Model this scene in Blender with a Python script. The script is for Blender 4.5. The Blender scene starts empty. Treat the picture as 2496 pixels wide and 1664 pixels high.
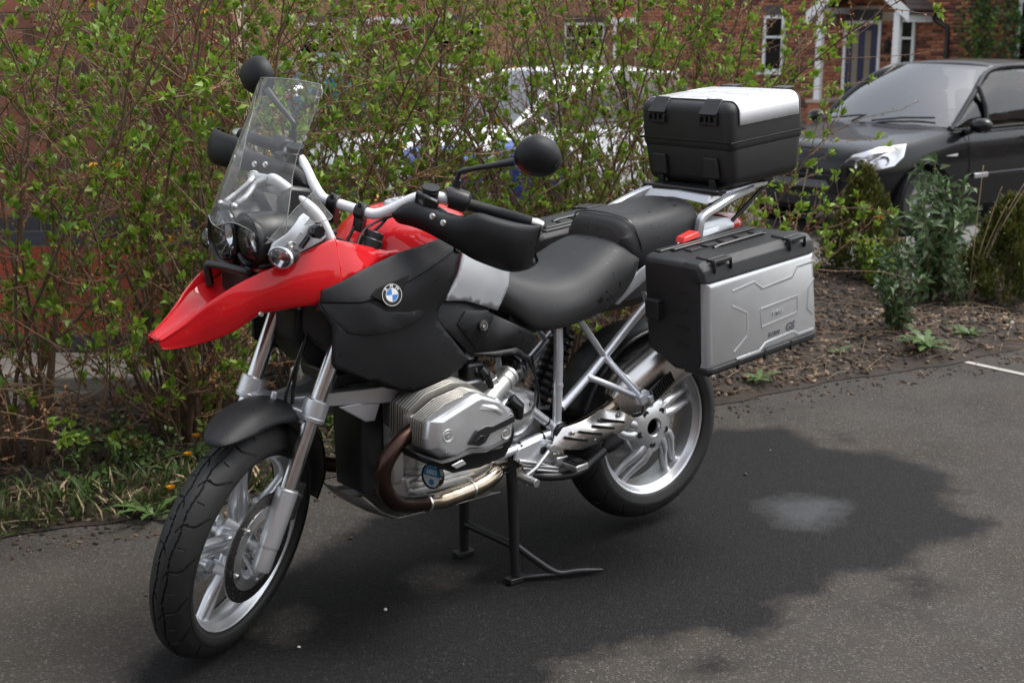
import bpy, bmesh, math, random
import numpy as np
from mathutils import Vector, Matrix, geometry
from math import sin, cos, pi, radians as R_

random.seed(7)
SC = bpy.context.scene
COL = SC.collection

# ---------------------------------------------------------------- camera
CAM_P = Vector((-2.225, -3.036, 1.622))
yaw, pitch, roll = R_(38.68), R_(13.19), R_(-0.23)
fw = Vector((sin(yaw) * cos(pitch), cos(yaw) * cos(pitch), -sin(pitch)))
rt = fw.cross(Vector((0, 0, 1))).normalized()
up = rt.cross(fw)
rt2 = rt * cos(roll) + up * sin(roll)
up2 = -rt * sin(roll) + up * cos(roll)
cd = bpy.data.cameras.new('camera')
cam = bpy.data.objects.new('camera', cd)
COL.objects.link(cam)
cam.matrix_world = Matrix(((rt2.x, up2.x, -fw.x, CAM_P.x), (rt2.y, up2.y, -fw.y, CAM_P.y),
                           (rt2.z, up2.z, -fw.z, CAM_P.z), (0, 0, 0, 1)))
cd.sensor_fit = 'HORIZONTAL'
cd.sensor_width = 36
cd.lens = 3214 / 2496 * 36
cd.clip_start = .05
cd.clip_end = 600
cd.dof.use_dof = True
cd.dof.focus_distance = 3.55
cd.dof.aperture_fstop = 6.0
SC.camera = cam

# ---------------------------------------------------------------- sky and sun (bright overcast)
SUN_EL, SUN_AZ = R_(62), R_(118)
w = bpy.data.worlds.new('World')
SC.world = w
w.use_nodes = True
nt = w.node_tree
nt.nodes.clear()
sky = nt.nodes.new('ShaderNodeTexSky')
sky.sky_type = 'NISHITA'
sky.sun_disc = False
sky.sun_elevation = SUN_EL
sky.sun_rotation = SUN_AZ
sky.dust_density = 3
sky.air_density = 1.3
sky.ozone_density = 1
hs = nt.nodes.new('ShaderNodeHueSaturation')
hs.inputs['Saturation'].default_value = .34
bg = nt.nodes.new('ShaderNodeBackground')
bg.inputs['Strength'].default_value = .15
wo = nt.nodes.new('ShaderNodeOutputWorld')
nt.links.new(sky.outputs[0], hs.inputs['Color'])
nt.links.new(hs.outputs[0], bg.inputs['Color'])
nt.links.new(bg.outputs[0], wo.inputs['Surface'])
sl = bpy.data.lights.new('sun', 'SUN')
sl.energy = 1.2
sl.angle = R_(28)
sl.color = (1, .97, .93)
so = bpy.data.objects.new('sun', sl)
COL.objects.link(so)
sd = Vector((sin(SUN_AZ) * cos(SUN_EL), cos(SUN_AZ) * cos(SUN_EL), sin(SUN_EL)))
so.rotation_euler = sd.to_track_quat('Z', 'Y').to_euler()
SC.view_settings.view_transform = 'Standard'
SC.view_settings.look = 'None'
SC.view_settings.exposure = 1.02
SC.view_settings.gamma = 1
SC.cycles.max_bounces = 8
SC.cycles.transparent_max_bounces = 24
SC.cycles.use_denoising = True

# ---------------------------------------------------------------- helpers
def lerp(a, b, t):
    return a + (b - a) * t

def V(*a):
    return Vector(a)

def spline(pts, n=8, closed=False):
    P = [Vector(p) for p in pts]
    out = []
    m = len(P)
    for i in range(m if closed else m - 1):
        if closed:
            p0, p1, p2, p3 = P[i - 1], P[i], P[(i + 1) % m], P[(i + 2) % m]
        else:
            p1, p2 = P[i], P[i + 1]
            p0 = P[i - 1] if i else p1 * 2 - p2
            p3 = P[i + 2] if i + 2 < m else p2 * 2 - p1
        for k in range(n):
            t = k / n
            out.append(.5 * ((2 * p1) + (p2 - p0) * t + (2 * p0 - 5 * p1 + 4 * p2 - p3) * t * t + (3 * p1 - p0 - 3 * p2 + p3) * t ** 3))
    if not closed:
        out.append(P[-1].copy())
    return out

def interp(x, xs, ys):
    return float(np.interp(x, xs, ys))

def noise1(x, s=0):
    return sin(x * 12.9898 + s * 78.233) * 43758.5453 % 1

class MB:
    def __init__(s):
        s.v = []; s.f = []; s.mi = []; s.m = 0
    def add(s, vs, fs):
        o = len(s.v)
        s.v += [tuple(q) for q in vs]
        s.f += [[i + o for i in f] for f in fs]
        s.mi += [s.m] * len(fs)
        return s
    def box(s, c, d, rot=None):
        c = Vector(c); x, y, z = d[0] / 2, d[1] / 2, d[2] / 2
        vs = [Vector((a * x, b * y, e * z)) for a in (-1, 1) for b in (-1, 1) for e in (-1, 1)]
        if rot is not None:
            vs = [rot @ q for q in vs]
        return s.add([c + q for q in vs], [(0, 1, 3, 2), (4, 6, 7, 5), (0, 4, 5, 1), (2, 3, 7, 6), (0, 2, 6, 4), (1, 5, 7, 3)])
    def loft(s, rings, closed=True, cap=True, loop=False):
        n = len(rings[0]); vs = [q for r in rings for q in r]; fs = []
        m = len(rings)
        for i in range(m if loop else m - 1):
            j2 = (i + 1) % m
            for j in range(n if closed else n - 1):
                k = (j + 1) % n
                fs.append((i * n + j, i * n + k, j2 * n + k, j2 * n + j))
        if cap and closed and not loop:
            fs.append(tuple(range(n - 1, -1, -1)))
            fs.append(tuple((m - 1) * n + j for j in range(n)))
        return s.add(vs, fs)
    def tube(s, pts, r, n=12, cap=True, closed=False, sx=1, sy=1, upv=None):
        P = [Vector(p) for p in pts]; m = len(P)
        rr = list(r) if hasattr(r, '__len__') else [r] * m
        rings = []; N = None
        for i in range(m):
            if closed:
                t = (P[(i + 1) % m] - P[i - 1])
            else:
                t = P[min(i + 1, m - 1)] - P[max(i - 1, 0)]
            if t.length < 1e-9:
                t = Vector((0, 0, 1))
            t.normalize()
            if N is None:
                N = Vector(upv) if upv is not None else (Vector((0, 0, 1)) if abs(t.z) < .9 else Vector((1, 0, 0)))
            N = (N - t * N.dot(t))
            if N.length < 1e-6:
                N = t.orthogonal()
            N.normalize(); B = t.cross(N)
            rings.append([P[i] + (N * cos(2 * pi * k / n) * sx + B * sin(2 * pi * k / n) * sy) * rr[i] for k in range(n)])
        return s.loft(rings, True, cap, closed)
    def cyl(s, p0, p1, r0, r1=None, n=20):
        return s.tube([p0, p1], [r0, r0 if r1 is None else r1], n)
    def lathe(s, prof, o, ax, n=48, ref=None, closed=False, a0=0, a1=2 * pi):
        o = Vector(o); ax = Vector(ax).normalized()
        u = Vector(ref) if ref is not None else ax.orthogonal()
        u = (u - ax * u.dot(ax)).normalized(); w_ = ax.cross(u)
        full = abs(a1 - a0) > 6.28
        rings = []
        for k in range(n if full else n + 1):
            a = a0 + (a1 - a0) * k / n
            d = u * cos(a) + w_ * sin(a)
            rings.append([o + d * q[0] + ax * q[1] for q in prof])
        return s.loft(rings, closed, not full and closed, full)
    def prism(s, poly, vec):
        n = len(poly); vec = Vector(vec)
        vs = [Vector(p) for p in poly] + [Vector(p) + vec for p in poly]
        return s.add(vs, [tuple(range(n - 1, -1, -1)), tuple(range(n, 2 * n))] + [(i, (i + 1) % n, n + (i + 1) % n, n + i) for i in range(n)])
    def ball(s, c, r, n=16, sc=(1, 1, 1), rot=None):
        c = Vector(c); rings = []
        for i in range(1, n // 2):
            t = pi * i / (n // 2)
            ring = []
            for k in range(n):
                q = Vector((sin(t) * cos(2 * pi * k / n) * sc[0], sin(t) * sin(2 * pi * k / n) * sc[1], cos(t) * sc[2])) * r
                ring.append(c + (rot @ q if rot is not None else q))
            rings.append(ring)
        return s.loft(rings)
    def hpanel(s, outline, ctrl, res=.02, flip=1, key='xz'):
        """height-field panel: outline and control points (a,b,h); a,b in the plane, h = smooth height"""
        C = np.array(ctrl, float)
        def U(d):
            return np.where(d > 1e-9, d * d * np.log(d + 1e-12), 0)
        n = len(C)
        D = np.linalg.norm(C[:, None, :2] - C[None, :, :2], axis=2)
        A = np.zeros((n + 3, n + 3)); A[:n, :n] = U(D); A[:n, n] = 1; A[:n, n + 1:] = C[:, :2]; A[n, :n] = 1; A[n + 1:, :n] = C[:, :2].T
        A[:n, :n] += np.eye(n) * 1e-6
        sol = np.linalg.lstsq(A, np.concatenate([C[:, 2], [0, 0, 0]]), rcond=None)[0]
        def h(p):
            d = np.linalg.norm(C[:, :2] - np.array(p[:2]), axis=1)
            return float(U(d) @ sol[:n] + sol[n] + sol[n + 1] * p[0] + sol[n + 2] * p[1])
        ol = []
        m = len(outline)
        for i in range(m):
            a, b = Vector(outline[i][:2]), Vector(outline[(i + 1) % m][:2])
            k = max(1, int((b - a).length / res))
            ol += [a.lerp(b, j / k) for j in range(k)]
        xs = [p.x for p in ol]; ys = [p.y for p in ol]
        pts = list(ol)
        def inside(x, y):
            c = False
            for i in range(len(ol)):
                a, b = ol[i], ol[i - 1]
                if (a.y > y) != (b.y > y) and x < (b.x - a.x) * (y - a.y) / (b.y - a.y) + a.x:
                    c = not c
            return c
        x = min(xs) + res * .5; row = 0
        while x < max(xs):
            y = min(ys) + res * (.5 if row % 2 else .25)
            while y < max(ys):
                if inside(x, y) and min((p.x - x) ** 2 + (p.y - y) ** 2 for p in ol) > (res * .55) ** 2:
                    pts.append(Vector((x, y)))
                y += res
            x += res * .87; row += 1
        k = len(ol)
        r = geometry.delaunay_2d_cdt(pts, [(i, (i + 1) % k) for i in range(k)], [list(range(k))], 1, 1e-6)
        vs = []
        for p in r[0]:
            H = h(p)
            vs.append((p.x, H, p.y) if key == 'xz' else ((p.x, p.y, H) if key == 'xy' else (H, p.x, p.y)))
        fs = [list(f) if flip > 0 else list(f)[::-1] for f in r[2]]
        return s.add(vs, fs)
    def mirror(s, axis=1):
        n = len(s.v)
        vs = [tuple(-c if i == axis else c for i, c in enumerate(q)) for q in s.v]
        s.f += [[i + n for i in f][::-1] for f in s.f]
        s.mi += list(s.mi)
        s.v += vs
        return s
    def xf(s, fn):
        s.v = [tuple(fn(Vector(q))) for q in s.v]
        return s
    def mesh(s, name='m', mats=(), sharp=40, smooth=True, fix=True, weld=0):
        me = bpy.data.meshes.new(name)
        me.from_pydata(s.v, [], s.f)
        if fix or weld:
            bm = bmesh.new(); bm.from_mesh(me)
            if weld:
                bmesh.ops.remove_doubles(bm, verts=bm.verts, dist=weld)
            if fix:
                bmesh.ops.recalc_face_normals(bm, faces=bm.faces)
            bm.to_mesh(me); bm.free()
        for m in mats:
            me.materials.append(m)
        if len(mats) > 1 and len(s.mi) == len(me.polygons):
            me.polygons.foreach_set('material_index', s.mi)
        if smooth:
            me.polygons.foreach_set('use_smooth', [True] * len(me.polygons))
            if sharp < 180:
                me.set_sharp_from_angle(angle=R_(sharp))
        me.update()
        return me
    def build(s, name, mt, parent=None, sharp=40, smooth=True, bevel=0, bseg=2, sub=0, solid=0, soff=-1, fix=True, weld=0, tf=None, bang=35):
        if tf:
            s.xf(tf)
        mats = mt if isinstance(mt, (list, tuple)) else [mt]
        me = s.mesh(name, mats, sharp, smooth, fix, weld)
        o = bpy.data.objects.new(name, me)
        COL.objects.link(o)
        o.parent = parent
        if solid:
            q = o.modifiers.new('solid', 'SOLIDIFY'); q.thickness = solid; q.offset = soff
        if bevel:
            q = o.modifiers.new('bevel', 'BEVEL'); q.width = bevel; q.segments = bseg; q.limit_method = 'ANGLE'; q.angle_limit = R_(bang)
            q.harden_normals = False
        if sub:
            q = o.modifiers.new('sub', 'SUBSURF'); q.levels = sub; q.render_levels = sub
        return o

def tag(o, label, cat=None, group=None, kind=None):
    if label: o['label'] = label
    if cat: o['category'] = cat
    if group: o['group'] = group
    if kind: o['kind'] = kind
    return o

def thing(name, label, cat, loc=(0, 0, 0), rz=0, group=None):
    o = bpy.data.objects.new(name, None)
    COL.objects.link(o)
    o.location = loc; o.rotation_euler = (0, 0, rz)
    o.empty_display_size = .2
    return tag(o, label, cat, group)

def inst(name, me, parent=None, loc=(0, 0, 0), rot=(0, 0, 0), sc=(1, 1, 1)):
    o = bpy.data.objects.new(name, me)
    COL.objects.link(o)
    o.parent = parent
    o.location = loc; o.rotation_euler = rot; o.scale = sc
    return o

def text_mb(txt, size, depth=.001, shear=0, bold=0):
    c = bpy.data.curves.new('t', 'FONT')
    c.body = txt; c.size = size; c.extrude = depth; c.shear = shear; c.offset = bold
    c.align_x = 'CENTER'; c.align_y = 'CENTER'; c.resolution_u = 3
    o = bpy.data.objects.new('t', c)
    COL.objects.link(o)
    dg = bpy.context.evaluated_depsgraph_get()
    me = bpy.data.meshes.new_from_object(o.evaluated_get(dg))
    b = MB(); b.add([v.co.copy() for v in me.vertices], [list(p.vertices) for p in me.polygons])
    bpy.data.objects.remove(o); bpy.data.meshes.remove(me); bpy.data.curves.remove(c)
    return b

# ---------------------------------------------------------------- materials
MATS = {}
def mat(name, col=(.5, .5, .5), rough=.5, metal=0, coat=0, bump=0, bscale=300, var=0, vscale=6, rvar=.08, spec=.5, col2=None, dirt=0, rand=0):
    if name in MATS:
        return MATS[name]
    m = bpy.data.materials.new(name); m.use_nodes = True
    N = m.node_tree.nodes; L = m.node_tree.links
    b = N['Principled BSDF']
    b.inputs['Metallic'].default_value = metal
    b.inputs['Roughness'].default_value = rough
    b.inputs['Coat Weight'].default_value = coat
    b.inputs['Coat Roughness'].default_value = .04
    b.inputs['Specular IOR Level'].default_value = spec
    tc = N.new('ShaderNodeTexCoord')
    n1 = N.new('ShaderNodeTexNoise'); n1.inputs['Scale'].default_value = vscale; n1.inputs['Detail'].default_value = 6
    n1.inputs['Roughness'].default_value = .65
    L.new(tc.outputs['Object'], n1.inputs['Vector'])
    mx = N.new('ShaderNodeMix'); mx.data_type = 'RGBA'
    c2 = col2 if col2 else tuple(c * (1 - var) for c in col)
    mx.inputs['A'].default_value = (*c2, 1)
    mx.inputs['B'].default_value = (*(tuple(min(1, c * (1 + var * .6)) for c in col) if not col2 else col), 1)
    rmp = N.new('ShaderNodeMapRange'); rmp.inputs['From Min'].default_value = .3; rmp.inputs['From Max'].default_value = .7
    L.new(n1.outputs['Fac'], rmp.inputs['Value']); L.new(rmp.outputs[0], mx.inputs['Factor'])
    out = mx.outputs['Result']
    if rand:
        oi = N.new('ShaderNodeObjectInfo'); hv = N.new('ShaderNodeHueSaturation')
        mr = N.new('ShaderNodeMapRange'); mr.inputs['To Min'].default_value = 1 - rand; mr.inputs['To Max'].default_value = 1 + rand
        L.new(oi.outputs['Random'], mr.inputs['Value']); L.new(mr.outputs[0], hv.inputs['Value']); L.new(out, hv.inputs['Color'])
        out = hv.outputs[0]
    L.new(out, b.inputs['Base Color'])
    rm = N.new('ShaderNodeMapRange'); rm.inputs['To Min'].default_value = max(0, rough - rvar); rm.inputs['To Max'].default_value = min(1, rough + rvar)
    n2 = N.new('ShaderNodeTexNoise'); n2.inputs['Scale'].default_value = vscale * 4.3; n2.inputs['Detail'].default_value = 4
    L.new(tc.outputs['Object'], n2.inputs['Vector'])
    L.new(n2.outputs['Fac'], rm.inputs['Value']); L.new(rm.outputs[0], b.inputs['Roughness'])
    if bump:
        n3 = N.new('ShaderNodeTexNoise'); n3.inputs['Scale'].default_value = bscale; n3.inputs['Detail'].default_value = 3
        bp = N.new('ShaderNodeBump'); bp.inputs['Strength'].default_value = bump; bp.inputs['Distance'].default_value = .002
        L.new(tc.outputs['Object'], n3.inputs['Vector']); L.new(n3.outputs['Fac'], bp.inputs['Height']); L.new(bp.outputs[0], b.inputs['Normal'])
    MATS[name] = m
    return m

def glassy(name, tint=(1, 1, 1), ior=1.45, rough=.01, base=0, bcol=(0, 0, 0)):
    """thin clear sheet: see-through mixed with its own mirror reflection by angle"""
    if name in MATS:
        return MATS[name]
    m = bpy.data.materials.new(name); m.use_nodes = True
    N = m.node_tree.nodes; L = m.node_tree.links; N.clear()
    t = N.new('ShaderNodeBsdfTransparent'); t.inputs[0].default_value = (*tint, 1)
    g = N.new('ShaderNodeBsdfGlossy'); g.inputs['Roughness'].default_value = rough
    f = N.new('ShaderNodeFresnel'); f.inputs[0].default_value = ior
    mx = N.new('ShaderNodeMixShader'); o = N.new('ShaderNodeOutputMaterial')
    L.new(f.outputs[0], mx.inputs[0]); L.new(t.outputs[0], mx.inputs[1]); L.new(g.outputs[0], mx.inputs[2])
    if base:
        d = N.new('ShaderNodeBsdfDiffuse'); d.inputs[0].default_value = (*bcol, 1)
        m2 = N.new('ShaderNodeMixShader'); m2.inputs[0].default_value = base
        L.new(mx.outputs[0], m2.inputs[1]); L.new(d.outputs[0], m2.inputs[2]); L.new(m2.outputs[0], o.inputs[0])
    else:
        L.new(mx.outputs[0], o.inputs[0])
    MATS[name] = m
    return m

RED = mat('red_paint', (.55, .0045, .009), .42, 0, .8, var=.04, rvar=.04, spec=.15)
BLK = mat('black_plastic', (.0095, .0098, .011), .46, bump=.3, bscale=900, var=.35, vscale=3.5, rvar=.10, spec=.32)
BLKS = mat('satin_black', (.014, .014, .015), .35, bump=.1, bscale=500, var=.2)
BLKG = mat('gloss_black', (.008, .008, .009), .16, var=.2)
SEAT = mat('seat_vinyl', (.017, .0175, .0185), .47, bump=.5, bscale=700, var=.18, vscale=4)
SILV = mat('silver_paint', (.68, .69, .71), .33, .75, .35, var=.05, bump=.02, bscale=1500)
SILP = mat('silver_panel', (.58, .60, .63), .42, .55, .2, var=.06)
FRAME = mat('silver_frame', (.66, .68, .72), .33, .7, .3, var=.08, vscale=12)
CAST = mat('cast_alloy', (.54, .54, .54), .38, .9, bump=.15, bscale=450, var=.18, vscale=10)
FINM = mat('fin_alloy', (.62, .60, .55), .30, .9, bump=.1, bscale=300, var=.25, vscale=14)
COVER = mat('valve_cover', (.70, .71, .73), .30, .8, .3, bump=.03, bscale=700, var=.07)
CHROME = mat('chrome', (.78, .78, .80), .12, 1, var=.05, rvar=.05)
STEEL = mat('brushed_steel', (.76, .73, .70), .28, 1, var=.14, vscale=5, bump=.05, bscale=200)
BOLT = mat('bolt_steel', (.60, .59, .56), .28, 1, var=.1)
RUB = mat('tyre_rubber', (.011, .0108, .0106), .62, bump=.3, bscale=240, var=.35, vscale=9, rvar=.14)
HDR = mat('heat_brown_steel', (.085, .046, .034), .25, .85, col2=(.032, .018, .015), vscale=7, rvar=.1)
GOLD = mat('heat_gold_steel', (.52, .46, .37), .18, 1, col2=(.24, .18, .125), vscale=11, rvar=.1)
WHITEP = mat('white_paint', (.75, .76, .78), .3, .1, .5, var=.04)
REDP = mat('red_plastic', (.62, .02, .015), .35)
LENS = glassy('lens_clear', (.93, .93, .93), 1.5)
SCREEN = glassy('screen_acrylic', (.93, .94, .92), 1.5, .02, .085, (.8, .8, .78))  # white diffuse share paints a milky reflection into the acrylic
REFL = mat('reflector', (.85, .85, .87), .10, 1, bump=.6, bscale=55, var=.05)
BLUE = mat('enamel_blue', (.02, .19, .62), .2, 0, .5)
def wet_spots(m, scale, thr, rough=.16, dark=.45):
    """scattered rain drops: darker and shinier where a noise peaks"""
    N = m.node_tree.nodes; L = m.node_tree.links; b = N['Principled BSDF']
    tc = N.new('ShaderNodeTexCoord'); n = N.new('ShaderNodeTexNoise'); n.inputs['Scale'].default_value = scale; n.inputs['Detail'].default_value = 2
    L.new(tc.outputs['Object'], n.inputs['Vector'])
    n2 = N.new('ShaderNodeTexNoise'); n2.inputs['Scale'].default_value = scale * .12; L.new(tc.outputs['Object'], n2.inputs['Vector'])
    ad = N.new('ShaderNodeMath'); ad.operation = 'MULTIPLY_ADD'; L.new(n2.outputs['Fac'], ad.inputs[0]); ad.inputs[1].default_value = .55; L.new(n.outputs['Fac'], ad.inputs[2])
    r = N.new('ShaderNodeMapRange'); r.inputs['From Min'].default_value = thr; r.inputs['From Max'].default_value = thr + .03; L.new(ad.outputs[0], r.inputs['Value'])
    oldr = b.inputs['Roughness'].links[0].from_socket; oldc = b.inputs['Base Color'].links[0].from_socket
    mx = N.new('ShaderNodeMix'); L.new(r.outputs[0], mx.inputs['Factor']); L.new(oldr, mx.inputs[2]); mx.inputs[3].default_value = rough; L.new(mx.outputs[0], b.inputs['Roughness'])
    mc = N.new('ShaderNodeMix'); mc.data_type = 'RGBA'; mc.blend_type = 'MULTIPLY'; L.new(r.outputs[0], mc.inputs['Factor']); L.new(oldc, mc.inputs['A']); mc.inputs['B'].default_value = (dark, dark, dark * 1.05, 1); L.new(mc.outputs['Result'], b.inputs['Base Color'])
wet_spots(SEAT, 42, .96)
wet_spots(BLK, 60, 1.0, .14, .6)
WHITE = mat('enamel_white', (.82, .82, .82), .25, 0, .4)
AMBER = mat('amber_bulb', (.34, .07, .04), .25)
# ================================================================ ground
FWD = Vector((.6250, .7807, 0)); RGT = Vector((.7807, -.6250, 0)); C0 = Vector((CAM_P.x, CAM_P.y, 0))
def fr(f, r, z=0):
    return C0 + FWD * f + RGT * r + Vector((0, 0, z))
def gz(x, y):
    """ground height: level drive, then a gentle fall to the neighbours' drives"""
    t = min(1, max(0, (y - 3.1) / 1.3))
    return -.012 - .27 * (t * t * (3 - 2 * t))
EX = [-30, -3, -.99, -.43, .145, 1.0, 2.06, 2.7, 3.55, 4.06, 8, 30]
EY = [2.6, 1.46, 1.21, 1.10, 1.06, .96, .835, .74, .59, .53, .12, -2]
def ey(x):
    return float(np.interp(x, EX, EY)) + .018 * sin(x * 5.1) + .012 * sin(x * 13.7 + 1) + .006 * sin(x * 31)
WET = [(1.75, .57), (2.0, .4), (1.94, .28), (1.91, .12), (1.96, 0), (2.04, -.08), (2.01, -.26), (2.0, -.38), (1.88, -.49), (1.78, -.53), (1.68, -.66), (1.66, -.77), (1.49, -.83), (1.34, -.73), (1.22, -.79), (1.07, -.78), (.98, -.74), (.86, -.72), (.76, -.75), (.62, -.72), (.54, -.81), (.41, -.84), (.34, -.82), (.32, -.72), (.16, -.7), (-.01, -.63), (-.16, -.63), (-.26, -.72), (-.45, -.8), (-.71, -.75), (-1.04, -.5), (-1.1, 0), (-.94, .12), (-.78, .16), (-.60, .24), (-.55, .30), (-.32, .42), (-.24, .44), (-.06, .55), (.14, .62), (.34, .63), (.6, .62), (.91, .62), (1.48, .68)]
PUD = [(1.20, -.12), (1.35, -.14), (1.46, -.26), (1.46, -.36), (1.31, -.42), (1.16, -.46), (1.08, -.36), (1.12, -.24)]
DRY = [[(-.16, .10), (0, .14), (.07, .02), (-.02, -.05), (-.15, .02)], [(-.66, .08), (-.49, .12), (-.46, .02), (-.64, -.04)]]
SPT = [[(2.03, .17), (2.1, .16), (2.07, .08), (1.98, .07)], [(1.04, -.84), (1.12, -.9), (1.08, -.97), (.97, -1.0), (.92, -.95)], [(.09, -.84), (.21, -.84), (.26, -.91), (.15, -.93), (.07, -.9)], [(.88, -.88), (.96, -.91), (.9, -.97), (.83, -.95)]]
def sdf(P, poly):
    """signed distance (inside positive) of points P (n,2) to polygon"""
    A = np.array(poly, float); B = np.roll(A, -1, 0)
    d = np.full(len(P), 1e9); ins = np.zeros(len(P), bool)
    for a, b in zip(A, B):
        ab = b - a
        t = np.clip(((P - a) @ ab) / (ab @ ab + 1e-12), 0, 1)
        d = np.minimum(d, np.linalg.norm(P - (a + t[:, None] * ab), axis=1))
        c = ((a[1] > P[:, 1]) != (b[1] > P[:, 1])) & (P[:, 0] < (b[0] - a[0]) * (P[:, 1] - a[1]) / (b[1] - a[1] + 1e-12) + a[0])
        ins ^= c
    return np.where(ins, d, -d)

def asphalt():
    m = bpy.data.materials.new('asphalt'); m.use_nodes = True
    N = m.node_tree.nodes; L = m.node_tree.links; b = N['Principled BSDF']
    tc = N.new('ShaderNodeTexCoord')
    def noise(sc, det=5, rg=.6):
        n = N.new('ShaderNodeTexNoise'); n.inputs['Scale'].default_value = sc; n.inputs['Detail'].default_value = det; n.inputs['Roughness'].default_value = rg
        L.new(tc.outputs['Object'], n.inputs['Vector']); return n.outputs['Fac']
    def mr(v, a, b_, c=0, d=1):
        q = N.new('ShaderNodeMapRange'); q.inputs['From Min'].default_value = a; q.inputs['From Max'].default_value = b_; q.inputs['To Min'].default_value = c; q.inputs['To Max'].default_value = d
        L.new(v, q.inputs['Value']); return q.outputs[0]
    def mix(f, a, b_):
        q = N.new('ShaderNodeMix'); q.data_type = 'RGBA'
        if hasattr(f, 'node'): L.new(f, q.inputs['Factor'])
        else: q.inputs['Factor'].default_value = f
        for s_, v in (('A', a), ('B', b_)):
            if hasattr(v, 'node'): L.new(v, q.inputs[s_])
            else: q.inputs[s_].default_value = (*v, 1)
        return q.outputs['Result']
    def math_(op, a, b_):
        q = N.new('ShaderNodeMath'); q.operation = op
        for i, v in enumerate((a, b_)):
            if hasattr(v, 'node'): L.new(v, q.inputs[i])
            else: q.inputs[i].default_value = v
        return q.outputs[0]
    vo = N.new('ShaderNodeTexVoronoi'); vo.inputs['Scale'].default_value = 190; L.new(tc.outputs['Object'], vo.inputs['Vector'])
    vo2 = N.new('ShaderNodeTexVoronoi'); vo2.inputs['Scale'].default_value = 150; L.new(tc.outputs['Object'], vo2.inputs['Vector'])
    sep = N.new('ShaderNodeSeparateColor'); L.new(vo.outputs['Color'], sep.inputs[0])
    sep2 = N.new('ShaderNodeSeparateColor'); L.new(vo2.outputs['Color'], sep2.inputs[0])
    dry = mix(mr(noise(2.2), .35, .65), (.050, .044, .039), (.074, .066, .059))
    dry = mix(mr(noise(.9, 3), .45, .7, 0, .45), dry, (.075, .060, .042))
    dry = mix(mr(sep.outputs[0], .0, 1, 0, .55), dry, (.035, .033, .031))
    dry = mix(mr(sep.outputs[1], .84, 1, 0, .8), dry, (.135, .125, .115))
    at = N.new('ShaderNodeAttribute'); at.attribute_name = 'wet'
    edge = math_('ADD', at.outputs['Fac'], math_('MULTIPLY', math_('SUBTRACT', noise(5, 8, .75), .5), .30))
    wet = mr(edge, -.040, .045)
    wd = mix(mr(sep.outputs[0], 0, 1), (.008, .0078, .008), (.017, .0165, .0165))
    wd = mix(mr(sep.outputs[1], .90, 1, 0, .5), wd, (.055, .053, .05))
    col = mix(wet, dry, wd)
    sp = mr(sep2.outputs[2], .996, .998); spn = mr(noise(1.3), .5, .56)
    L.new(col, b.inputs['Base Color'])
    ap = N.new('ShaderNodeAttribute'); ap.attribute_name = 'puddle'
    pud = mr(math_('ADD', ap.outputs['Fac'], math_('MULTIPLY', math_('SUBTRACT', noise(14, 6, .7), .5), .16)), -.03, .085)
    r = math_('SUBTRACT', .93, math_('MULTIPLY', wet, .22))
    r = math_('SUBTRACT', r, math_('MULTIPLY', pud, .46))
    L.new(r, b.inputs['Roughness'])
    L.new(math_('ADD', .14, math_('MULTIPLY', pud, .4)), b.inputs['Specular IOR Level'])
    bp = N.new('ShaderNodeBump'); bp.inputs['Distance'].default_value = .004
    L.new(math_('SUBTRACT', .75, math_('MULTIPLY', pud, .60)), bp.inputs['Strength'])
    h = math_('ADD', math_('MULTIPLY', vo.outputs['Distance'], -.8), math_('MULTIPLY', noise(90, 4), .6))
    L.new(h, bp.inputs['Height']); L.new(bp.outputs[0], b.inputs['Normal'])
    return m
ASPH = asphalt()
# driveway sheet: fine grid near the bike, coarse beyond; its far edge follows the planting bed
def driveway():
    xs = sorted(set([-30, -20, -12, -8, -5, -4, -3, -2.4, -2] + [round(-1.8 + .04 * i, 3) for i in range(116)] + [3, 3.2, 3.56, 3.8, 4.1, 4.5, 5, 6, 7, 8, 10, 14, 20, 30]))
    tv = [0] + [round(.012 * i ** 1.0, 4) for i in range(1, 4)]
    ds = [0, .02, .05] + [round(.05 + .035 * i, 3) for i in range(1, 66)] + [2.6, 3, 3.6, 4.5, 6, 9, 14, 22, 32]
    vs = []
    for x in xs:
        e = ey(x)
        for d in ds:
            vs.append((x, e - d, 0.0))
    n = len(ds)
    fs = [(i * n + j, i * n + j + 1, (i + 1) * n + j + 1, (i + 1) * n + j) for i in range(len(xs) - 1) for j in range(n - 1)]
    b = MB().add(vs, fs)
    o = b.build('driveway', ASPH, None, smooth=False)
    P = np.array(vs)[:, :2]
    w_ = np.clip(sdf(P, WET), -.3, .3)
    for q in SPT:
        w_ = np.maximum(w_, np.clip(sdf(P, q) * .6 - .018, -.3, .3))
    for q in DRY:
        w_ = np.minimum(w_, np.clip(-sdf(P, q), -.3, .3))
    a = o.data.attributes.new('wet', 'FLOAT', 'POINT'); a.data.foreach_set('value', w_.astype(np.float32))
    a = o.data.attributes.new('puddle', 'FLOAT', 'POINT'); a.data.foreach_set('value', np.clip(sdf(P, PUD), -.3, .3).astype(np.float32))
    o['kind'] = 'structure'
driveway()
TAR = mat('pale_tarmac', (.115, .105, .100), .9, bump=.5, bscale=60, var=.18, vscale=1.5)
xs = [-150, -60, -20, -8, -4, -2, 0, 2, 4, 6, 8, 10, 14, 20, 30, 60, 150]
ys = [-150, -40, -5, 0, 2, 3.1, 3.3, 3.5, 3.7, 3.9, 4.1, 4.4, 6, 10, 20, 40, 90, 200]
vs = [(x, y, gz(x, y)) for x in xs for y in ys]
n = len(ys)
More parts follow.
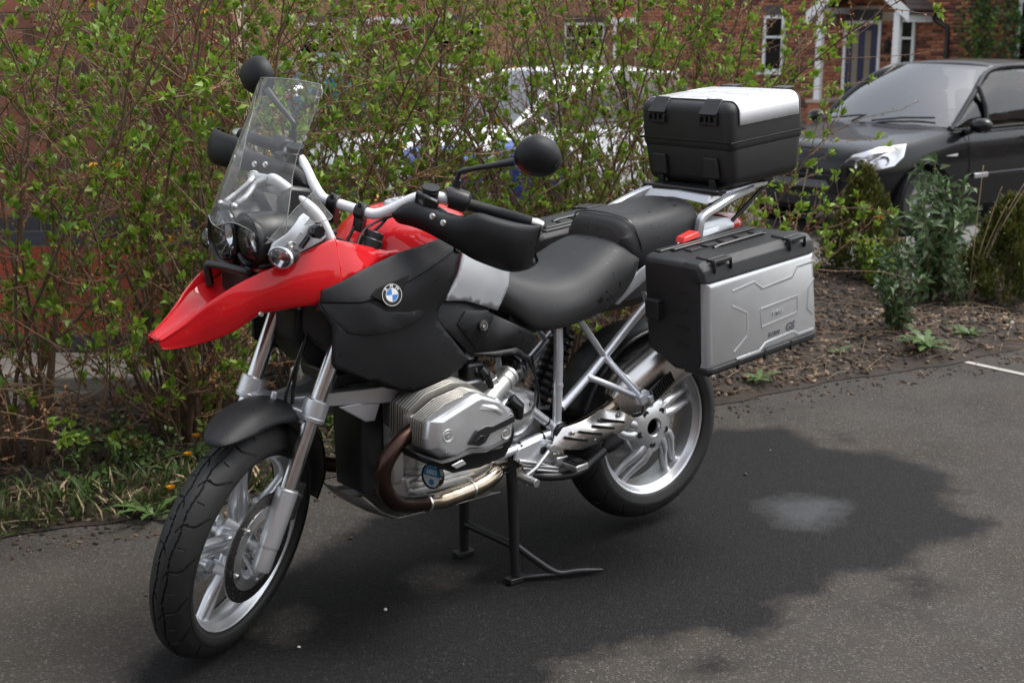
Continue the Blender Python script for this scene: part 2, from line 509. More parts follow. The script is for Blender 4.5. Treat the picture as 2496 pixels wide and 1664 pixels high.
tag(MB().add(vs, [(i * n + j, i * n + j + 1, (i + 1) * n + j + 1, (i + 1) * n + j) for i in range(len(xs) - 1) for j in range(n - 1)]).build('ground', TAR, None, smooth=False), None, kind='structure')
# planting bed
SOIL = mat('bark_soil', (.016, .012, .009), .95, bump=1, bscale=35, var=.5, vscale=14, col2=(.034, .023, .016))
def bz(x, y):
    d = y - ey(x)
    far = interp(x, [-4, .6, 1.6, 3, 5.2, 7], [2.8, 2.8, 2.8, 2.95, 2.8, 2.2])
    e = min(1, max(0, d / .10)) * min(1, max(0, (far - y) / .3))
    return .004 + e * (.035 + .018 * sin(x * 3.1 + y * 2) + .012 * sin(x * 9.1 - y * 7) + .006 * sin(x * 23 + y * 19))
xs = [-5 + .06 * i for i in range(210)]
vs = []; m_ = 44
for x in xs:
    far = interp(x, [-4, .6, 1.6, 3, 5.2, 7], [2.8, 2.8, 2.8, 2.95, 2.8, 2.2])
    for j in range(m_):
        t = j / (m_ - 1)
        y = lerp(ey(x) - .015, far, t)
        vs.append((x, y, bz(x, y)))
tag(MB().add(vs, [(i * m_ + j, i * m_ + j + 1, (i + 1) * m_ + j + 1, (i + 1) * m_ + j) for i in range(len(xs) - 1) for j in range(m_ - 1)]).build('planting_bed', SOIL, None), None, kind='structure')
# narrow pale edging line across the drive mouth
b = MB().add([(3.545, ey(3.55) - .02, .004), (3.585, ey(3.58) - .02, .004), (3.49, -6, .004), (3.45, -6, .004)], [(0, 1, 2, 3)])
tag(b.build('edging_strip', mat('pale_concrete', (.42, .39, .36), .85, bump=.3, bscale=80, var=.2), None, smooth=False), None, kind='structure')
CONC = mat('path_concrete', (.27, .245, .21), .9, bump=.4, bscale=50, var=.22, vscale=3)
b = MB().prism([tuple(fr(5.98, -3.4, -.02)), tuple(fr(6.0, -1.62, -.02)), tuple(fr(6.2, -1.15, -.02)), tuple(fr(6.49, -1.15, -.02)), tuple(fr(6.49, -3.4, -.02))], (0, 0, .075))
tag(b.build('path', CONC, None, smooth=False, bevel=.01), None, kind='structure')

# numpy mesh helper for masses of small faces
def np_obj(name, vs, fs, mats, mi=None, parent=None, smooth=False):
    me = bpy.data.meshes.new(name)
    vs = np.asarray(vs, np.float32); fs = np.asarray(fs, np.int32)
    k = fs.shape[1]
    me.vertices.add(len(vs)); me.vertices.foreach_set('co', vs.ravel())
    me.loops.add(fs.size); me.loops.foreach_set('vertex_index', fs.ravel())
    me.polygons.add(len(fs)); me.polygons.foreach_set('loop_start', np.arange(len(fs), dtype=np.int32) * k)
    for m in (mats if isinstance(mats, (list, tuple)) else [mats]):
        me.materials.append(m)
    if mi is not None:
        me.polygons.foreach_set('material_index', np.asarray(mi, np.int32))
    if smooth:
        me.polygons.foreach_set('use_smooth', np.ones(len(fs), bool))
    me.update(calc_edges=True); me.validate()
    o = bpy.data.objects.new(name, me); COL.objects.link(o); o.parent = parent
    return o

def leaf_arrays(pos, dr, ln, wr, rng, curl=.25, fold=.18):
    """leaf blades: 5 verts, 4 triangles each"""
    n = len(pos); dr = dr / np.linalg.norm(dr, axis=1)[:, None]
    rnd = rng.normal(size=(n, 3)); sd_ = np.cross(dr, rnd); sd_ /= np.linalg.norm(sd_, axis=1)[:, None] + 1e-9
    nm = np.cross(dr, sd_)
    # blades show their face upwards
    fl = np.sign(nm[:, 2] + 1e-6)[:, None]; nm = nm * fl
    L_ = ln[:, None]; W_ = (ln * wr)[:, None]
    base = pos
    mid = pos + dr * L_ * .5 + nm * L_ * curl * .3
    lf = mid - sd_ * W_ + nm * W_ * fold * 2
    rg = mid + sd_ * W_ + nm * W_ * fold * 2
    tip = pos + dr * L_ - nm * L_ * curl * .25
    vs = np.stack([base, lf, mid, rg, tip], 1).reshape(-1, 3)
    o = np.arange(n)[:, None] * 5
    fs = np.stack([o + [0, 1, 2], o + [0, 2, 3], o + [1, 4, 2], o + [2, 4, 3]], 1).reshape(-1, 3)
    return vs, fs

def leafmat(name, col, col2, tr=.35, rough=.45):
    m = bpy.data.materials.new(name); m.use_nodes = True
    N = m.node_tree.nodes; L = m.node_tree.links; b = N['Principled BSDF']; out = N['Material Output']
    tc = N.new('ShaderNodeTexCoord'); n1 = N.new('ShaderNodeTexNoise'); n1.inputs['Scale'].default_value = 9; n1.inputs['Detail'].default_value = 4
    L.new(tc.outputs['Object'], n1.inputs['Vector'])
    q = N.new('ShaderNodeMapRange'); q.inputs['From Min'].default_value = .35; q.inputs['From Max'].default_value = .65; L.new(n1.outputs['Fac'], q.inputs['Value'])
    mx = N.new('ShaderNodeMix'); mx.data_type = 'RGBA'; mx.inputs['A'].default_value = (*col, 1); mx.inputs['B'].default_value = (*col2, 1); L.new(q.outputs[0], mx.inputs['Factor'])
    L.new(mx.outputs['Result'], b.inputs['Base Color']); b.inputs['Roughness'].default_value = rough
    t = N.new('ShaderNodeBsdfTranslucent'); L.new(mx.outputs['Result'], t.inputs[0])
    ms = N.new('ShaderNodeMixShader'); ms.inputs[0].default_value = tr
    L.new(b.outputs[0], ms.inputs[1]); L.new(t.outputs[0], ms.inputs[2]); L.new(ms.outputs[0], out.inputs[0])
    MATS[name] = m
    return m
LF = [leafmat('leaf_fresh', (.25, .37, .036), (.19, .31, .030)), leafmat('leaf_mid', (.15, .25, .028), (.10, .19, .022)), leafmat('leaf_yellowish', (.27, .34, .05), (.20, .29, .035))]
BROWN = leafmat('dry_calyx', (.27, .125, .045), (.15, .065, .026), .25)
YEL = leafmat('flower_yellow', (.70, .38, .01), (.62, .27, .01), .3)
BARK = mat('shrub_bark', (.19, .125, .075), .85, bump=.8, bscale=60, var=.4, vscale=9, col2=(.075, .048, .030))
TWIG = mat('shrub_twig', (.26, .165, .095), .8, bump=.4, bscale=90, var=.45, vscale=6, col2=(.065, .036, .022))
STRAW = mat('straw', (.40, .30, .18), .8, var=.35, vscale=6)

# ---------------------------------------------------------------- forsythia hedge
def bush(base, h, spread, nst, seed, label, dens=1.0, lean=(0, 0)):
    rng = np.random.default_rng(seed)
    root = thing('forsythia_bush', label, 'bush', base, group='forsythia bushes along the bed')
    st = MB(); tw = MB()
    lp, ld, ll = [], [], []      # leaves
    cp, cdr, cl = [], [], []     # dry calyces
    fp, fd = [], []
    def cluster(p, d, n, s):
        for _ in range(n):
            v = d * rng.uniform(.5, 1.3) + rng.normal(size=3) * .55 + np.array([0, 0, .45])
            lp.append(p + rng.normal(size=3) * .006); ld.append(v); ll.append(s * rng.uniform(.6, 1.25))
    for i in range(nst + int(nst * .8)):
        low = i >= nst
        a = rng.uniform(0, 2 * pi)
        r0 = rng.uniform(.01, .11)
        L_ = h * rng.uniform(.85, 1.32)
        tilt = rng.uniform(.04, .42) * spread
        if low:
            L_ *= rng.uniform(.35, .65); tilt = rng.uniform(.2, .9); r0 = rng.uniform(.02, .30)
        p = np.array([cos(a) * r0, sin(a) * r0, -.02]); d = np.array([cos(a) * tilt + lean[0], sin(a) * tilt + lean[1], 1.0]); d /= np.linalg.norm(d)
        n = 16; pts = [p.copy()]; dirs = [d.copy()]
        bend = rng.uniform(.3, 1.1) * spread * (.62 if sin(a) < -.2 else 1)
        wob = rng.normal(size=3) * .5
        for k in range(n):
            t = (k + 1) / n
            d = d + np.array([cos(a), sin(a), -.55 * t]) * bend * .055 * (.4 + t) + rng.normal(size=3) * .085 + wob * .030
            d /= np.linalg.norm(d)
            p = p + d * L_ / n
            pts.append(p.copy()); dirs.append(d.copy())
        r = rng.uniform(.003, .006) if low else rng.uniform(.006, .012)
        st.tube(pts, [lerp(r, .0022, (k / n) ** .8) for k in range(n + 1)], 5)
        # side twigs
        for q in range(int(rng.integers(20, 31) * dens * (.6 if low else 1.12))):
            t = rng.uniform(.16, 1) ** .9
            k = min(n - 1, int(t * n)); o = pts[k] + (pts[k + 1] - pts[k]) * rng.uniform()
            b_ = rng.normal(size=3); b_ -= dirs[k] * (b_ @ dirs[k]); b_ /= np.linalg.norm(b_) + 1e-9
            dd = dirs[k] * rng.uniform(.2, .8) + b_ * rng.uniform(.5, 1) + np.array([0, 0, .22]); dd /= np.linalg.norm(dd)
            tl = rng.uniform(.06, .34) if rng.uniform() < .7 else rng.uniform(.3, .6)
            m = 5; tp = [o]
            for z in range(m):
                dd = dd + rng.normal(size=3) * .14 + np.array([0, 0, .05]); dd /= np.linalg.norm(dd)
                tp.append(tp[-1] + dd * tl / m)
            tw.tube(tp, [lerp(.0030, .0012, z / m) for z in range(m + 1)], 3, cap=False)
            green = rng.uniform() < (.45 if low else .66)
            for z in range(1, m + 1):
                f = z / m
                if green and (rng.uniform() < .37 or z == m):
                    cluster(tp[z], dd, int(rng.integers(7, 12)) if z == m else int(rng.integers(4, 8)), .042 if z == m else .033)
                nc = rng.poisson(2.4 if green else 6.0)
                for _ in range(nc):
                    cp.append(tp[z - 1] + (tp[z] - tp[z - 1]) * rng.uniform() + rng.normal(size=3) * .004); cdr.append(rng.normal(size=3) + np.array([0, 0, -.5])); cl.append(rng.uniform(.008, .018))
                if rng.uniform() < .007:
                    for _ in range(4):
                        fp.append(tp[z]); fd.append(rng.normal(size=3) + np.array([0, 0, -.6]))
        if rng.uniform() < .8:
            cluster(pts[-1], dirs[-1], 9, .045)
        for k in range(6, n):
            if not low and rng.uniform() < .45 * dens:
                cluster(pts[k], dirs[k], int(rng.integers(4, 7)), .036)
    st.build('stem', BARK, root, sharp=180)['kind'] = 'stuff'
    tw.build('twig', TWIG, root, sharp=180, fix=False)['kind'] = 'stuff'
    vs, fs = leaf_arrays(np.array(lp), np.array(ld), np.array(ll), .24, rng)
    np_obj('foliage', vs, fs, LF, np.repeat(rng.choice(3, len(lp), p=[.45, .35, .2]), 4), root)['kind'] = 'stuff'
    vs, fs = leaf_arrays(np.array(cp), np.array(cdr), np.array(cl), .32, rng)
    np_obj('dry_calyx', vs, fs, BROWN, None, root)['kind'] = 'stuff'
    if fp:
        vs, fs = leaf_arrays(np.array(fp), np.array(fd), rng.uniform(.016, .028, len(fp)), .22, rng)
        np_obj('flower', vs, fs, YEL, None, root)['kind'] = 'stuff'
    return root
BUSHES = [((-1.42, 1.95, 0), 1.85, .9, 14, 11, 'budding forsythia bush at the left picture edge before the brick wall', 1.0),
          ((-.70, 1.83, 0), 1.95, .85, 18, 12, 'budding forsythia bush before the brick wall, second from the left edge', 1.0),
          ((-.07, 1.73, 0), 2.0, .8, 22, 13, 'forsythia bush with thick bundled stems rooted behind the front wheel', 1.0),
          ((.62, 1.95, 0), 2.05, .8, 22, 14, 'forsythia bush behind the windscreen and handlebar', 1.0),
          ((1.30, 1.92, 0), 2.05, .85, 22, 15, 'forsythia bush behind the fuel tank and left mirror', 1.0),
          ((2.00, 1.84, 0), 2.1, .85, 23, 16, 'forsythia bush behind the seats, before the white car', 1.05),
          ((2.62, 1.80, 0), 2.0, .62, 22, 17, 'forsythia bush directly behind the top case', 1.0),
          ((3.12, 1.86, 0), 1.45, .6, 9, 18, 'thin rightmost forsythia bush with long twigs reaching over the black car', .8)]
for a in BUSHES:
    bush(*a)
# bare lower sucker stems at the thick bundle
b = MB(); rng = np.random.default_rng(5)
tr = thing('old_shrub_stump', 'bundle of thick peeling shrub stems rooted behind the front wheel', 'shrub', (-.05, 1.66, 0))
for k in range(11):
    a = rng.uniform(0, 2 * pi); r0 = rng.uniform(.01, .08); tl = rng.uniform(.03, .26)
    pts = [V(cos(a) * (r0 + tl * t ** 1.3 * 1.1), sin(a) * (r0 + tl * t ** 1.3 * 1.1) * .7, t * .72) + V(*(rng.normal(size=3) * .014)) for t in (0, .15, .35, .6, .85, 1.1)]
    MB().tube(spline(pts, 3), [lerp(.012 + .013 * noise1(k), .006, q / 15) for q in range(16)], 7).build('stem', BARK, tr, sharp=180)

# ---------------------------------------------------------------- bark mulch, stones, litter
rng = np.random.default_rng(21)
def scatter_boxes(name, n, xr, yf, sz, mats, label, cat, zf=bz, flat=.35):
    xs = rng.uniform(*xr, n); ys = np.array([lerp(ey(x) + .01, yf(x), rng.uniform() ** .8) for x in xs])
    L_ = rng.uniform(sz[0], sz[1], n); W_ = L_ * rng.uniform(.3, .7, n); H_ = L_ * rng.uniform(.12, flat, n)
    a = rng.uniform(0, 2 * pi, n); t1 = rng.normal(0, .35, n); t2 = rng.normal(0, .35, n)
    ca, sa = np.cos(a), np.sin(a)
    ux = np.stack([ca, sa, t1], 1); ux /= np.linalg.norm(ux, axis=1)[:, None]
    uy = np.stack([-sa, ca, t2], 1); uy /= np.linalg.norm(uy, axis=1)[:, None]
    uz = np.cross(ux, uy)
    z = np.array([zf(x, y) for x, y in zip(xs, ys)])
    c = np.stack([xs, ys, z + H_ * .4], 1)
    vs = []
    for sx in (-1, 1):
        for sy in (-1, 1):
            for sz_ in (-1, 1):
                j = 1 + rng.uniform(-.3, .15, (n, 1))
                vs.append(c + ux * (sx * L_ / 2)[:, None] * j + uy * (sy * W_ / 2)[:, None] * j + uz * (sz_ * H_ / 2)[:, None])
    vs = np.stack(vs, 1).reshape(-1, 3)
    o = np.arange(n)[:, None] * 8
    fs = np.stack([o + f for f in ([0, 1, 3, 2], [4, 6, 7, 5], [0, 4, 5, 1], [2, 3, 7, 6], [1, 5, 7, 3])], 1).reshape(-1, 4)
    ob = np_obj(name, vs, fs, mats, np.repeat(rng.choice(len(mats), n, p=[.58, .31, .11] if len(mats) == 3 else None), 5))
    tag(ob, label, cat, kind='stuff')
MU = [mat('mulch_dark', (.035, .023, .016), .9, var=.4, vscale=20), mat('mulch_brown', (.085, .052, .032), .9, var=.4, vscale=20), mat('mulch_pale', (.19, .13, .085), .9, var=.4, vscale=20)]
farf = lambda x: interp(x, [-4, 1.6, 3, 5.2, 7], [2.6, 2.7, 2.85, 2.7, 2.1])
scatter_boxes('bark_mulch', 24000, (-1.9, 6.4), farf, (.008, .042), MU, 'dark bark mulch covering the planting bed', 'mulch')
scatter_boxes('wood_chips', 620, (1.2, 5.0), lambda x: ey(x) + .9, (.012, .036), [MATS['mulch_pale'], mat('chip_tan', (.30, .20, .12), .85, var=.3), mat('chip_grey', (.28, .25, .22), .85, var=.3)], 'pale wood chips and pebbles scattered on the bed', 'wood chips')
TWIGD = mat('litter_twig', (.20, .14, .085), .85, var=.4, vscale=4)
scatter_boxes('spilled_litter', 700, (-1.6, 5.0), lambda x: ey(x) - .22, (.005, .022), MU, 'bark bits spilled from the bed onto the asphalt edge', 'litter', zf=lambda x, y: .001)
# dry stalks lying about
n = 520
b = MB()
for k in range(n):
    x = rng.uniform(-1.8, 5.6) if k < 260 else rng.uniform(2.2, 5.8); y = lerp(ey(x) + .0, ey(x) + 1.3, rng.uniform() ** 1.3); a = rng.uniform(0, pi); L_ = rng.uniform(.05, .30)
    z = bz(x, y) + rng.uniform(.006, .03)
    b.tube([(x - cos(a) * L_ / 2, y - sin(a) * L_ / 2, z), (x, y, z + rng.uniform(-.005, .02)), (x + cos(a) * L_ / 2, y + sin(a) * L_ / 2, z + rng.normal() * .01)], rng.uniform(.0010, .0026), 3, cap=False)
tag(b.build('dry_twigs', TWIGD, None, sharp=180, fix=False), 'dry broken twigs lying on the planting bed', 'twigs', kind='stuff')
# grit and small stones on the drive
n = 650
xs = rng.uniform(-1.6, 3.4, n); ys = np.array([ey(x) - rng.exponential(.35) - .01 if rng.uniform() < .6 else rng.uniform(-1.6, .8) for x in xs])
ok = np.array([y < ey(x) for x, y in zip(xs, ys)]); xs, ys = xs[ok], ys[ok]; n = len(xs)
s_ = rng.uniform(.0012, .0038, n) * (1 + 1.6 * (rng.uniform(size=n) > .97))
oc = np.array([(1, 0, 0), (-1, 0, 0), (0, 1, 0), (0, -1, 0), (0, 0, 1), (0, 0, -.6)], float)
vs = (np.stack([xs, ys, s_ * .5], 1)[:, None] + oc[None] * s_[:, None, None] * rng.uniform(.6, 1.3, (n, 6, 1))).reshape(-1, 3)
o = np.arange(n)[:, None] * 6
fs = np.stack([o + f for f in ([0, 2, 4], [2, 1, 4], [1, 3, 4], [3, 0, 4], [2, 0, 5], [1, 2, 5], [3, 1, 5], [0, 3, 5])], 1).reshape(-1, 3)
tag(np_obj('grit', vs, fs, [mat('grit_grey', (.075, .07, .065), .8), mat('grit_brown', (.075, .05, .03), .8), mat('grit_white', (.42, .40, .37), .8)], np.repeat(rng.choice(3, n, p=[.74, .23, .03]), 8)), 'loose grit and tiny stones on the asphalt', 'grit', kind='stuff')
# larger single stones and dropped bits
def stone(x, y, r, m, label, zf=0):
    b = MB().ball((0, 0, r * .35), r, 8, (1, .75, .5)); b.xf(lambda p: p * (1 + .12 * sin(p.x * 900 + p.y * 700)))
    o = tag(b.build('stone', m, None, sharp=180), label, 'stone'); o.location = (x, y, zf); o.rotation_euler = (0, 0, x * 7)
WS = mat('white_stone', (.62, .58, .52), .7, var=.2)
stone(-.306, -.05, .0075, WS, 'small white pebble on the wet asphalt behind the front wheel')
stone(-.62, -.10, .006, WS, 'tiny cream pebble beside the front tyre')
stone(2.02, .88, .018, WS, 'white pebble at the bed edge below the pannier', .03)
stone(2.22, .90, .022, mat('buff_stone', (.42, .36, .29), .8, var=.2), 'buff pebble on the bark near the pannier', .03)

# ---------------------------------------------------------------- grass, weeds, dandelions on the left
rng = np.random.default_rng(31)
GR = leafmat('grass_blade', (.085, .12, .032), (.06, .085, .024), .3)
n = 3800
xs = rng.uniform(-1.9, .55, n); dd_ = rng.exponential(.14, n)
ys = np.array([ey(x) for x in xs]) + dd_ + .0
keep = (np.sin(xs * 4.3 + ys * 3) + np.sin(xs * 9 - 2) * .6 + rng.normal(0, .5, n)) > -.2
xs, ys = xs[keep], ys[keep]; n = len(xs)
pos = np.stack([xs, ys, [bz(x, y) - .005 for x, y in zip(xs, ys)]], 1)
dr = rng.normal(size=(n, 3)) * .55 + np.array([0, -.1, 1])
vs, fs = leaf_arrays(pos, dr, rng.uniform(.03, .11, n), .055, rng, .35)
tag(np_obj('grass', vs, fs, [GR, GR, STRAW], np.repeat(rng.choice(3, n, p=[.6, .2, .2]), 4)), 'short grass creeping over the left bed edge', 'grass', kind='stuff')
n = 1500
xs = rng.uniform(-1.6, .6, n); ys = np.array([ey(x) for x in xs]) + rng.uniform(.1, .85, n)
keep = (np.sin(xs * 6.1 + 1.3) * np.sin(ys * 7.3) + rng.normal(0, .25, n)) > .45
xs, ys = xs[keep], ys[keep]; n = len(xs)
cz_l = rng.uniform(.02, .16, n)
pos = np.stack([xs, ys, [bz(x, y) for x, y in zip(xs, ys)] + cz_l], 1)
pos = np.repeat(pos, 6, 0) + rng.normal(size=(n * 6, 3)) * .012
vs, fs = leaf_arrays(pos, rng.normal(size=(len(pos), 3)) + np.array([0, 0, .5]), rng.uniform(.016, .036, len(pos)), .28, rng)
WD = [leafmat('weed_green', (.075, .14, .024), (.05, .10, .018), .25), leafmat('weed_dark', (.045, .085, .018), (.03, .06, .014), .25), leafmat('weed_pale', (.11, .17, .035), (.08, .13, .028), .25)]
tag(np_obj('ground_weeds', vs, fs, WD, np.repeat(rng.choice(3, len(pos)), 4)), 'low leafy weeds growing under the left bushes', 'weeds', kind='stuff')
DL = leafmat('dandelion_leaf', (.10, .17, .045), (.07, .13, .035), .3)
def dandelion(x, y, label, nl=9, fl=1, fh=.14, seed=1, s=1.0):
    rg = np.random.default_rng(seed)
    z = bz(x, y)
    root = thing('dandelion', label, 'dandelion', (x, y, z), group='dandelions and rosette weeds in the bed')
    b = MB()
    for k in range(nl):
        a = 2 * pi * k / nl + rg.uniform(-.3, .3); L_ = s * rg.uniform(.08, .17); e = rg.uniform(.15, .9)
        lv = []; rvv = []
        m = 9
        for q in range(m + 1):
            t = q / m
            p = V(cos(a), sin(a), 0) * L_ * t * cos(e * (1 - t)) + V(0, 0, L_ * (t * sin(e) - .55 * t * t * sin(e)) + .006)
            wv = L_ * .13 * (sin(pi * min(1, t * 1.05)) ** .7) * (1 if q % 2 else .45)
            sv = V(-sin(a), cos(a), 0) * wv
            lv.append(p - sv + V(0, 0, wv * .4)); rvv.append(p + sv + V(0, 0, wv * .4))
        MB().add(lv + rvv, [(i, i + 1, m + 2 + i, m + 1 + i) for i in range(m)]).build('leaf', DL, root, sharp=180, fix=False)
    for k in range(fl):
        a = rg.uniform(0, 6.28); tp = V(cos(a) * .05, sin(a) * .05 - .03, fh * rg.uniform(.8, 1.1))
        MB().tube(spline([(0, 0, 0), tp * .5 + V(.01, 0, .02), tp], 4), .0022, 6).build('stalk', DL, root)
        b = MB()
        for q in range(46):
            aa = 2.39996 * q; rr = .019 * math.sqrt(q / 46)
            d = V(cos(aa) * (.3 + rr * 38), sin(aa) * (.3 + rr * 38), 1.1).normalized() * .014
            sv = V(-sin(aa), cos(aa), 0) * .003
            o_ = tp + V(cos(aa), sin(aa), 0) * rr * .35
            b.add([o_ - sv, o_ + sv, o_ + d + sv, o_ + d - sv], [(0, 1, 2, 3)])
        b.build('flower_head', YEL, root, smooth=False, fix=False)
dandelion(-.20, 1.42, 'dandelion with an orange flower close to the front mudguard', seed=2, fh=.13)
dandelion(-.33, 1.27, 'dandelion with an open orange flower left of the front tyre', seed=3, fh=.12)
dandelion(-.52, 1.06, 'dandelion at the asphalt edge, lowest orange flower on the left', seed=4, fh=.12)
dandelion(-.66, 1.36, 'flowerless dandelion rosette in the left bed', seed=6, fl=0, nl=12)
dandelion(-1.02, 1.42, 'flowerless rosette weed at the far left of the bed', seed=7, fl=0, nl=12)
dandelion(2.36, .86, 'green rosette weed on the bark below the near pannier', seed=8, fl=0, nl=13, s=.8)
dandelion(3.50, .74, 'green rosette weed near the bed corner on the right', seed=9, fl=0, nl=16, s=1.2)
dandelion(3.95, .78, 'small green weed at the right picture edge', seed=10, fl=0, nl=12, s=.9)
dandelion(3.08, .98, 'tiny green weed between bark and leafy shrub', seed=12, fl=0, nl=8, s=.6)

# ---------------------------------------------------------------- shrubs on the right
def conifer(x, y, h, w_, seed, label):
    rg = np.random.default_rng(seed)
    root = thing('dwarf_conifer', label, 'conifer', (x, y, bz(x, y)), group='dwarf conifers')
    MB().tube([(0, 0, 0), (.01, 0, h * .5), (0, .01, h * .9)], [.02, .014, .004], 7).build('trunk', BARK, root)
    n = 2600
    lp, ld, ll, mi = [], [], [], []
    for k in range(n):
        t = rg.uniform() ** .9; a = rg.uniform(0, 2 * pi)
        prof = (1 - t) ** .72 * (1 if t > .12 else .7 + 2.5 * t)
        lump = 1 + .22 * sin(a * 5 + t * 9 + seed) + .16 * sin(a * 11 - t * 17)
        R0 = w_ * prof * lump * rg.uniform(.72, 1.03)
        p = np.array([cos(a) * R0, sin(a) * R0, t * h + .02])
        up_ = np.array([cos(a) * .45, sin(a) * .45, 1.0])
        for q in range(7):
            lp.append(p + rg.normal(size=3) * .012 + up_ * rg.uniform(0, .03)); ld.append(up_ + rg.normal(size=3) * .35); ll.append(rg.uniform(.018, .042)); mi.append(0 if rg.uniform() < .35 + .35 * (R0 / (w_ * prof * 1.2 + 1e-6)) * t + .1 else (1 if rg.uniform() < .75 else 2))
    vs, fs = leaf_arrays(np.array(lp), np.array(ld), np.array(ll), .16, rg, .1)
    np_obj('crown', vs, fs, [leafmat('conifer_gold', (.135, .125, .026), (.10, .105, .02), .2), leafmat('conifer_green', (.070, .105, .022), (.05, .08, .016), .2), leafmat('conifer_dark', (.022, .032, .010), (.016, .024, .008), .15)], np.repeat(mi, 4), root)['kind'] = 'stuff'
conifer(4.97, 2.26, .66, .25, 1, 'golden dwarf conifer in front of the black car headlight')
conifer(5.02, 1.22, .58, .30, 2, 'golden dwarf conifer at the right picture edge')
BUD = [leafmat('buddleia_green', (.075, .125, .045), (.050, .095, .034), .25), leafmat('buddleia_pale', (.125, .185, .075), (.09, .145, .055), .25), leafmat('buddleia_dark', (.030, .062, .022), (.022, .045, .016), .2)]
def leafy(x, y, h, w_, ns, seed, label, mats, ll0=.075, name='leafy_shrub', wr=.16):
    rg = np.random.default_rng(seed)
    root = thing(name, label, 'shrub', (x, y, bz(x, y)))
    lp, ld, ll = [], [], []
    for k in range(ns):
        a = rg.uniform(0, 2 * pi); e = rg.uniform(.1, 1) * w_
        tp = V(cos(a) * e, sin(a) * e, h * rg.uniform(.6, 1.05) * (1 - .25 * e / w_))
        pts = spline([(cos(a) * .03, sin(a) * .03, -.02), tp * .45 + V(cos(a), sin(a), 0) * -.03 * e, tp], 6)
        MB().tube(pts, [lerp(.007, .002, q / 12) for q in range(13)], 5).build('stem', TWIG, root, sharp=180)
        for q in range(2, 13):
            for z in range(5 if q < 11 else 8):
                lp.append(np.array(pts[q]) + rg.normal(size=3) * .012); ld.append(rg.normal(size=3) * .75 + np.array([cos(a) * .3, sin(a) * .3, .45])); ll.append(ll0 * rg.uniform(.5, 1.2))
    vs, fs = leaf_arrays(np.array(lp), np.array(ld), np.array(ll), wr, rg, .4)
    np_obj('foliage', vs, fs, mats, np.repeat(rg.choice(3, len(lp), p=[.5, .3, .2]), 4), root)['kind'] = 'stuff'
leafy(3.68, 1.05, .55, .15, 12, 41, 'tall narrow shrub with long dark leaves on the bark bed', BUD, .065)
leafy(4.66, 1.50, .82, .32, 20, 42, 'grey-green shrub with long pointed leaves beside the black car wheel', [BUD[1], BUD[0], BUD[1]], .095)
leafy(4.82, 2.02, .36, .20, 9, 43, 'small bright green bush below the conifer', LF, .045, wr=.26)
leafy(3.55, 1.75, .24, .20, 7, 44, 'low green shrub beside the pannier corner', WD, .04, wr=.28)
leafy(4.62, 1.30, .26, .10, 12, 45, 'tuft of thin olive stems at the foot of the bed', BUD, .03)
leafy(4.35, 2.62, .30, .24, 10, 46, 'low green growth at the far edge of the right bed, left of the conifer', LF, .04, wr=.26)
leafy(5.35, 1.95, .34, .26, 12, 47, 'low green growth between the two conifers', [BUD[0], LF[1], BUD[2]], .05, wr=.22)
leafy(5.65, 1.55, .30, .24, 10, 48, 'low green growth behind the right-hand conifer', [BUD[0], LF[1], BUD[2]], .05, wr=.22)
# long dead stalks
def stalks(x, y, label, specs):
    root = thing('dead_stalks', label, 'dead stalks', (x, y, bz(x, y)))
    for (dx, dy, h) in specs:
        MB().tube(spline([(0, 0, 0), (dx * .3, dy * .3, h * .42), (dx * .7, dy * .7, h * .78), (dx, dy, h)], 4), [lerp(.0036, .0015, q / 12) for q in range(13)], 5).build('stalk', STRAW, root, sharp=180)
stalks(4.75, 1.30, 'tall pale dead stalks leaning right over the black car', [(.32, -.30, .95), (.42, -.24, 1.0), (.16, -.12, .62), (.10, -.1, .70), (.05, .0, .82), (.55, -.5, .55)])
stalks(4.35, 2.35, 'thin brown dead stalks in front of the car bumper', [(-.25, .1, .5), (-.1, .05, .62), (.15, 0, .75), (-.35, .1, .35), (-.2, -.15, .42)])
# ================================================================ brick wall on the left: every brick its own piece
wl = thing('brick_wall', 'brown-red brick house wall with two blue-black bands behind the left bushes', 'wall', tuple(fr(6.50, -1.33, 0)), math.atan2(RGT.y, RGT.x))
MORT = mat('mortar', (.48, .40, .30), .95, bump=.6, bscale=60, var=.2)
MB().box((-2.0, .155, 1.15), (3.996, .288, 2.42)).build('mortar', MORT, wl, smooth=False)
def brickmat(nm, c1, c2, spots=0, rough=.85):
    return mat(nm, c1, rough, bump=.6, bscale=55, col2=c2, vscale=13, rand=.22, var=.3)
BM = {'a': brickmat('brick_brown_red', (.36, .135, .085), (.22, .085, .058)), 'b': brickmat('brick_spotted', (.34, .14, .09), (.09, .050, .045)), 'c': brickmat('brick_purple', (.19, .085, .07), (.09, .055, .052)),
      'r': brickmat('brick_red', (.40, .080, .040), (.30, .060, .032)), 'd': brickmat('brick_blue_black', (.060, .064, .082), (.038, .041, .052), rough=.5)}
BME = {}
for k_, m_ in BM.items():
    for half in (0, 1):
        b = MB().box((0, 0, 0), (.1025 if half else .215, .10, .065))
        BME[k_, half] = b.mesh('brick', [m_], smooth=False)
rnd = random.Random(3)
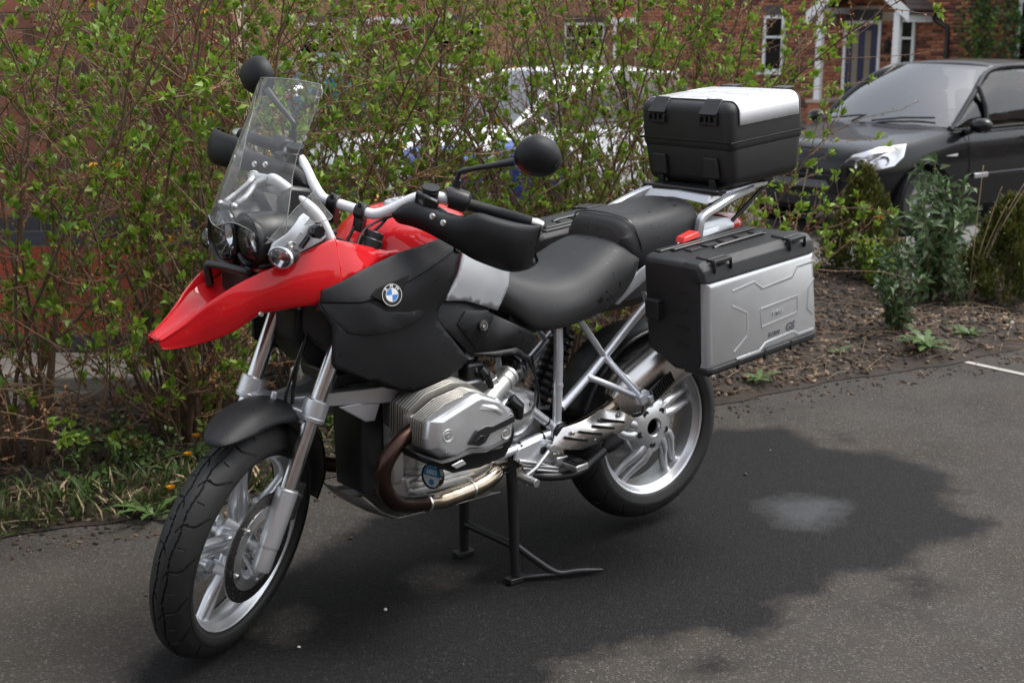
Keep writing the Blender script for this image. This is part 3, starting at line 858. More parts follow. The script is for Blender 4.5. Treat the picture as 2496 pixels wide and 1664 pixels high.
for c_ in range(30):
    z = -.005 + .075 * c_ + .0375
    if z > 2.3: break
    fam = 'd' if c_ in (0, 1, 8, 9) else ('r' if 2 <= c_ <= 7 else None)
    x = 0.0
    half0 = c_ % 2
    k = 0
    while x > -2.05:
        L_ = .1025 if (k == 0 and half0) else .215
        kind = fam or rnd.choice('aaabbc')
        inst('brick', BME[kind, 1 if L_ < .2 else 0], wl, (x - L_ / 2, .05 + rnd.uniform(-.002, .003), z + rnd.uniform(-.001, .001)), (rnd.uniform(-.006, .006), rnd.uniform(-.004, .004), rnd.uniform(-.006, .006)))
        x -= L_ + .010
        k += 1

# ================================================================ cars
def extract(o):
    dg = bpy.context.evaluated_depsgraph_get()
    me = bpy.data.meshes.new_from_object(o.evaluated_get(dg))
    return me
CARG = glassy('car_glass', (.55, .60, .60), 3.4, .01)
DARK = mat('car_dark', (.010, .010, .011), .7)
TYR = mat('car_tyre', (.016, .016, .016), .8)
ALLOY = mat('car_alloy', (.45, .45, .46), .35, .8)
def car(label, paint, loc, rz, z0, hood=1.0, roof=1.60, full=True, trim=None, glass=CARG, sc=1.0):
    """local: x forward with the bumper at 0, y left, z up"""
    root = thing('parked_car', label, 'car', (loc[0], loc[1], z0), rz)
    root.scale = (sc, sc, sc)
    xs = [.0, -.02, -.06, -.14, -.28, -.48, -.75, -1.05, -1.30, -1.8, -2.6, -3.3, -3.8, -4.1, -4.22, -4.26]
    wd = [.46, .56, .64, .71, .78, .84, .885, .898, .903, .905, .905, .90, .885, .85, .80, .70]
    tp = [.66, .73, .785, .835, .870, .892, .918, .962, 1.00, 1.0, 1.01, 1.02, 1.03, 1.03, 1.0, .90]
    bt = [.36, .30, .26, .23, .21, .20, .20, .20, .20, .20, .20, .20, .21, .24, .28, .36]
    rings = []
    for x, w_, t, b0 in zip(xs, wd, tp, bt):
        t *= hood; H = t - b0
        hoodish = x > -1.32
        half = [(0, b0), (.75 * w_, b0), (.93 * w_, b0 + .03), (.985 * w_, b0 + H * .28), (1.0 * w_, b0 + H * .52), (.992 * w_, b0 + H * .74), (.962 * w_, b0 + H * .89), (.91 * w_, b0 + H * .965), (.80 * w_, t - .004), (.5 * w_, t + (.022 if hoodish else .0)), (0, t + (.032 if hoodish else 0))]
        rings.append([(x, -y, z) for y, z in half[::-1]] + [(x, y, z) for y, z in half[1:-1]])
    sm = [spline([r[j] for r in rings], 3) for j in range(len(rings[0]))]
    b = MB().loft([[sm[j][i] for j in range(len(sm))] for i in range(len(sm[0]))], True)
    body = b.build('body', paint, root, sharp=38)
    # wheel openings
    cut = MB()
    for x in (-.86, -3.54):
        for s in (-1, 1):
            cut.tube([(x, s * .60, .315), (x, s * 1.1, .315)], .375, 40)
    co = cut.build('cut', DARK, root)
    md_ = body.modifiers.new('b', 'BOOLEAN'); md_.object = co; md_.operation = 'DIFFERENCE'; md_.solver = 'EXACT'
    bpy.context.view_layer.update()
    me = extract(body); body.modifiers.clear(); old = body.data; body.data = me; bpy.data.meshes.remove(old)
    me.materials.clear(); me.materials.append(paint)
    me.polygons.foreach_set('use_smooth', [True] * len(me.polygons)); me.set_sharp_from_angle(angle=R_(35))
    bpy.data.objects.remove(co)
    for x in (-.86, -3.54):
        for s in (-1, 1):
            MB().lathe([(.372, -.16), (.372, .13), (.385, .155), (.392, .145)], (x, s * .76, .315), (0, s, 0), 40, a0=0, a1=pi * 2).build('arch_liner', DARK, root)
            wh = MB().lathe([(.02, .095), (.06, .10), (.16, .085), (.185, .095), (.195, .10), (.20, .06)], (x, s * .76, .315), (0, s, 0), 36).build('wheel', ALLOY, root)
            MB().lathe([(.20, -.10), (.20, .09), (.225, .105), (.285, .10), (.312, .07), (.316, 0), (.312, -.08)], (x, s * .76, .315), (0, s, 0), 40).build('tyre', TYR, wh)
            for k in range(5):
                a = 2 * pi * k / 5
                MB().lathe([(.001, .002), (.04, .002)], (x + cos(a) * .11, s * .848, .315 + sin(a) * .11), (0, s, 0), 10).build('wheel_gap', DARK, wh)
    # greenhouse
    bz_ = 1.0 * hood
    W0 = lambda y: V(-1.14 - .20 * (y / .80) ** 2, y, bz_ - .005 + .02 * (1 - (abs(y) / .8) ** 2))
    W1 = lambda y: V(-2.02 - .13 * (y / .62) ** 2, y * .76, roof - .075 + .03 * (1 - (abs(y) / .8) ** 2))
    rows = []
    for j in range(9):
        t = j / 8
        rows.append([W0(y).lerp(W1(y), t) + V(.035, 0, .045) * sin(pi * t) for y in np.linspace(-.80, .80, 17)])
    MB().loft(rows, False, False).build('windscreen', glass, root, sharp=180)
    # roof
    rr = []
    for x, z, w_ in ((-2.04, 0, .60), (-2.35, .035, .615), (-2.8, .05, .62), (-3.3, .035, .61), (-3.75, -.03, .58), (-3.85, -.06, .56)):
        rr.append([(x - .12 * (abs(u) ** 2) * (1 if x > -2.2 else .2), u * w_, roof - .05 + z - .055 * abs(u) ** 3) for u in np.linspace(-1, 1, 13)])
    MB().loft(rr, False, False).build('roof', paint, root, sharp=180, solid=.02)
    for s in (-1, 1):
        A = [V(-1.34, s * .805, bz_), V(-2.16, s * .612, roof - .105), V(-2.9, s * .625, roof - .075), V(-3.72, s * .585, roof - .12), V(-3.98, s * .74, bz_ + .02)]
        MB().tube(spline([A[0] + V(.06, 0, -.02), A[0], A[0].lerp(A[1], .5) + V(.02, s * .018, .03), A[1], A[2], A[3]], 5), .036, 8, sx=1, sy=.8).build('pillar', paint, root)
        low = [V(-1.30, s * .835, bz_ - .012), V(-2.0, s * .862, bz_), V(-2.75, s * .868, bz_ + .01), V(-3.98, s * .80, bz_ + .03)]
        topc = [V(-1.36, s * .80, bz_ + .02), V(-2.16, s * .630, roof - .115), V(-2.8, s * .640, roof - .09), V(-3.72, s * .60, roof - .13)]
        g = MB().loft([[low[i].lerp(topc[i], t) + V(0, s * .035 * sin(pi * t), 0) for i in range(4)] for t in (0, .25, .5, .75, 1)], False, False)
        g.build('side_window', glassy('side_glass', (.42, .46, .46), 1.65, .01), root, sharp=180)
        for x0, x1 in ((-1.80, -1.90), (-2.72, -2.80), (-3.55, -3.75)):
            t0 = (x0 + 1.3) / -2.7
            pb = V(x0, s * .866, bz_); pt = V(x1 - .08, s * (.80 - .18 * min(1, max(.6, t0 * 1.6))), lerp(bz_, roof, .82 if x0 > -1.85 else .95) - .0)
            if x0 > -1.85: pt = V(-1.82, s * .725, lerp(bz_, roof, .60))
            MB().tube([pb, pb.lerp(pt, .5) + V(0, s * .032, 0), pt], .024, 6).build('door_pillar', DARK, root)
        MB().tube([V(-1.28, s * .862, bz_ - .022), V(-2.0, s * .888, bz_ - .012), V(-2.75, s * .893, bz_), V(-3.9, s * .845, bz_ + .02)], .012, 6).build('belt_seal', DARK, root)
        # mirror
        mo = MB().ball((0, 0, 0), 1, 16, (.10, .115, .075)); mo.xf(lambda p: V(p.x * (1.0 if p.x > 0 else .45), p.y, p.z) + V(-1.50, s * 1.015, bz_ + .02))
        mo.tube([(-1.42, s * .86, bz_ - .06), (-1.46, s * .94, bz_ - .02)], .035, 10)
        mo.build('door_mirror', paint, root, sharp=180)
        # door gaps and handles
        for x0 in (-1.50, -2.74):
            MB().tube([V(x0 + .03, s * .893, .93 * hood), V(x0, s * .9085, .70 * hood), V(x0 - .02, s * .905, .45), V(x0 - .02, s * .895, .30)], .004, 4).build('door_gap', DARK, root)
        if full:
            MB().tube([(-2.42, s * .91, .88 * hood), (-2.50, s * .928, .885 * hood), (-2.60, s * .928, .885 * hood), (-2.66, s * .91, .885 * hood)], .014, 8).build('door_handle', ALLOY, root)
            b = MB().loft([[(x, s * .902, .500), (x, s * .922, .508), (x, s * .922, .545), (x, s * .902, .552)] for x in (-1.58, -2.66)])
            b.build('door_strip', paint if trim is None else trim, root, bevel=.006)
            MB().loft([[(x, s * .902, .498), (x, s * .925, .506), (x, s * .925, .547), (x, s * .902, .554)] for x in (-1.58, -1.80)]).build('strip_end', ALLOY, root, bevel=.004)
            MB().prism([(-1.12, s * .900, .745), (-1.30, s * .9035, .76), (-1.30, s * .9035, .735)], (0, s * .006, 0)).build('side_repeater', mat('repeater', (.6, .6, .6), .2), root)
        # headlamp
        hp_ = [(-.64, .800, .875), (-.329, .724, .849), (-.116, .611, .788), (-.064, .557, .722), (-.041, .482, .609), (-.2, .734, .633), (-.423, .84, .685), (-.562, .835, .762)]
        def outw(p, k=1.0):
            n_ = V(.75, s * .65, .18).normalized()
            return V(p[0], s * p[1], p[2] * hood) + n_ * .012 * k
        cen = V(-.27, s * .72, .73 * hood) + V(.75, s * .65, .3).normalized() * .095
        hlp = MB(); pts_ = [outw(p, 4.2) for p in hp_]
        mid = [p.lerp(cen, .5) + V(.75, s * .65, .2).normalized() * .014 for p in pts_]
        vs = pts_ + mid + [cen]
        n_ = len(pts_)
        fs = [(i, (i + 1) % n_, n_ + (i + 1) % n_, n_ + i) for i in range(n_)] + [(n_ + i, n_ + (i + 1) % n_, 2 * n_) for i in range(n_)]
        hlo = MB().add(vs, fs).build('headlamp', LENS, root, sharp=180)
        inn = [p - V(.75, s * .65, .1).normalized() * .018 for p in pts_ + mid + [cen - V(.75, s * .65, .1).normalized() * .03]]
        MB().add(inn, fs).build('headlamp_bowl', mat('lamp_chrome', (.8, .8, .82), .22, .9, bump=.4, bscale=30), hlo)
        for dx, dy, dz, rr_ in ((-.17, .67, .690, .062), (-.36, .775, .735, .045)):
            MB().lathe([(.3 * rr_, -.01), (rr_ * .8, .012), (rr_, .018), (rr_ * 1.08, .010)], V(dx, s * dy, dz * hood) + V(.75, s * .65, .1).normalized() * .05, (.78, s * .6, .1), 24).build('lamp_ring', CHROME, hlo)
    # grille, bumper strips, plate, wipers
    def nose(z, w_, dx):
        return [V(interp(abs(y), [0, .3, .5, .62, .72, .80, .85], [.012, .008, -.02, -.07, -.14, -.28, -.48]) + dx, y, z) for y in np.linspace(-w_, w_, 25)]
    for k in range(4):
        MB().tube(nose(.590 + .036 * k, .46, .012 - .012 * k), .012, 6).build('grille_bar', DARK if k % 2 == 0 else BLKG, root)
    MB().loft([nose(.475, .78, .014), nose(.545, .78, .006), nose(.545, .78, -.03), nose(.475, .78, -.03)], False, False, True).build('bumper_strip', mat('bumper_grey', (.075, .077, .082), .45), root)
    MB().loft([nose(.30, .60, .004), nose(.42, .60, .016), nose(.42, .60, -.03), nose(.30, .6, -.03)], False, False, True).build('lower_grille', DARK, root)
    for y0, y1 in ((-.55, .10), (.0, .62)):
        MB().tube([(-1.13, y0, bz_ + .035), (-1.20, (y0 + y1) / 2, bz_ + .075), (-1.30, y1, bz_ + .085)], .010, 6).build('wiper', DARK, root)
    MB().tube([V(-.16, -.62, .815 * hood), V(-.085, -.40, .825 * hood), V(-.075, 0, .838 * hood), V(-.085, .40, .825 * hood), V(-.16, .62, .815 * hood)], .004, 4).build('bonnet_gap', DARK, root)
    # interior: dashboard, seats
    MB().box((-1.55, 0, bz_ - .03), (.55, 1.4, .10)).build('dashboard', DARK, root, bevel=.04)
    SEATC = mat('car_seat', (.05, .05, .055), .8)
    for y in (-.36, .36):
        MB().box((-2.55, y, .98), (.16, .46, .62), Matrix.Rotation(R_(12), 3, 'Y')).build('car_seat', SEATC, root, bevel=.06)
        MB().box((-2.66, y, 1.36), (.10, .26, .16)).build('headrest', SEATC, root, bevel=.04)
    MB().box((-3.45, 0, 1.0), (.16, 1.25, .55), Matrix.Rotation(R_(12), 3, 'Y')).build('rear_bench', SEATC, root, bevel=.06)
    MB().box((-2.0, 0, roof - .17), (.04, .24, .06)).build('cabin_mirror', DARK, root, bevel=.015)
    return root
BLACKC = mat('black_metallic', (.004, .0042, .005), .30, .0, .45, var=.1, spec=.15)
bc = car('black people carrier parked behind the right-hand bed', BLACKC, (7.73, 5.107), R_(178.0), -.271, roof=1.62, sc=.991)
# round paper licence disc on the black car's windscreen
dk = V(-1.40, .50, 1.135)
dn = V(.62, .12, .77).normalized()
MB().lathe([(.001, .006), (.042, .006), (.042, .002)], V(-1.375, .60, 1.085), dn, 24).build('licence_disc', mat('disc_paper', (.62, .66, .66), .4), bc)
wc = car('white car standing behind the central bushes', mat('white_car_paint', (.78, .79, .80), .25, 0, .8), (4.75, 8.1), R_(178), -.285, roof=1.56)
car('teal car parked far back at the upper left', mat('teal_car_paint', (.03, .16, .22), .25, .3, .8), tuple(fr(27, -5.2))[:2], R_(200), -.285, roof=1.5)

# ================================================================ wheelie bins and bags
def bin_(x, y, rz, body, lid, label):
    z = gz(x, y)
    root = thing('wheelie_bin', label, 'bin', (x, y, z), rz, group='wheelie bins behind the bushes')
    b = MB().loft([[(-a, -c_, h), (a, -c_, h), (a, c_, h), (-a, c_, h)] for a, c_, h in ((.20, .24, .06), (.24, .30, .60), (.265, .335, .93), (.29, .36, .935), (.29, .36, .975))])
    bo = b.build('bin_body', body, root, bevel=.02)
    MB().loft([[(-a, -c_, h), (a, -c_, h), (a, c_, h), (-a, c_, h)] for a, c_, h in ((.30, .37, .978), (.30, .37, 1.01), (.24, .30, 1.055))]).build('bin_lid', lid, root, bevel=.02)
    MB().tube([(-.20, .38, .98), (-.20, .43, 1.0), (.20, .43, 1.0), (.20, .38, .98)], .014, 8).build('bin_handle', lid, root)
    for s in (-1, 1):
        MB().cyl((s * .20, .30, .10), (s * .26, .30, .10), .10, n=20).build('bin_wheel', TYR, root)
BB = mat('bin_blue', (.010, .045, .20), .45, var=.1); BLD = mat('bin_blue_lid', (.015, .055, .24), .35)
GB = mat('bin_green', (.010, .045, .028), .45, var=.1)
bin_(3.62, 5.05, R_(-30), BB, BLD, 'blue wheelie bin standing behind the handlebar')
bin_(4.42, 5.0, R_(-38), BB, BLD, 'blue wheelie bin behind the left mirror')
bin_(2.72, 5.35, R_(-40), GB, mat('bin_lid_sky_sheen', (.20, .23, .22), .3), 'dark green wheelie bin nearest the windscreen')  # pale lid colour paints in the sky it reflects
BAG = mat('bag_white', (.72, .73, .76), .35, bump=.3, bscale=25)
def bag(x, y, r, label):
    b = MB().ball((0, 0, r * .62), r, 22, (1, .85, .8)); rr_ = random.Random(int(x * 100))
    ph = [rr_.uniform(0, 6) for _ in range(6)]
    b.xf(lambda p: V(p.x, p.y, max(0, p.z)) * (1 + .07 * sin(p.x * 19 + ph[0]) * sin(p.z * 17 + ph[1]) + .05 * sin(p.y * 31 + ph[2])))
    b.tube([(0, 0, r * 1.3), (.01, 0, r * 1.55), (.05, .02, r * 1.7)], [.05, .02, .05], 9)
    o = tag(b.build('refuse_bag', BAG, None, sharp=180), label, 'bag', 'white bags by the bins'); o.location = (x, y, gz(x, y))
bag(3.06, 4.62, .26, 'knotted white refuse bag between green and blue bin')
bag(2.75, 4.45, .20, 'smaller white refuse bag in front of the green bin')

# ================================================================ houses
def brickstuff(name, parent, rects, mats, seed=1, L=.215, H=.065, J=.010, face=0.0):
    """rects: (x0,x1,z0,z1) areas on local plane y=0 facing -y, real bricks joined"""
    rg = np.random.default_rng(seed); c = []; 
    for x0, x1, z0, z1 in rects:
        z = z0; r_ = 0
        while z + H <= z1 + .02:
            x = x0 - (L + J) / 2 * (r_ % 2)
            while x < x1:
                a, b_ = max(x, x0), min(x + L, x1)
                if b_ - a > .03:
                    c.append((a, b_, z, z + H))
                x += L + J
            z += H + J; r_ += 1
    c = np.array(c); n = len(c); d = rg.uniform(-.010, -.006, n)
    q = lambda a, b_, y: np.stack([a, np.full(n, 0) + y, b_], 1)
    vs = np.stack([q(c[:, 0], c[:, 2], d), q(c[:, 1], c[:, 2], d), q(c[:, 1], c[:, 3], d), q(c[:, 0], c[:, 3], d), q(c[:, 0], c[:, 2], .002), q(c[:, 1], c[:, 2], .002), q(c[:, 1], c[:, 3], .002), q(c[:, 0], c[:, 3], .002)], 1).reshape(-1, 3)
    o = np.arange(n)[:, None] * 8
    fs = np.stack([o + f for f in ([0, 1, 2, 3], [0, 4, 5, 1], [1, 5, 6, 2], [2, 6, 7, 3], [3, 7, 4, 0])], 1).reshape(-1, 4)
    ob = np_obj(name, vs, fs, mats, np.repeat(rg.choice(len(mats), n), 5), parent); ob['kind'] = 'stuff'
    return ob
HB = [mat('house_brick_a', (.40, .145, .075), .9, var=.25), mat('house_brick_b', (.29, .10, .055), .9, var=.25), mat('house_brick_c', (.42, .17, .09), .9, var=.2), mat('house_brick_d', (.13, .05, .036), .9, var=.2)]
UPVC = mat('white_frame', (.75, .75, .74), .4)
SOLD = mat('soldier_grey', (.075, .075, .075), .8, var=.2)
PANE = glassy('house_pane', (.10, .11, .12), 1.5, .01)
NAVY = mat('door_navy', (.007, .010, .055), .35, 0, .2)
for k_, (z0_, z1_, mm) in enumerate(((0, .14, [BM['d']]), (.145, .59, [BM['r']]), (.595, .74, [BM['d']]), (.745, 2.3, [BM['a'], BM['b'], BM['a'], BM['c']]))):
    brickstuff('brick', wl, [(-3.98, -2.13, z0_, z1_)], mm, 50 + k_)
h1o = fr(28.75, 6.75)
h1 = thing('brick_house', 'red brick house with white gabled porch and navy door, upper right', 'house', (h1o.x, h1o.y, -.30), math.atan2(RGT.y, RGT.x) - R_(42))
# local: x along the wall to the right, y away from the viewer, z up
MB().box((2.4, 3.02, 3.0), (15.0, 6.0, 6.0)).build('wall', MORT, h1, smooth=False)
MB().loft([[(-5.3, -.4, 5.9), (-5.3, 3.0, 8.6), (-5.3, 6.4, 5.9)], [(10.1, -.4, 5.9), (10.1, 3.0, 8.6), (10.1, 6.4, 5.9)]]).build('roof', mat('roof_tile', (.09, .07, .065), .85, bump=.6, bscale=12, var=.25), h1)
DX0, DX1 = .38, 1.22
brickstuff('brick', h1, [(-5.0, -1.58, 0, 3.2), (-1.02, DX0, .0, 3.2), (DX1, 2.0, .0, 1.15), (DX1, 1.62, 1.15, 2.1), (DX1, 2.0, 2.30, 3.2), (DX0, DX1, 2.42, 3.2), (1.98, 4.0, 0, 3.2), (4.0, 5.5, 0, 1.2), (4.0, 5.5, 2.7, 3.2), (5.5, 7.0, 0, 3.2), (-1.58, -1.02, 0, 1.0), (-1.58, -1.02, 2.3, 3.2)], HB, 4)
def win(x, z, w_, h, parent=h1, dep=.06):
    f = MB()
    for c_, d in (((x, .02, z + .03), (w_, .07, .06)), ((x, .02, z + h - .03), (w_, .07, .06)), ((x - w_ / 2 + .03, .021, z + h / 2), (.06, .07, h - .12)), ((x + w_ / 2 - .03, .021, z + h / 2), (.06, .07, h - .12))):
        f.box((c_[0], c_[1] - dep, c_[2]), d)
    fo = f.build('window', UPVC, parent, smooth=False)
    MB().box((x, .03 - dep, z + h / 2), (w_ - .12, .01, h - .12)).build('pane', PANE, fo, smooth=False)
    MB().box((x, .018 - dep, z + h * .62), (w_ - .12, .05, .045)).build('transom', UPVC, fo, smooth=False)
    MB().box((x, -.03 - dep, z - .03), (w_ + .16, .12, .05)).build('sill', UPVC, fo, smooth=False)
    for k in range(max(2, int(w_ / .075))):
        MB().box((x - w_ / 2 + .0375 + .075 * k, -.008, z + h + .12), (.065, .03, .20)).build('lintel_brick', SOLD, fo, smooth=False)
win(-1.30, 1.05, .52, 1.2)
win(1.80, 1.15, .34, 1.0)
b = MB()
for c_, d in ((((DX0 + .03), 0, 1.06), (.06, .10, 2.12)), (((DX1 - .03), 0, 1.06), (.06, .10, 2.12)), (((DX0 + DX1) / 2, 0, 2.09), (.72, .10, .06))):
    b.box(c_, d)
do = b.build('door_frame', UPVC, h1, smooth=False)
dr_ = MB().box(((DX0 + DX1) / 2, .0, 1.03), (.71, .06, 2.04)).build('door', NAVY, h1, smooth=False)
for x in (.66, .94):
    MB().box((x, -.034, 1.35), (.13, .012, 1.15)).build('door_pane', mat('door_glass', (.22, .18, .13), .25), dr_, smooth=False)
    MB().box((x, -.034, .40), (.16, .012, .40)).build('door_panel', NAVY, dr_, smooth=False)
for k in range(11):
    MB().box((DX0 + .04 + .075 * k, -.006, 2.24), (.065, .03, .215)).build('lintel_brick', SOLD, h1, smooth=False)
b = MB().tube([(1.42, -.02, 1.75), (1.42, -.12, 1.80), (1.42, -.13, 1.72)], .015, 8).lathe([(.02, .12), (.07, .08), (.065, -.10), (.03, -.14)], (1.42, -.13, 1.62), (0, 0, 1), 12)
b.build('wall_lantern', BLKS, h1)
MB().box((1.42, -.012, 1.10), (.14, .02, .11)).build('number_plate', SOLD, h1, smooth=False)
t = text_mb('21', .08, .002); t.xf(lambda p: V(1.42 + p.x, -.026, 1.10 + p.y)).build('number_lettering', UPVC, h1, smooth=False)
# porch: posts on dwarf walls, bargeboards, tiled roof
for x in (.42, 2.10):
    po = MB().box((x, -1.10, 1.40), (.13, .13, 1.75)).build('porch_post', UPVC, h1, smooth=False, bevel=.01)
    MB().box((x, -.62, .24), (.30, 1.20, .48)).build('porch_wall', HB[0], h1, smooth=False)
    MB().box((x, -.62, .51), (.38, 1.28, .07)).build('wall_cap', mat('cap_stone', (.42, .33, .27), .85), h1, smooth=False, bevel=.01)
    MB().box((x, -.56, 2.32), (.10, 1.12, .12)).build('porch_beam', UPVC, h1, smooth=False)
apex = V(1.26, -1.2, 3.20)
for s in (-1, 1):
    ev = V(1.26 + s * 1.12, -1.2, 2.30)
    d = (ev - apex); nrm = V(-d.z, 0, d.x).normalized() * (1 if s < 0 else -1)
    MB().loft([[p + V(0, -.03, 0), p + V(0, .03, 0), p + V(0, .03, -.22), p + V(0, -.03, -.22)] for p in (apex, ev)]).build('bargeboard', UPVC, h1, smooth=False)
    # tile courses
    rows_n = 9
    for k in range(rows_n):
        p0 = apex.lerp(ev, k / rows_n); p1 = apex.lerp(ev, (k + 1.12) / rows_n)
        u_ = V(0, 0, 1)
        for q in range(5):
            y0 = .02 + .243 * q + (.12 if k % 2 else 0)
            y1 = min(1.21, y0 + .237)
            if y1 - y0 < .05: continue
            MB().loft([[p0 + V(0, y0, .012), p0 + V(0, y1, .012), p0 + V(0, y1, .03), p0 + V(0, y0, .03)], [p1 + V(0, y0, .03), p1 + V(0, y1, .03), p1 + V(0, y1, .05), p1 + V(0, y0, .05)]]).build('roof_tile', MATS['roof_tile'], h1, smooth=False)
    MB().tube([ev + V(s * .05, -.02, -.02), ev + V(s * .05, 1.2, -.02)], .055, 8).build('gutter', BLKS, h1)
    MB().box(ev + V(-s * .02, .6, -.13), (.03, 1.2, .18)).build('fascia', UPVC, h1, smooth=False)
MB().tube(spline([(2.40, -.16, 2.26), (2.42, -.12, 2.12), (2.62, -.07, 1.98), (2.66, -.06, 1.8), (2.66, -.06, .2)], 4), .045, 10).build('downpipe', BLKS, h1)
MB().box((1.26, -1.17, 2.9), (.08, .06, .4)).build('gable_post', UPVC, h1, smooth=False)

def far_house(f, r, rz, w_, label, wallc, roofc, doorc, h=5.2, wins=((-2.2, .95), (1.9, .95)), z0=-.3):
    o = fr(f, r)
    root = thing('terraced_house', label, 'house', (o.x, o.y, z0), math.atan2(RGT.y, RGT.x) + rz, group='far houses')
    m = bpy.data.materials.get('farbrick_' + label[:8]) or mat('farbrick_' + label[:8], wallc, .9, var=.15, vscale=3, bump=.3, bscale=10)
    MB().box((0, 3.5, h / 2), (w_, 7, h)).build('wall', MORT, root, smooth=False)
    bm2 = [m, mat('farbrick2_' + label[:8], tuple(c * .82 for c in wallc), .9), mat('farbrick3_' + label[:8], tuple(c * 1.12 for c in wallc), .9)]
    brickstuff('brick', root, [(-w_ / 2, w_ / 2, 0, 2.9)], bm2, abs(int(f)), L=.215, H=.065)
    MB().loft([[(x, -.5, h), (x, 3.5, h + 2.6), (x, 7.5, h)] for x in (-w_ / 2 - .3, w_ / 2 + .3)]).build('roof', mat('roof_' + label[:8], roofc, .85, bump=.5, bscale=8, var=.2), root)
    for x, z in wins:
        win(x, z, 1.3, 1.25, root, .07)
    dfo = MB().box((0, -.03, 1.06), (1.02, .09, 2.12)).build('door_frame', UPVC, root, smooth=False)
    MB().box((0, -.06, 1.02), (.84, .07, 2.02)).build('door', doorc, root, smooth=False)
    # lean-to canopy with white fascia
    MB().loft([[(-1.3, -.9, 2.35), (-1.3, -.02, 2.75), (-1.3, -.02, 2.63), (-1.3, -.9, 2.25)], [(1.3, -.9, 2.35), (1.3, -.02, 2.75), (1.3, -.02, 2.63), (1.3, -.9, 2.25)]]).build('canopy', mat('canopy_tile', (.22, .06, .045), .85, var=.2), root, smooth=False)
    MB().box((0, -.92, 2.26), (2.7, .05, .18)).build('fascia', UPVC, root, smooth=False)
    for x in (-1.22, 1.22):
        MB().box((x, -.86, 1.1), (.09, .09, 2.2)).build('canopy_post', UPVC, root, smooth=False)
    return root
BUFF = (.36, .20, .10)
far_house(40, -3.4, R_(8), 8.6, 'buff brick house with red canopy behind the windscreen', BUFF, (.10, .06, .05), mat('door_red', (.20, .015, .015), .4))
far_house(44, 4.6, R_(-4), 9.0, 'pale brick house far behind the seat and mirror', (.30, .17, .11), (.09, .065, .06), mat('door_maroon', (.12, .012, .014), .4))
far_house(46, -14.0, R_(10), 9.5, 'buff brick house at the far upper left', BUFF, (.10, .06, .05), mat('door_grey', (.2, .2, .2), .4))
far_house(47, 15.0, R_(-6), 10, 'brown brick house far back between bush and porch', (.26, .10, .06), (.09, .06, .05), mat('door_white', (.6, .6, .6), .4))
# clipped hedge and dark shrubs far back, climbing plant on the porch house
def mass(name, label, cat, loc, dims, n, mats, seed, ll=.07):
    rg = np.random.default_rng(seed)
    root = thing(name, label, cat, loc)
    p = rg.normal(size=(n, 3)); p /= np.linalg.norm(p, axis=1)[:, None]
    p *= (rg.uniform(.55, 1, n) ** .5)[:, None] * (1 + .18 * np.sin(p[:, :1] * 7 + seed) + .15 * np.sin(p[:, 1:2] * 9) + .12 * np.sin(p[:, 2:3] * 11))
    p = p * np.array(dims); p[:, 2] += dims[2]
    vs, fs = leaf_arrays(p, rg.normal(size=(n, 3)) + np.array([0, 0, .4]), rg.uniform(.6, 1.3, n) * ll, .3, rg)
    np_obj('crown', vs, fs, mats, np.repeat(rg.choice(len(mats), n), 4), root)['kind'] = 'stuff'
    MB().tube([(0, 0, -.1), (.03, 0, dims[2]), (0, .03, dims[2] * 1.5)], [.06, .04, .02], 7).build('trunk', BARK, root)
mass('garden_shrub', 'dark round evergreen shrub far behind the windscreen', 'shrub', tuple(fr(24, -2.35, -.3)), (.75, .75, .62), 5000, [LF[1], BUD[2], BUD[2]], 3)
mass('garden_shrub', 'green shrub below the pale house, right of centre', 'shrub', tuple(fr(33, 1.1, -.3)), (1.2, 1.0, .9), 5000, [LF[1], BUD[2]], 4)
mass('climbing_plant', 'climbing plant covering the brick house at the upper right corner', 'climber', tuple(fr(26.2, 9.55, -.3)), (1.05, .55, 1.75), 8000, [LF[1], BUD[0], BUD[2]], 5, .085)
win(4.75, 1.2, 1.4, 1.3)
far_house(13, 27, R_(-62), 12, 'brick house beyond the right edge, mirrored in the black car doors', (.24, .09, .055), (.09, .06, .05), NAVY, h=4.8, z0=-.28)  # out-of-view house added to darken what the car doors reflect
# unseen houses across the drive, added to darken reflections in paint and chrome
for f_, r_, nm in ((-8.5, -9.5, 'brick house across the drive, mirrored in the bike paint'), (-9.0, .6, 'second brick house across the drive, mirrored in the valve cover'), (-8.5, 10.8, 'third brick house across the drive, mirrored in the near pannier')):
    far_house(f_, r_, R_(180), 9.5, nm, (.24, .09, .055), (.09, .06, .05), NAVY, h=4.6, z0=0)
# ================================================================ the motorcycle
# bike frame: front points to -x, its left side to -y, ground z = 0
moto = thing('motorcycle', 'red, black and silver touring motorcycle on its centre stand, wheel turned left', 'motorcycle')
WB, DEL, RAKE = 1.515, R_(32.2), R_(25.7)
FA = Vector((-WB / 2, 0, .329))
RA = Vector((WB / 2, 0, .348))
AX = Vector((sin(RAKE), 0, cos(RAKE)))
SO = FA + Vector((cos(RAKE), 0, -sin(RAKE))) * .044
SM = Matrix.Rotation(DEL, 3, AX)
def S(p):
    return SM @ (Vector(p) - SO) + SO

def pol(c, a, r, y):
    """point in a wheel plane: a = angle from top towards the front"""
    return Vector((c.x - r * sin(a), y, c.z + r * cos(a)))

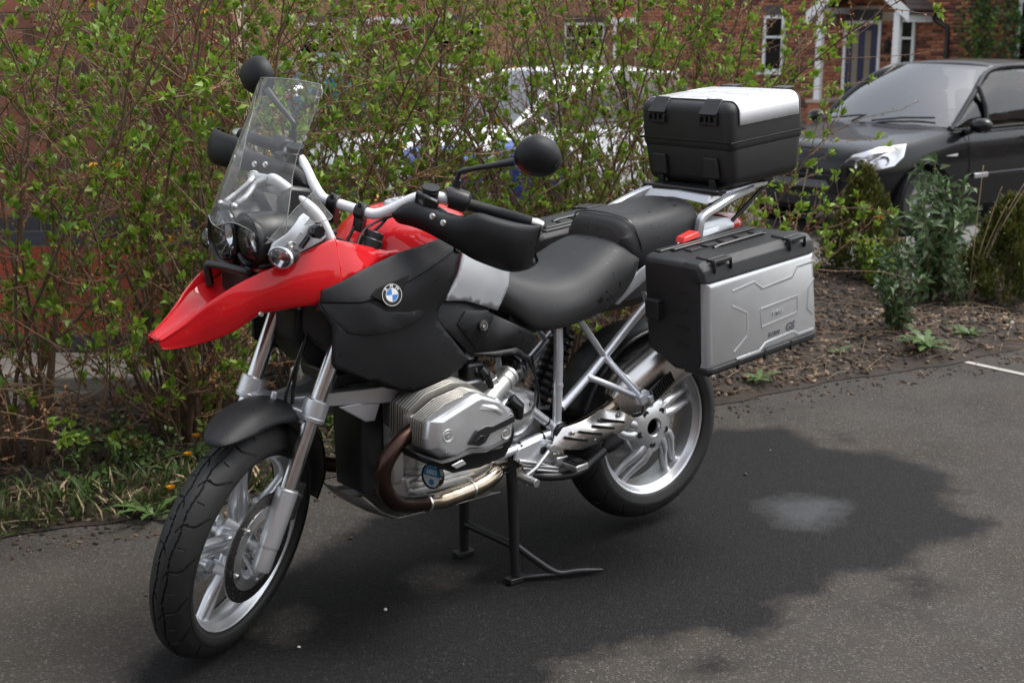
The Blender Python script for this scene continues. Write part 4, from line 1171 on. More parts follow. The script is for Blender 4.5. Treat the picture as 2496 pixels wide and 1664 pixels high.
def tyre_mb(c, R, wd, rb, nblk, seg=900):
    hp = [(0, R), (.3 * wd, R - .0035), (.58 * wd, R - .013), (.82 * wd, R - .030), (.96 * wd, R - .050), (wd, R - .062),
          (.985 * wd, rb + .026), (.90 * wd, rb + .008), (.80 * wd, rb + .001), (.74 * wd, rb - .006)]
    h = spline([(p[0], p[1], 0) for p in hp], 9)
    prof = [(-q.x, q.y) for q in h[::-1]] + [(q.x, q.y) for q in h[1:]]
    rings = []
    tri = lambda t: abs((t % 1) * 2 - 1)
    for k in range(seg):
        a = 2 * pi * k / seg
        ring = []
        for y, r in prof:
            e = abs(y) / wd; d = 0
            if e < .93 and r > R - .05:
                u = a * nblk / (2 * pi) + (.5 if y > 0 else 0)
                zc = .24 + .10 * (tri(u) - .5)
                if abs(e - zc) < .030: d = .006
                ph = (u + .62 * e + .10 * sin(e * 7)) % 1
                wdt = .042
                if e > .05 and ph < wdt: d = .006
                if e > zc + .12 and (ph - .5) % 1 < .022 and e < .62: d = .004
            ring.append(pol(c, a, r - d, y))
        rings.append(ring)
    return MB().loft(rings, False, False, True)

def rim_mb(c, rf, hw, deep):
    pr = [(rf, -hw), (rf - .004, -hw - .003), (rf - .010, -hw), (rf - .015, -hw + .006), (rf - .019, -hw + .013), (rf - .027, -hw + .020), (rf - deep, -.012),
          (rf - deep, .012), (rf - .027, hw - .020), (rf - .019, hw - .013), (rf - .015, hw - .006), (rf - .010, hw), (rf - .004, hw + .003), (rf, hw),
          (rf - .004, hw - .004), (rf - .010, hw - .012), (rf - deep + .006, 0), (rf - .010, -hw + .012), (rf - .004, -hw + .004)]
    return MB().lathe(pr, c, (0, 1, 0), 128, closed=True)

def ering(c, a, r, y, ta, wa, wy, n=10, flat=.75):
    """elliptical section of a spoke at wheel angle a; ta = direction of travel in the wheel plane"""
    p = pol(c, a, r, y)
    nrm = Vector((-sin(ta + pi / 2), 0, cos(ta + pi / 2)))
    out = []
    for k in range(n):
        t = 2 * pi * k / n
        cx, sx = cos(t), sin(t)
        out.append(p + nrm * (wa * math.copysign(abs(cx) ** flat, cx)) + Vector((0, wy * math.copysign(abs(sx) ** flat, sx), 0)))
    return out

def spoke_mb(c, path, wa, wy, b=None):
    b = b or MB()
    P = [pol(c, a, r, y) for a, r, y in path]
    rings = []
    for i, (a, r, y) in enumerate(path):
        d = P[min(i + 1, len(P) - 1)] - P[max(i - 1, 0)]
        ta = math.atan2(-d.x, d.z)
        k = i / (len(path) - 1)
        rings.append(ering(c, a, r, y, ta, lerp(wa[0], wa[1], k), lerp(wy[0], wy[1], k)))
    return b.loft(rings)

# ---- front wheel
fwh = rim_mb(FA, .257, .042, .034).build('wheel', SILV, moto, tf=S)
fwh['label'] = 'silver front wheel with paired spokes, turned towards the left'
tyre_mb(FA, .329, .058, .250, 17).build('tyre', RUB, fwh, sharp=30, tf=S)
for k in range(5):
    a = R_(5 + 72 * k)
    for s in (-1, 1):
        spoke_mb(FA, [(a + s * .30, .045, 0), (a + s * .17, .10, s * .006), (a + s * .085, .17, 0), (a + s * .075, .228, 0)], (.0075, .0088), (.016, .011)).build('spoke', SILV, fwh, tf=S)
b = MB().lathe([(.001, -.048), (.024, -.048), (.030, -.042), (.034, -.030), (.050, -.022), (.056, 0), (.050, .022), (.034, .030), (.030, .042), (.024, .048), (.001, .048)], FA, (0, 1, 0), 40)
b.build('hub', SILV, fwh, tf=S)
for s in (-1, 1):
    # brake disc: drilled ring with a carrier
    b = MB()
    n = 60
    yc = s * .071
    pr = [(.1525, yc - .0025), (.1525, yc + .0025), (.113, yc + .0025), (.113, yc - .0025)]
    b.lathe(pr, FA, (0, 1, 0), 96, closed=True)
    d = b.build('brake_disc', mat('disc_steel', (.26, .25, .24), .30, 1, var=.3, vscale=20), fwh, tf=S)
    b = MB()
    for k in range(60):
        a = 2 * pi * k / 60
        rr = .121 + .008 * (k % 4)
        p = pol(FA, a, rr, yc)
        b.cyl(p + V(0, -.0032, 0), p + V(0, .0032, 0), .0032, n=8)
    b.build('drill_hole', BLKG, fwh, tf=S)
    b = MB().lathe([(.118, yc - .004), (.118, yc + .004), (.098, yc + .006), (.090, yc + .006), (.088, yc - .006), (.098, yc - .006)], FA, (0, 1, 0), 72, closed=True)
    b.build('disc_carrier', CAST, fwh, tf=S)
    for k in range(5):
        a = R_(5 + 36 + 72 * k)
        p = pol(FA, a, .105, 0)
        MB().tube([p + V(0, s * .012, 0), p + V(0, s * .05, 0), p + V(0, s * .066, 0)], [.016, .011, .011], 14).build('disc_mount', SILV, fwh, tf=S)
        MB().cyl(p + V(0, s * .066, 0), p + V(0, s * .081, 0), .0075, n=10).build('bolt', BOLT, fwh, tf=S)
MB().cyl(FA + V(0, -.10, 0), FA + V(0, .10, 0), .0155, n=18).build('axle', CAST, fwh, tf=S)

FORKC = mat('fork_tube', (.72, .72, .74), .22, 1, var=.05)
# ---- fork: sliders, bright tubes, lower bridge, upper clamp
FT = Vector((.386, 0, .922)).normalized()
def fk(s, y, dx=0):
    return Vector((-.775, y, .29)) + FT * s + Vector((dx, 0, 0))
fork = MB()
for s in (-1, 1):
    fork.tube([fk(.40, s * .098), fk(.46, s * .098)], .0345, 24)
    fork.tube([fk(.405, s * .098), fk(.415, s * .098)], .036, 24)
# lower bridge web
fork.loft([[fk(.413, y, dx) + V(0, 0, dz) for dx, dz in ((-.028 * k, -.016), (.020 * k, -.016), (.024 * k, .018), (-.024 * k, .018))]
           for y, k in ((-.085, 1), (-.05, .9), (0, 1.5), (.05, .9), (.085, 1))])
fork.tube([fk(.40, 0, -.05) , fk(.47, 0, -.06)], .008, 12)
fork_o = fork.build('fork', SILV, moto, bevel=.003, tf=S)
for s in (-1, 1):
    y = s * .098
    MB().tube([fk(.19, y), fk(.90, y)], 0.0222, 28).build('stanchion', FORKC, fork_o, tf=S)
    b = MB()
    b.tube([fk(.215, y), fk(.213, y), fk(.205, y), fk(.06, y), fk(.058, y), fk(.05, y)], [.0285, .0305, .0305, .0285, .0285, .0265], 28)
    b.tube([fk(.052, y), fk(.00, y), fk(-.012, y)], [.0265, .0262, .024], 28)
    b.box(fk(.028, y - s * .004, .024), (.030, .034, .075), Matrix.Rotation(R_(22.7), 3, 'Y'))
    sl_ = b.build('slider', SILV, fork_o, bevel=.002, tf=S)
    MB().cyl(fk(.03, y - s * .03, .005), fk(.03, y - s * .005, .005), .019, n=20).build('axle_sleeve', CAST, fork_o, tf=S)
    # caliper behind the leg
    b = MB().box(fk(.15, s * .082, .072), (.062, .042, .105), Matrix.Rotation(R_(22), 3, 'Y'))
    b.box(fk(.17, s * .085, .040), (.03, .02, .06), Matrix.Rotation(R_(22), 3, 'Y'))
    cal = b.build('brake_caliper', mat('dark_caliper', (.06, .06, .062), .4, .4, var=.2), fork_o, bevel=.006, tf=S)
    MB().cyl(fk(.175, s * .109, .060), fk(.175, s * .118, .060), .008, n=12).build('bolt', BOLT, fork_o, tf=S)
b = MB()
b.prism([(-.455, y, 1.085) if x == 0 else (-.455 + x, y, 1.085 + x * -.42) for x, y in ((0, -.05), (.02, -.128), (.075, -.13), (.11, -.06), (.11, .06), (.075, .13), (.02, .128), (0, .05))], (0.008, 0, .022))
for s in (-1, 1):
    b.tube([fk(.86, s * .098), fk(.905, s * .098)], .030, 20)
    b.tube([fk(.89, s * .098), fk(.925, s * .098)], .026, 20)
b.build('fork_clamp', BLKS, fork_o, bevel=.003, tf=S)
# brake line across the bridge
b = MB().tube(spline([fk(.93, -.05, -.03), fk(.75, -.035, -.05), fk(.56, -.03, -.055), fk(.45, -.03, -.045), fk(.40, -.05, 0)], 8), .0042, 8)
b.tube(spline([fk(.62, -.032, -.053), fk(.52, -.036, -.05), fk(.44, -.045, -.03)], 6), .0055, 8)
b.build('brake_hose', BLKG, fork_o, tf=S)

# ---- front mudguard
b = MB()
def fend(a0, a1, n, cr, er, hw0, hw1, crown=1):
    rings = []
    for i in range(n + 1):
        t = i / n
        a = R_(lerp(a0, a1, t))
        hw = interp(t, *hw0)
        c_ = interp(t, *cr); e_ = interp(t, *er)
        ring = []
        for k in range(-8, 9):
            u = k / 8
            r = lerp(c_, e_, abs(u) ** 2.6)
            ring.append(pol(FA, a, r, hw * math.copysign(abs(u) ** .85, u)))
        rings.append(ring)
    return rings
b.loft(fend(27, -47, 24, ([0, .25, .6, 1], [.386, .395, .388, .368]), ([0, .15, .5, 1], [.385, .368, .352, .350]), ([0, .06, .2, .6, 1], [.016, .045, .068, .078, .078]), None), False, False)
fo = b.build('mudguard', BLK, moto, sharp=180, solid=.004, tf=S)
b = MB().loft(fend(-46, -92, 14, ([0, 1], [.366, .356]), ([0, 1], [.347, .346]), ([0, .7, 1], [.072, .066, .05]), None), False, False)
b.build('mudguard_tail', BLKS, fo, sharp=180, solid=.004, tf=S)

# ---- handlebar, controls
def bar_pts(s):
    return [(-.400, 0, 1.180), (-.400, s * .055, 1.180), (-.396, s * .085, 1.184), (-.382, s * .125, 1.210), (-.366, s * .165, 1.243), (-.350, s * .195, 1.255), (-.325, s * .25, 1.258), (-.225, s * .465, 1.232)]
b = MB()
full = spline(bar_pts(1)[::-1] + bar_pts(-1)[1:], 6)
b.tube(full, .0142, 18)
bar = b.build('handlebar', WHITEP, moto, tf=S)
b = MB()
for s in (-1, 1):
    b.box((-.402, s * .042, 1.152), (.030, .026, .05))
    b.tube([(-.402, s * .042 - .014, 1.180), (-.402, s * .042 + .014, 1.180)], .0225, 16)
    b.cyl((-.418, s * .042, 1.196), (-.418, s * .042, 1.209), .006, n=8)
b.build('bar_clamp', BLKS, bar, bevel=.003, tf=S)
for s in (-1, 1):
    g0, g1 = V(-.308, s * .285, 1.254), V(-.232, s * .452, 1.234)
    MB().tube([g0.lerp(g1, t) for t in (0, .03, .5, .97, 1)], [.0185, .0165, .0168, .0168, .0185], 16).build('grip', BLK, bar, tf=S)
    MB().tube([g1, g1 + V(.006, s * .014, -.002), g1 + V(.014, s * .030, -.004)], [.014, .017, .013], 16).build('bar_end', BOLT, bar, tf=S)
    # switch housing, reservoir
    MB().tube([(-.330, s * .243, 1.262), (-.325, s * .250, 1.264), (-.305, s * .292, 1.258), (-.302, s * .300, 1.257)], [.024, .029, .029, .020], 20).build('switch_housing', BLKS, bar, bevel=.002, tf=S)
    rb = MB().tube([(-.352, s * .205, 1.252), (-.352, s * .205, 1.258), (-.355, s * .206, 1.278)], [.020, .0235, .0235], 22).build('fluid_reservoir', BLKS, bar, bevel=.002, tf=S)
    MB().tube([(-.355, s * .206, 1.2775), (-.3565, s * .206, 1.286)], [.0245, .0245], 22).build('reservoir_cap', BLK, bar, bevel=.0025, tf=S)
    b = MB().loft([[(-.388, s * .180, 1.243), (-.388, s * .180, 1.272), (-.372, s * .178, 1.274), (-.372, s * .178, 1.243)],
                   [(-.402, s * .215, 1.238), (-.402, s * .215, 1.270), (-.386, s * .213, 1.273), (-.386, s * .213, 1.240)],
                   [(-.392, s * .248, 1.237), (-.392, s * .248, 1.262), (-.376, s * .246, 1.265), (-.376, s * .246, 1.240)]])
    b.build('switch_cover', BLKG, bar, bevel=.004, tf=S)
    # lever
    b = MB().tube(spline([(-.362, s * .225, 1.236), (-.372, s * .26, 1.233), (-.350, s * .34, 1.225), (-.325, s * .43, 1.212)], 6), [.011] * 7 + [.007] * 12, 10, sy=.7)
    b.build('lever', BLKS, bar, tf=S)
    # hand guard: bowed shell around the lever
    ys = [.128, .15, .19, .235, .285, .325, .365, .41, .455, .485, .497]
    zt = [1.203, 1.226, 1.244, 1.243, 1.240, 1.246, 1.264, 1.262, 1.258, 1.252, 1.246]
    zb = [1.190, 1.182, 1.186, 1.184, 1.172, 1.160, 1.146, 1.137, 1.130, 1.133, 1.146]
    xf_ = [-.392, -.400, -.408, -.412, -.412, -.410, -.406, -.395, -.372, -.335, -.290]
    rings = []
    for i, y in enumerate(ys):
        t, bo, x = zt[i], zb[i], xf_[i]
        if s > 0: t, bo = t + .004, bo + .040 * min(1, i / 6)
        h = t - bo
        bx = interp(y, [.128, .25, .33, .4, .5], [.012, .022, .045, .055, .045])
        ring = [(x + bx, s * y * .995, bo - .006), (x + bx * .5, s * y, bo - .004), (x + .004, s * y, bo + .006), (x - .006, s * (y + .002), bo + h * .3), (x - .007, s * (y + .002), bo + h * .6),
                (x - .001, s * y, t - .012), (x + .008, s * y, t - .003), (x + .020, s * y * .997, t)]
        rings.append(ring)
    sm = []
    for j in range(8):
        sm.append(spline([r[j] for r in rings], 4))
    b = MB().loft([list(q) for q in sm], False, False)
    hg = b.build('hand_guard', BLK, moto, sharp=60, solid=.0035, soff=0, tf=S)
    # rim lip of the guard
    lip = spline([rings[i][0] for i in range(4, len(rings))] + [V(-.268, s * .492, 1.17), V(-.262, s * .490, 1.215), V(-.272, s * .492, 1.246)], 4)
    MB().tube(lip, .0045, 8).build('guard_lip', BLK, hg, tf=S)
    for dx, dy, dz in ((0, .252, 1.229), (0, .285, 1.221)):
        MB().tube([(-.4165, s * dy, dz), (-.4215, s * dy, dz + .002), (-.423, s * dy, dz + .002)], [.0085, .008, .005], 14).build('screw', BOLT, hg, tf=S)
    # mirror
    st = spline([(-.300, s * .250, 1.262), (-.298, s * .252, 1.318), (-.296, s * .262, 1.334), (-.270, s * .33, 1.363), (-.248, s * .378, 1.383)], 6)
    ms = MB().tube(st, [.0068] * 14 + [lerp(.0068, .011, k / 10) for k in range(len(st) - 14)], 12)
    ms.tube([(-.300, s * .250, 1.262), (-.2985, s * .2515, 1.308)], [.0125, .0115], 14)
    mir = ms.build('mirror', BLKS, moto, tf=S)
    rot = Matrix.Rotation(R_(-s * 20), 3, 'Z')
    b = MB()
    c0 = V(-.222, s * .432, 1.408)
    rg = []
    for d, k in ((.016, .90), (.013, .985), (.006, 1.0), (-.006, .965), (-.018, .86), (-.028, .68), (-.035, .42), (-.038, .15)):
        ring = []
        for q in range(32):
            t = 2 * pi * q / 32
            e = Vector((d, s * .062 * k * cos(t) * (1 - .08 * sin(t)), .055 * k * sin(t)))
            ring.append(c0 + rot @ e)
        rg.append(ring)
    b.loft(rg)
    sh = b.build('mirror_shell', BLK, mir, tf=S)
    MB().loft([[c0 + rot @ Vector((.0165, s * .053 * cos(2 * pi * q / 32) * k, .042 * sin(2 * pi * q / 32) * k)) for q in range(32)] for k in (1, .01)], cap=False).build('mirror_glass', CHROME, mir, tf=S)
    for k in range(4):
        yy = .060 - k * .0
        p = [c0 + rot @ Vector((-.026 + .0055 * abs(u) - k * .0006, s * (.034 + .0085 * k + .006 * u), -.004 + .012 * u - .007 * k * .2)) for u in (-1, 0, 1)]
        MB().tube(p, .0013, 6).build('rib', BLKG, mir, tf=S)
MB().tube(spline([(-.35, -.11, 1.20), (-.40, -.10, 1.155), (-.44, -.06, 1.10), (-.42, -.02, 1.04)], 8), .004, 8).build('clutch_hose', BLKG, bar, tf=S)
MB().tube(spline([(-.34, -.21, 1.235), (-.36, -.13, 1.19), (-.44, -.08, 1.15), (-.50, -.09, 1.09), (-.50, -.09, 1.03)], 8), .0035, 8).build('cable', BLKS, bar, tf=S)
MB().tube(spline([(-.36, .20, 1.24), (-.42, .12, 1.16), (-.47, .07, 1.10), (-.45, .03, 1.03)], 8), .004, 8).build('cable', BLKS, bar, tf=S)

# ---- red beak and front fairing
xs = [-.928, -.915, -.875, -.835, -.80, -.763, -.735, -.70, -.665, -.62, -.576, -.53, -.50]
ry = [.034, .037, .050, .064, .084, .100, .109, .122, .135, .150, .160, .165, .166]
rz = [.893, .899, .925, .957, .984, 1.008, 1.022, 1.038, 1.052, 1.074, 1.090, 1.106, 1.114]
lz = [.869, .865, .866, .872, .884, .899, .916, .938, .943, .949, .951, .947, .945]
ly = [.035, .039, .052, .066, .086, .102, .112, .126, .140, .158, .170, .180, .186]
cz = [.886, .890, .908, .928, .942, .950, .953, .955, .955, .955, .955, .955, .955]
for s in (-1, 1):
    rings = []
    for i, x in enumerate(xs):
        a, z1, b_, z0 = ry[i], rz[i], ly[i], lz[i]
        k = min(1, max(0, (x + .90) / .2))
        rings.append([(x + .014 * k, s * (a - .016 * k - .003), z1 - .010 - .020 * k), (x, s * (a - .004), z1 - .001), (x, s * (a + .004), z1 - .003), (x - .002, s * (lerp(a, b_, .25) + .014 * k), lerp(z1, z0, .25)),
                      (x - .003, s * (lerp(a, b_, .55) + .020 * k), lerp(z1, z0, .55)), (x, s * (lerp(a, b_, .85) + .013 * k), lerp(z1, z0, .85)), (x, s * b_, z0), (x + .006, s * (b_ - .016), z0 + .008)])
    sm = [spline([r[j] for r in rings], 4) for j in range(8)]
    rows = [[Vector(sm[j][i]) for j in range(8)] for i in range(len(sm[0]))]
    bw = MB().loft([spline(r, 3) for r in rows], False, False)
    o = bw.build('beak_side', RED, moto, sharp=50, solid=.004)
    MB().tube([(-.711, s * .148, .944), (-.711, s * .154, .944)], [.007, .005], 12).build('screw', BOLT, o)
# beak centre: channel between the sides
rings = []
for i, x in enumerate(xs[:9]):
    a = ry[i] - .004
    k = min(1, max(0, (x + .90) / .2))
    zc = cz[i]
    rings.append([(x, y * a, lerp(zc, rz[i] - .003 - .012 * k, abs(y) ** 2.2)) for y in (-1, -.75, -.5, -.25, 0, .25, .5, .75, 1)])
MB().loft([spline(r, 3) for r in rings], False, False).build('beak_top', RED, moto, sharp=60, solid=.004)
# side cover between beak and tank
for s in (-1, 1):
    ol = [(-.502, 1.113), (-.565, .985), (-.43, 1.028), (-.30, 1.058), (-.315, 1.066), (-.345, 1.066), (-.40, 1.083)]
    ct = [(-.502, 1.113, s * .168), (-.56, .985, s * .190), (-.43, 1.03, s * .196), (-.30, 1.058, s * .17), (-.345, 1.066, s * .16), (-.40, 1.083, s * .160), (-.47, 1.06, s * .186)]
    o = MB().hpanel(ol, ct, .014, -s).build('fairing_side', RED, moto, sharp=60, solid=.004, bevel=0)
    ol = [(-.502, 1.113), (-.565, .985), (-.57, .94), (-.50, .945), (-.45, 1.02)]
    ct = [(-.502, 1.113, s * .1665), (-.565, .985, s * .188), (-.57, .94, s * .184), (-.50, .945, s * .186), (-.45, 1.02, s * .19)]
    MB().hpanel(ol, ct, .02, -s).build('fairing_side', RED, moto, sharp=60, solid=.004)

# ---- fuel tank
xs_t = [-.40, -.36, -.31, -.25, -.19, -.12, -.05, .02, .07]
zt_t = [1.05, 1.092, 1.135, 1.157, 1.166, 1.166, 1.145, 1.085, 1.02]
hw_t = [.10, .13, .160, .178, .186, .184, .176, .155, .125]
zb_t = [.95, .95, .95, .93, .92, .92, .90, .88, .87]
rings = []
for x, z1, hw, z0 in zip(xs_t, zt_t, hw_t, zb_t):
    half = [(0, z1), (.35 * hw, z1 - .004), (.62 * hw, z1 - .018), (.84 * hw, z1 - .045), (.97 * hw, z1 - .085), (hw, z1 - .12), (hw * .98, z0)]
    rings.append([(x, -y, z) for y, z in half[::-1]] + [(x, y, z) for y, z in half[1:]])
sm = [spline([r[j] for r in rings], 4) for j in range(13)]
tank = MB().loft([spline([sm[j][i] for j in range(13)], 3) for i in range(len(sm[0]))], True).build('fuel_tank', RED, moto, sharp=70)
b = MB().lathe([(.001, .010), (.030, .010), (.034, .006), (.052, .005), (.056, .001), (.058, -.004)], (-.178, 0, 1.166), (-.06, 0, 1), 40)
b.build('filler_ring', SILP, tank)
MB().box((-.165, 0, 1.177), (.05, .018, .006)).build('filler_flap', SILV, tank, bevel=.002)

# ---- black side panels with the roundel
for s in (-1, 1):
    ol = [(-.560, .986), (-.435, 1.034), (-.340, 1.062), (-.250, 1.081), (-.180, 1.093), (-.150, 1.090), (-.128, 1.068), (-.175, .985), (-.232, .905), (-.238, .880), (-.220, .855), (-.128, .752),
          (-.150, .735), (-.20, .712), (-.316, .690), (-.395, .715), (-.545, .790), (-.552, .805), (-.545, .900), (-.572, .950)]
    ct = [(-.560, .986, .187), (-.435, 1.034, .199), (-.34, 1.062, .200), (-.18, 1.093, .198), (-.128, 1.068, .206), (-.175, .985, .232), (-.232, .905, .236), (-.128, .752, .226), (-.2, .712, .232),
          (-.316, .690, .226), (-.395, .715, .224), (-.545, .79, .215), (-.545, .90, .212), (-.572, .95, .186), (-.36, .98, .243), (-.34, .88, .246), (-.43, .90, .238), (-.33, .77, .243), (-.25, .78, .242), (-.46, .80, .232), (-.25, 1.03, .236)]
    pan = MB().hpanel(ol, [(x, z, s * y) for x, z, y in ct], .014, -s).build('side_panel', BLK, moto, sharp=60, solid=.010)
    pan['label'] = 'matt black tank side panel with round badge'
    hh = lambda x, z, k=0: s * (interp(z, [.70, .8, .9, .98, 1.05], [.232, .241, .244, .242, .225]) + k)
    # raised lower lip
    lipo = [(-.566, .958), (-.552, .925), (-.508, .878), (-.46, .868), (-.36, .872), (-.300, .886), (-.268, .918), (-.345, .915), (-.40, .925), (-.45, .953)]
    ctl = [(-.566, .958, s * .190), (-.552, .925, s * .203), (-.508, .878, s * .228), (-.46, .868, s * .241), (-.36, .872, s * .2505), (-.300, .886, s * .2475), (-.268, .918, s * .242), (-.40, .925, s * .2455), (-.45, .953, s * .2385), (-.42, .895, s * .250), (-.34, .90, s * .253)]
    MB().hpanel(lipo, ctl, .013, -s).build('panel_lip', BLK, pan, sharp=60, solid=.009, bevel=.0025, bseg=3)
    # upper shoulder strip
    sho = [(-.562, .990), (-.435, 1.037), (-.34, 1.065), (-.18, 1.095), (-.150, 1.092), (-.175, 1.055), (-.26, 1.022), (-.36, .985), (-.43, .965), (-.47, .955), (-.566, .960)]
    cts = [(-.562, .990, s * .190), (-.435, 1.037, s * .2025), (-.34, 1.065, s * .2035), (-.18, 1.095, s * .2025), (-.15, 1.09, s * .205), (-.175, 1.055, s * .228), (-.26, 1.022, s * .2445), (-.36, .985, s * .2475), (-.43, .965, s * .2435), (-.47, .955, s * .237), (-.566, .96, s * .192)]
    MB().hpanel(sho, cts, .013, -s).build('panel_shoulder', BLK, pan, sharp=60, solid=.009, bevel=.0025, bseg=3)
    # badge recess
    MB().prism([(x, s * .238, z) for x, z in ((-.445, .970), (-.43, .985), (-.385, .998), (-.33, 1.010), (-.345, .985), (-.36, .955), (-.40, .945))], (0, s * .0085, 0)).build('badge_recess', BLKS, pan)
    # roundel
    ec = V(-.389, s * .2475, .967); en = V(-.10, s * .985, .14).normalized()
    eu = V(0, 0, 1) - en * en.z; eu.normalize(); ew = eu.cross(en)
    if ew.x * s > 0: pass
    er = .0285
    bd = MB().lathe([(.001, .0035), (er * .97, .0035), (er, .001), (er, -.006)], ec, en, 48).build('badge', BLKG, pan)
    MB().lathe([(er * .955, .0032), (er * .955, .0046), (er * 1.0, .0046), (er * 1.0, .0020)], ec, en, 48).build('badge_ring', CHROME, pan)
    MB().lathe([(er * .585, .0032), (er * .585, .0044), (er * .63, .0044), (er * .63, .0032)], ec, en, 48).build('badge_ring', CHROME, pan)
    right = eu.cross(en) * 1.0
    if right.dot(V(s * -1, 0, 0)) < 0: right = -right     # reads left to right from outside
    right = V(1, 0, 0) if s < 0 else V(-1, 0, 0)
    right = (right - en * right.dot(en)).normalized()
    upq = (eu - en * eu.dot(en)).normalized()
    for q in range(4):
        a0 = pi / 2 * q
        poly = [ec + en * .0038] + [ec + en * .0038 + (right * cos(a0 + pi / 2 * t / 8) + upq * sin(a0 + pi / 2 * t / 8)) * er * .585 for t in range(9)]
        MB().prism(poly, en * .0006).build('badge_quarter', BLUE if q % 2 else WHITE, pan, smooth=False)
    for ch, ang in (('B', 136), ('M', 90), ('W', 44)):
        t = text_mb(ch, .0125, .0004, 0, .0002)
        a = R_(ang)
        o_ = ec + en * .0042 + (right * cos(a) + upq * sin(a)) * er * .79
        tu = (right * cos(a) + upq * sin(a)); tr = (right * sin(a) - upq * cos(a))
        t.xf(lambda p, o_=o_, tu=tu, tr=tr: o_ + tr * p.x + tu * p.y + en * p.z)
        t.build('badge_letter', WHITE, pan, smooth=False)
    # quarter-turn fasteners
    for fx, fy, fz in ((-.148, .2125, 1.062), (-.078, .228, .838)):
        fn = V(.1, s, .25).normalized() if fz > 1 else V(0, s, .1).normalized()
        MB().lathe([(.001, .003), (.006, .003), (.007, .001), (.0125, .001), (.014, .004), (.016, .003), (.016, -.004)], (fx, s * fy, fz), fn, 24).build('fastener', BLKS, pan)
        MB().lathe([(.0095, .0012), (.0095, .0046), (.0125, .0046), (.0125, .0012)], (fx, s * fy, fz), fn, 24, a0=.6, a1=5.6, closed=True).build('fastener_ring', CHROME, pan)
        MB().lathe([(.001, .0042), (.0055, .0042), (.0055, .001)], (fx, s * fy, fz), fn, 16).build('fastener_pin', BOLT, pan)
    # silver tank panel
    ol = [(-.115, 1.060), (-.02, 1.045), (.080, 1.000), (.058, .925), (.008, .862), (-.06, .888), (-.12, .910), (-.195, .922), (-.15, .985)]
    ct = [(-.115, 1.060, .196), (-.02, 1.045, .186), (.080, 1.0, .150), (.058, .925, .170), (.008, .862, .182), (-.12, .91, .206), (-.195, .922, .216), (-.15, .985, .212), (-.06, .97, .204), (-.02, .93, .198)]
    MB().hpanel(ol, [(x, z, s * y) for x, z, y in ct], .014, -s).build('tank_side_panel', SILP, moto, sharp=60, solid=.008)
    # airbox cover
    ol = [(-.215, .915), (-.12, .905), (-.06, .885), (-.010, .858), (.02, .842), (.150, .772), (.158, .742), (.130, .706), (.095, .725), (.062, .747), (-.02, .748), (-.10, .752), (-.215, .860)]
    ct = [(-.215, .915, .196), (-.06, .885, .184), (.02, .842, .172), (.15, .772, .176), (.13, .706, .165), (.062, .747, .182), (-.02, .748, .190), (-.10, .752, .195), (-.215, .86, .208), (-.07, .83, .214), (.05, .79, .196)]
    ab = MB().hpanel(ol, [(x, z, s * y) for x, z, y in ct], .015, -s).build('airbox_cover', BLK, moto, sharp=60, solid=.012, bevel=.002)
    ol = [(-.155, .850), (-.125, .882), (-.05, .876), (-.028, .852), (-.085, .770), (-.13, .815)]
    MB().hpanel(ol, [(x, z, s * (y + .002)) for x, z, y in ((-.155, .85, .211), (-.125, .882, .209), (-.05, .876, .209), (-.028, .852, .209), (-.085, .77, .204), (-.09, .84, .222))], .015, -s).build('airbox_boss', BLK, ab, sharp=60, solid=.01, bevel=.002)
    MB().hpanel([(-.10, .757), (-.02, .752), (.062, .751), (.095, .729), (.130, .710), (.128, .698), (.09, .712), (.058, .733), (-.02, .735)], [(-.1, .757, s * .198), (0, .74, s * .206), (.06, .745, s * .202), (.13, .705, s * .182), (.06, .735, s * .205)], .012, -s).build('airbox_edge', BLK, ab, sharp=60, solid=.01)

# ---- seats
def loftsec(xs, prof, sub=4):
    """prof: list of half profiles [(y,z)...] from centre top to lower side"""
    rings = []
    for x, half in zip(xs, prof):
        dx = [h[2] if len(h) > 2 else 0 for h in half]
        rings.append([(x + d, -h[0], h[1]) for h, d in zip(half[::-1], dx[::-1])] + [(x + d, h[0], h[1]) for h, d in zip(half[1:], dx[1:])])
    m = len(rings[0])
    sm = [spline([r[j] for r in rings], sub) for j in range(m)]
    return [spline([sm[j][i] for j in range(m)], 3) for i in range(len(sm[0]))]
X = [.045, .06, .10, .17, .25, .33, .41, .49, .55, .585, .60]
ZT = [.985, .987, .965, .935, .918, .925, .958, .992, 1.004, .998, .975]
ZB = [.880, .862, .830, .778, .772, .783, .800, .826, .865, .905, .93]
W = [.115, .128, .145, .165, .178, .184, .182, .172, .160, .150, .140]
pr = []
for x, zt_, zb_, w_ in zip(X, ZT, ZB, W):
    h = zt_ - zb_
    pr.append([(0, zt_), (.30 * w_, zt_ - .002), (.58 * w_, zt_ - .008), (.80 * w_, zt_ - .026), (.93 * w_, zt_ - min(.058, h * .4)), (1.0 * w_, zt_ - min(.105, h * .6)), (1.01 * w_, zb_ + .030), (.985 * w_, zb_ + .008), (.93 * w_, zb_)])
seat = MB().loft(loftsec(X, pr), True).build('seat', SEAT, moto, sharp=180)
seat['label'] = 'wide black rider seat with matt vinyl cover'
X = [.535, .550, .585, .63, .69, .75, .81, .855, .872]
ZT = [1.035, 1.060, 1.074, 1.078, 1.083, 1.090, 1.098, 1.098, 1.085]
ZB = [.985, .965, .925, .912, .936, .955, .972, .990, 1.01]
W = [.115, .135, .149, .153, .152, .150, .146, .138, .125]
pr = []
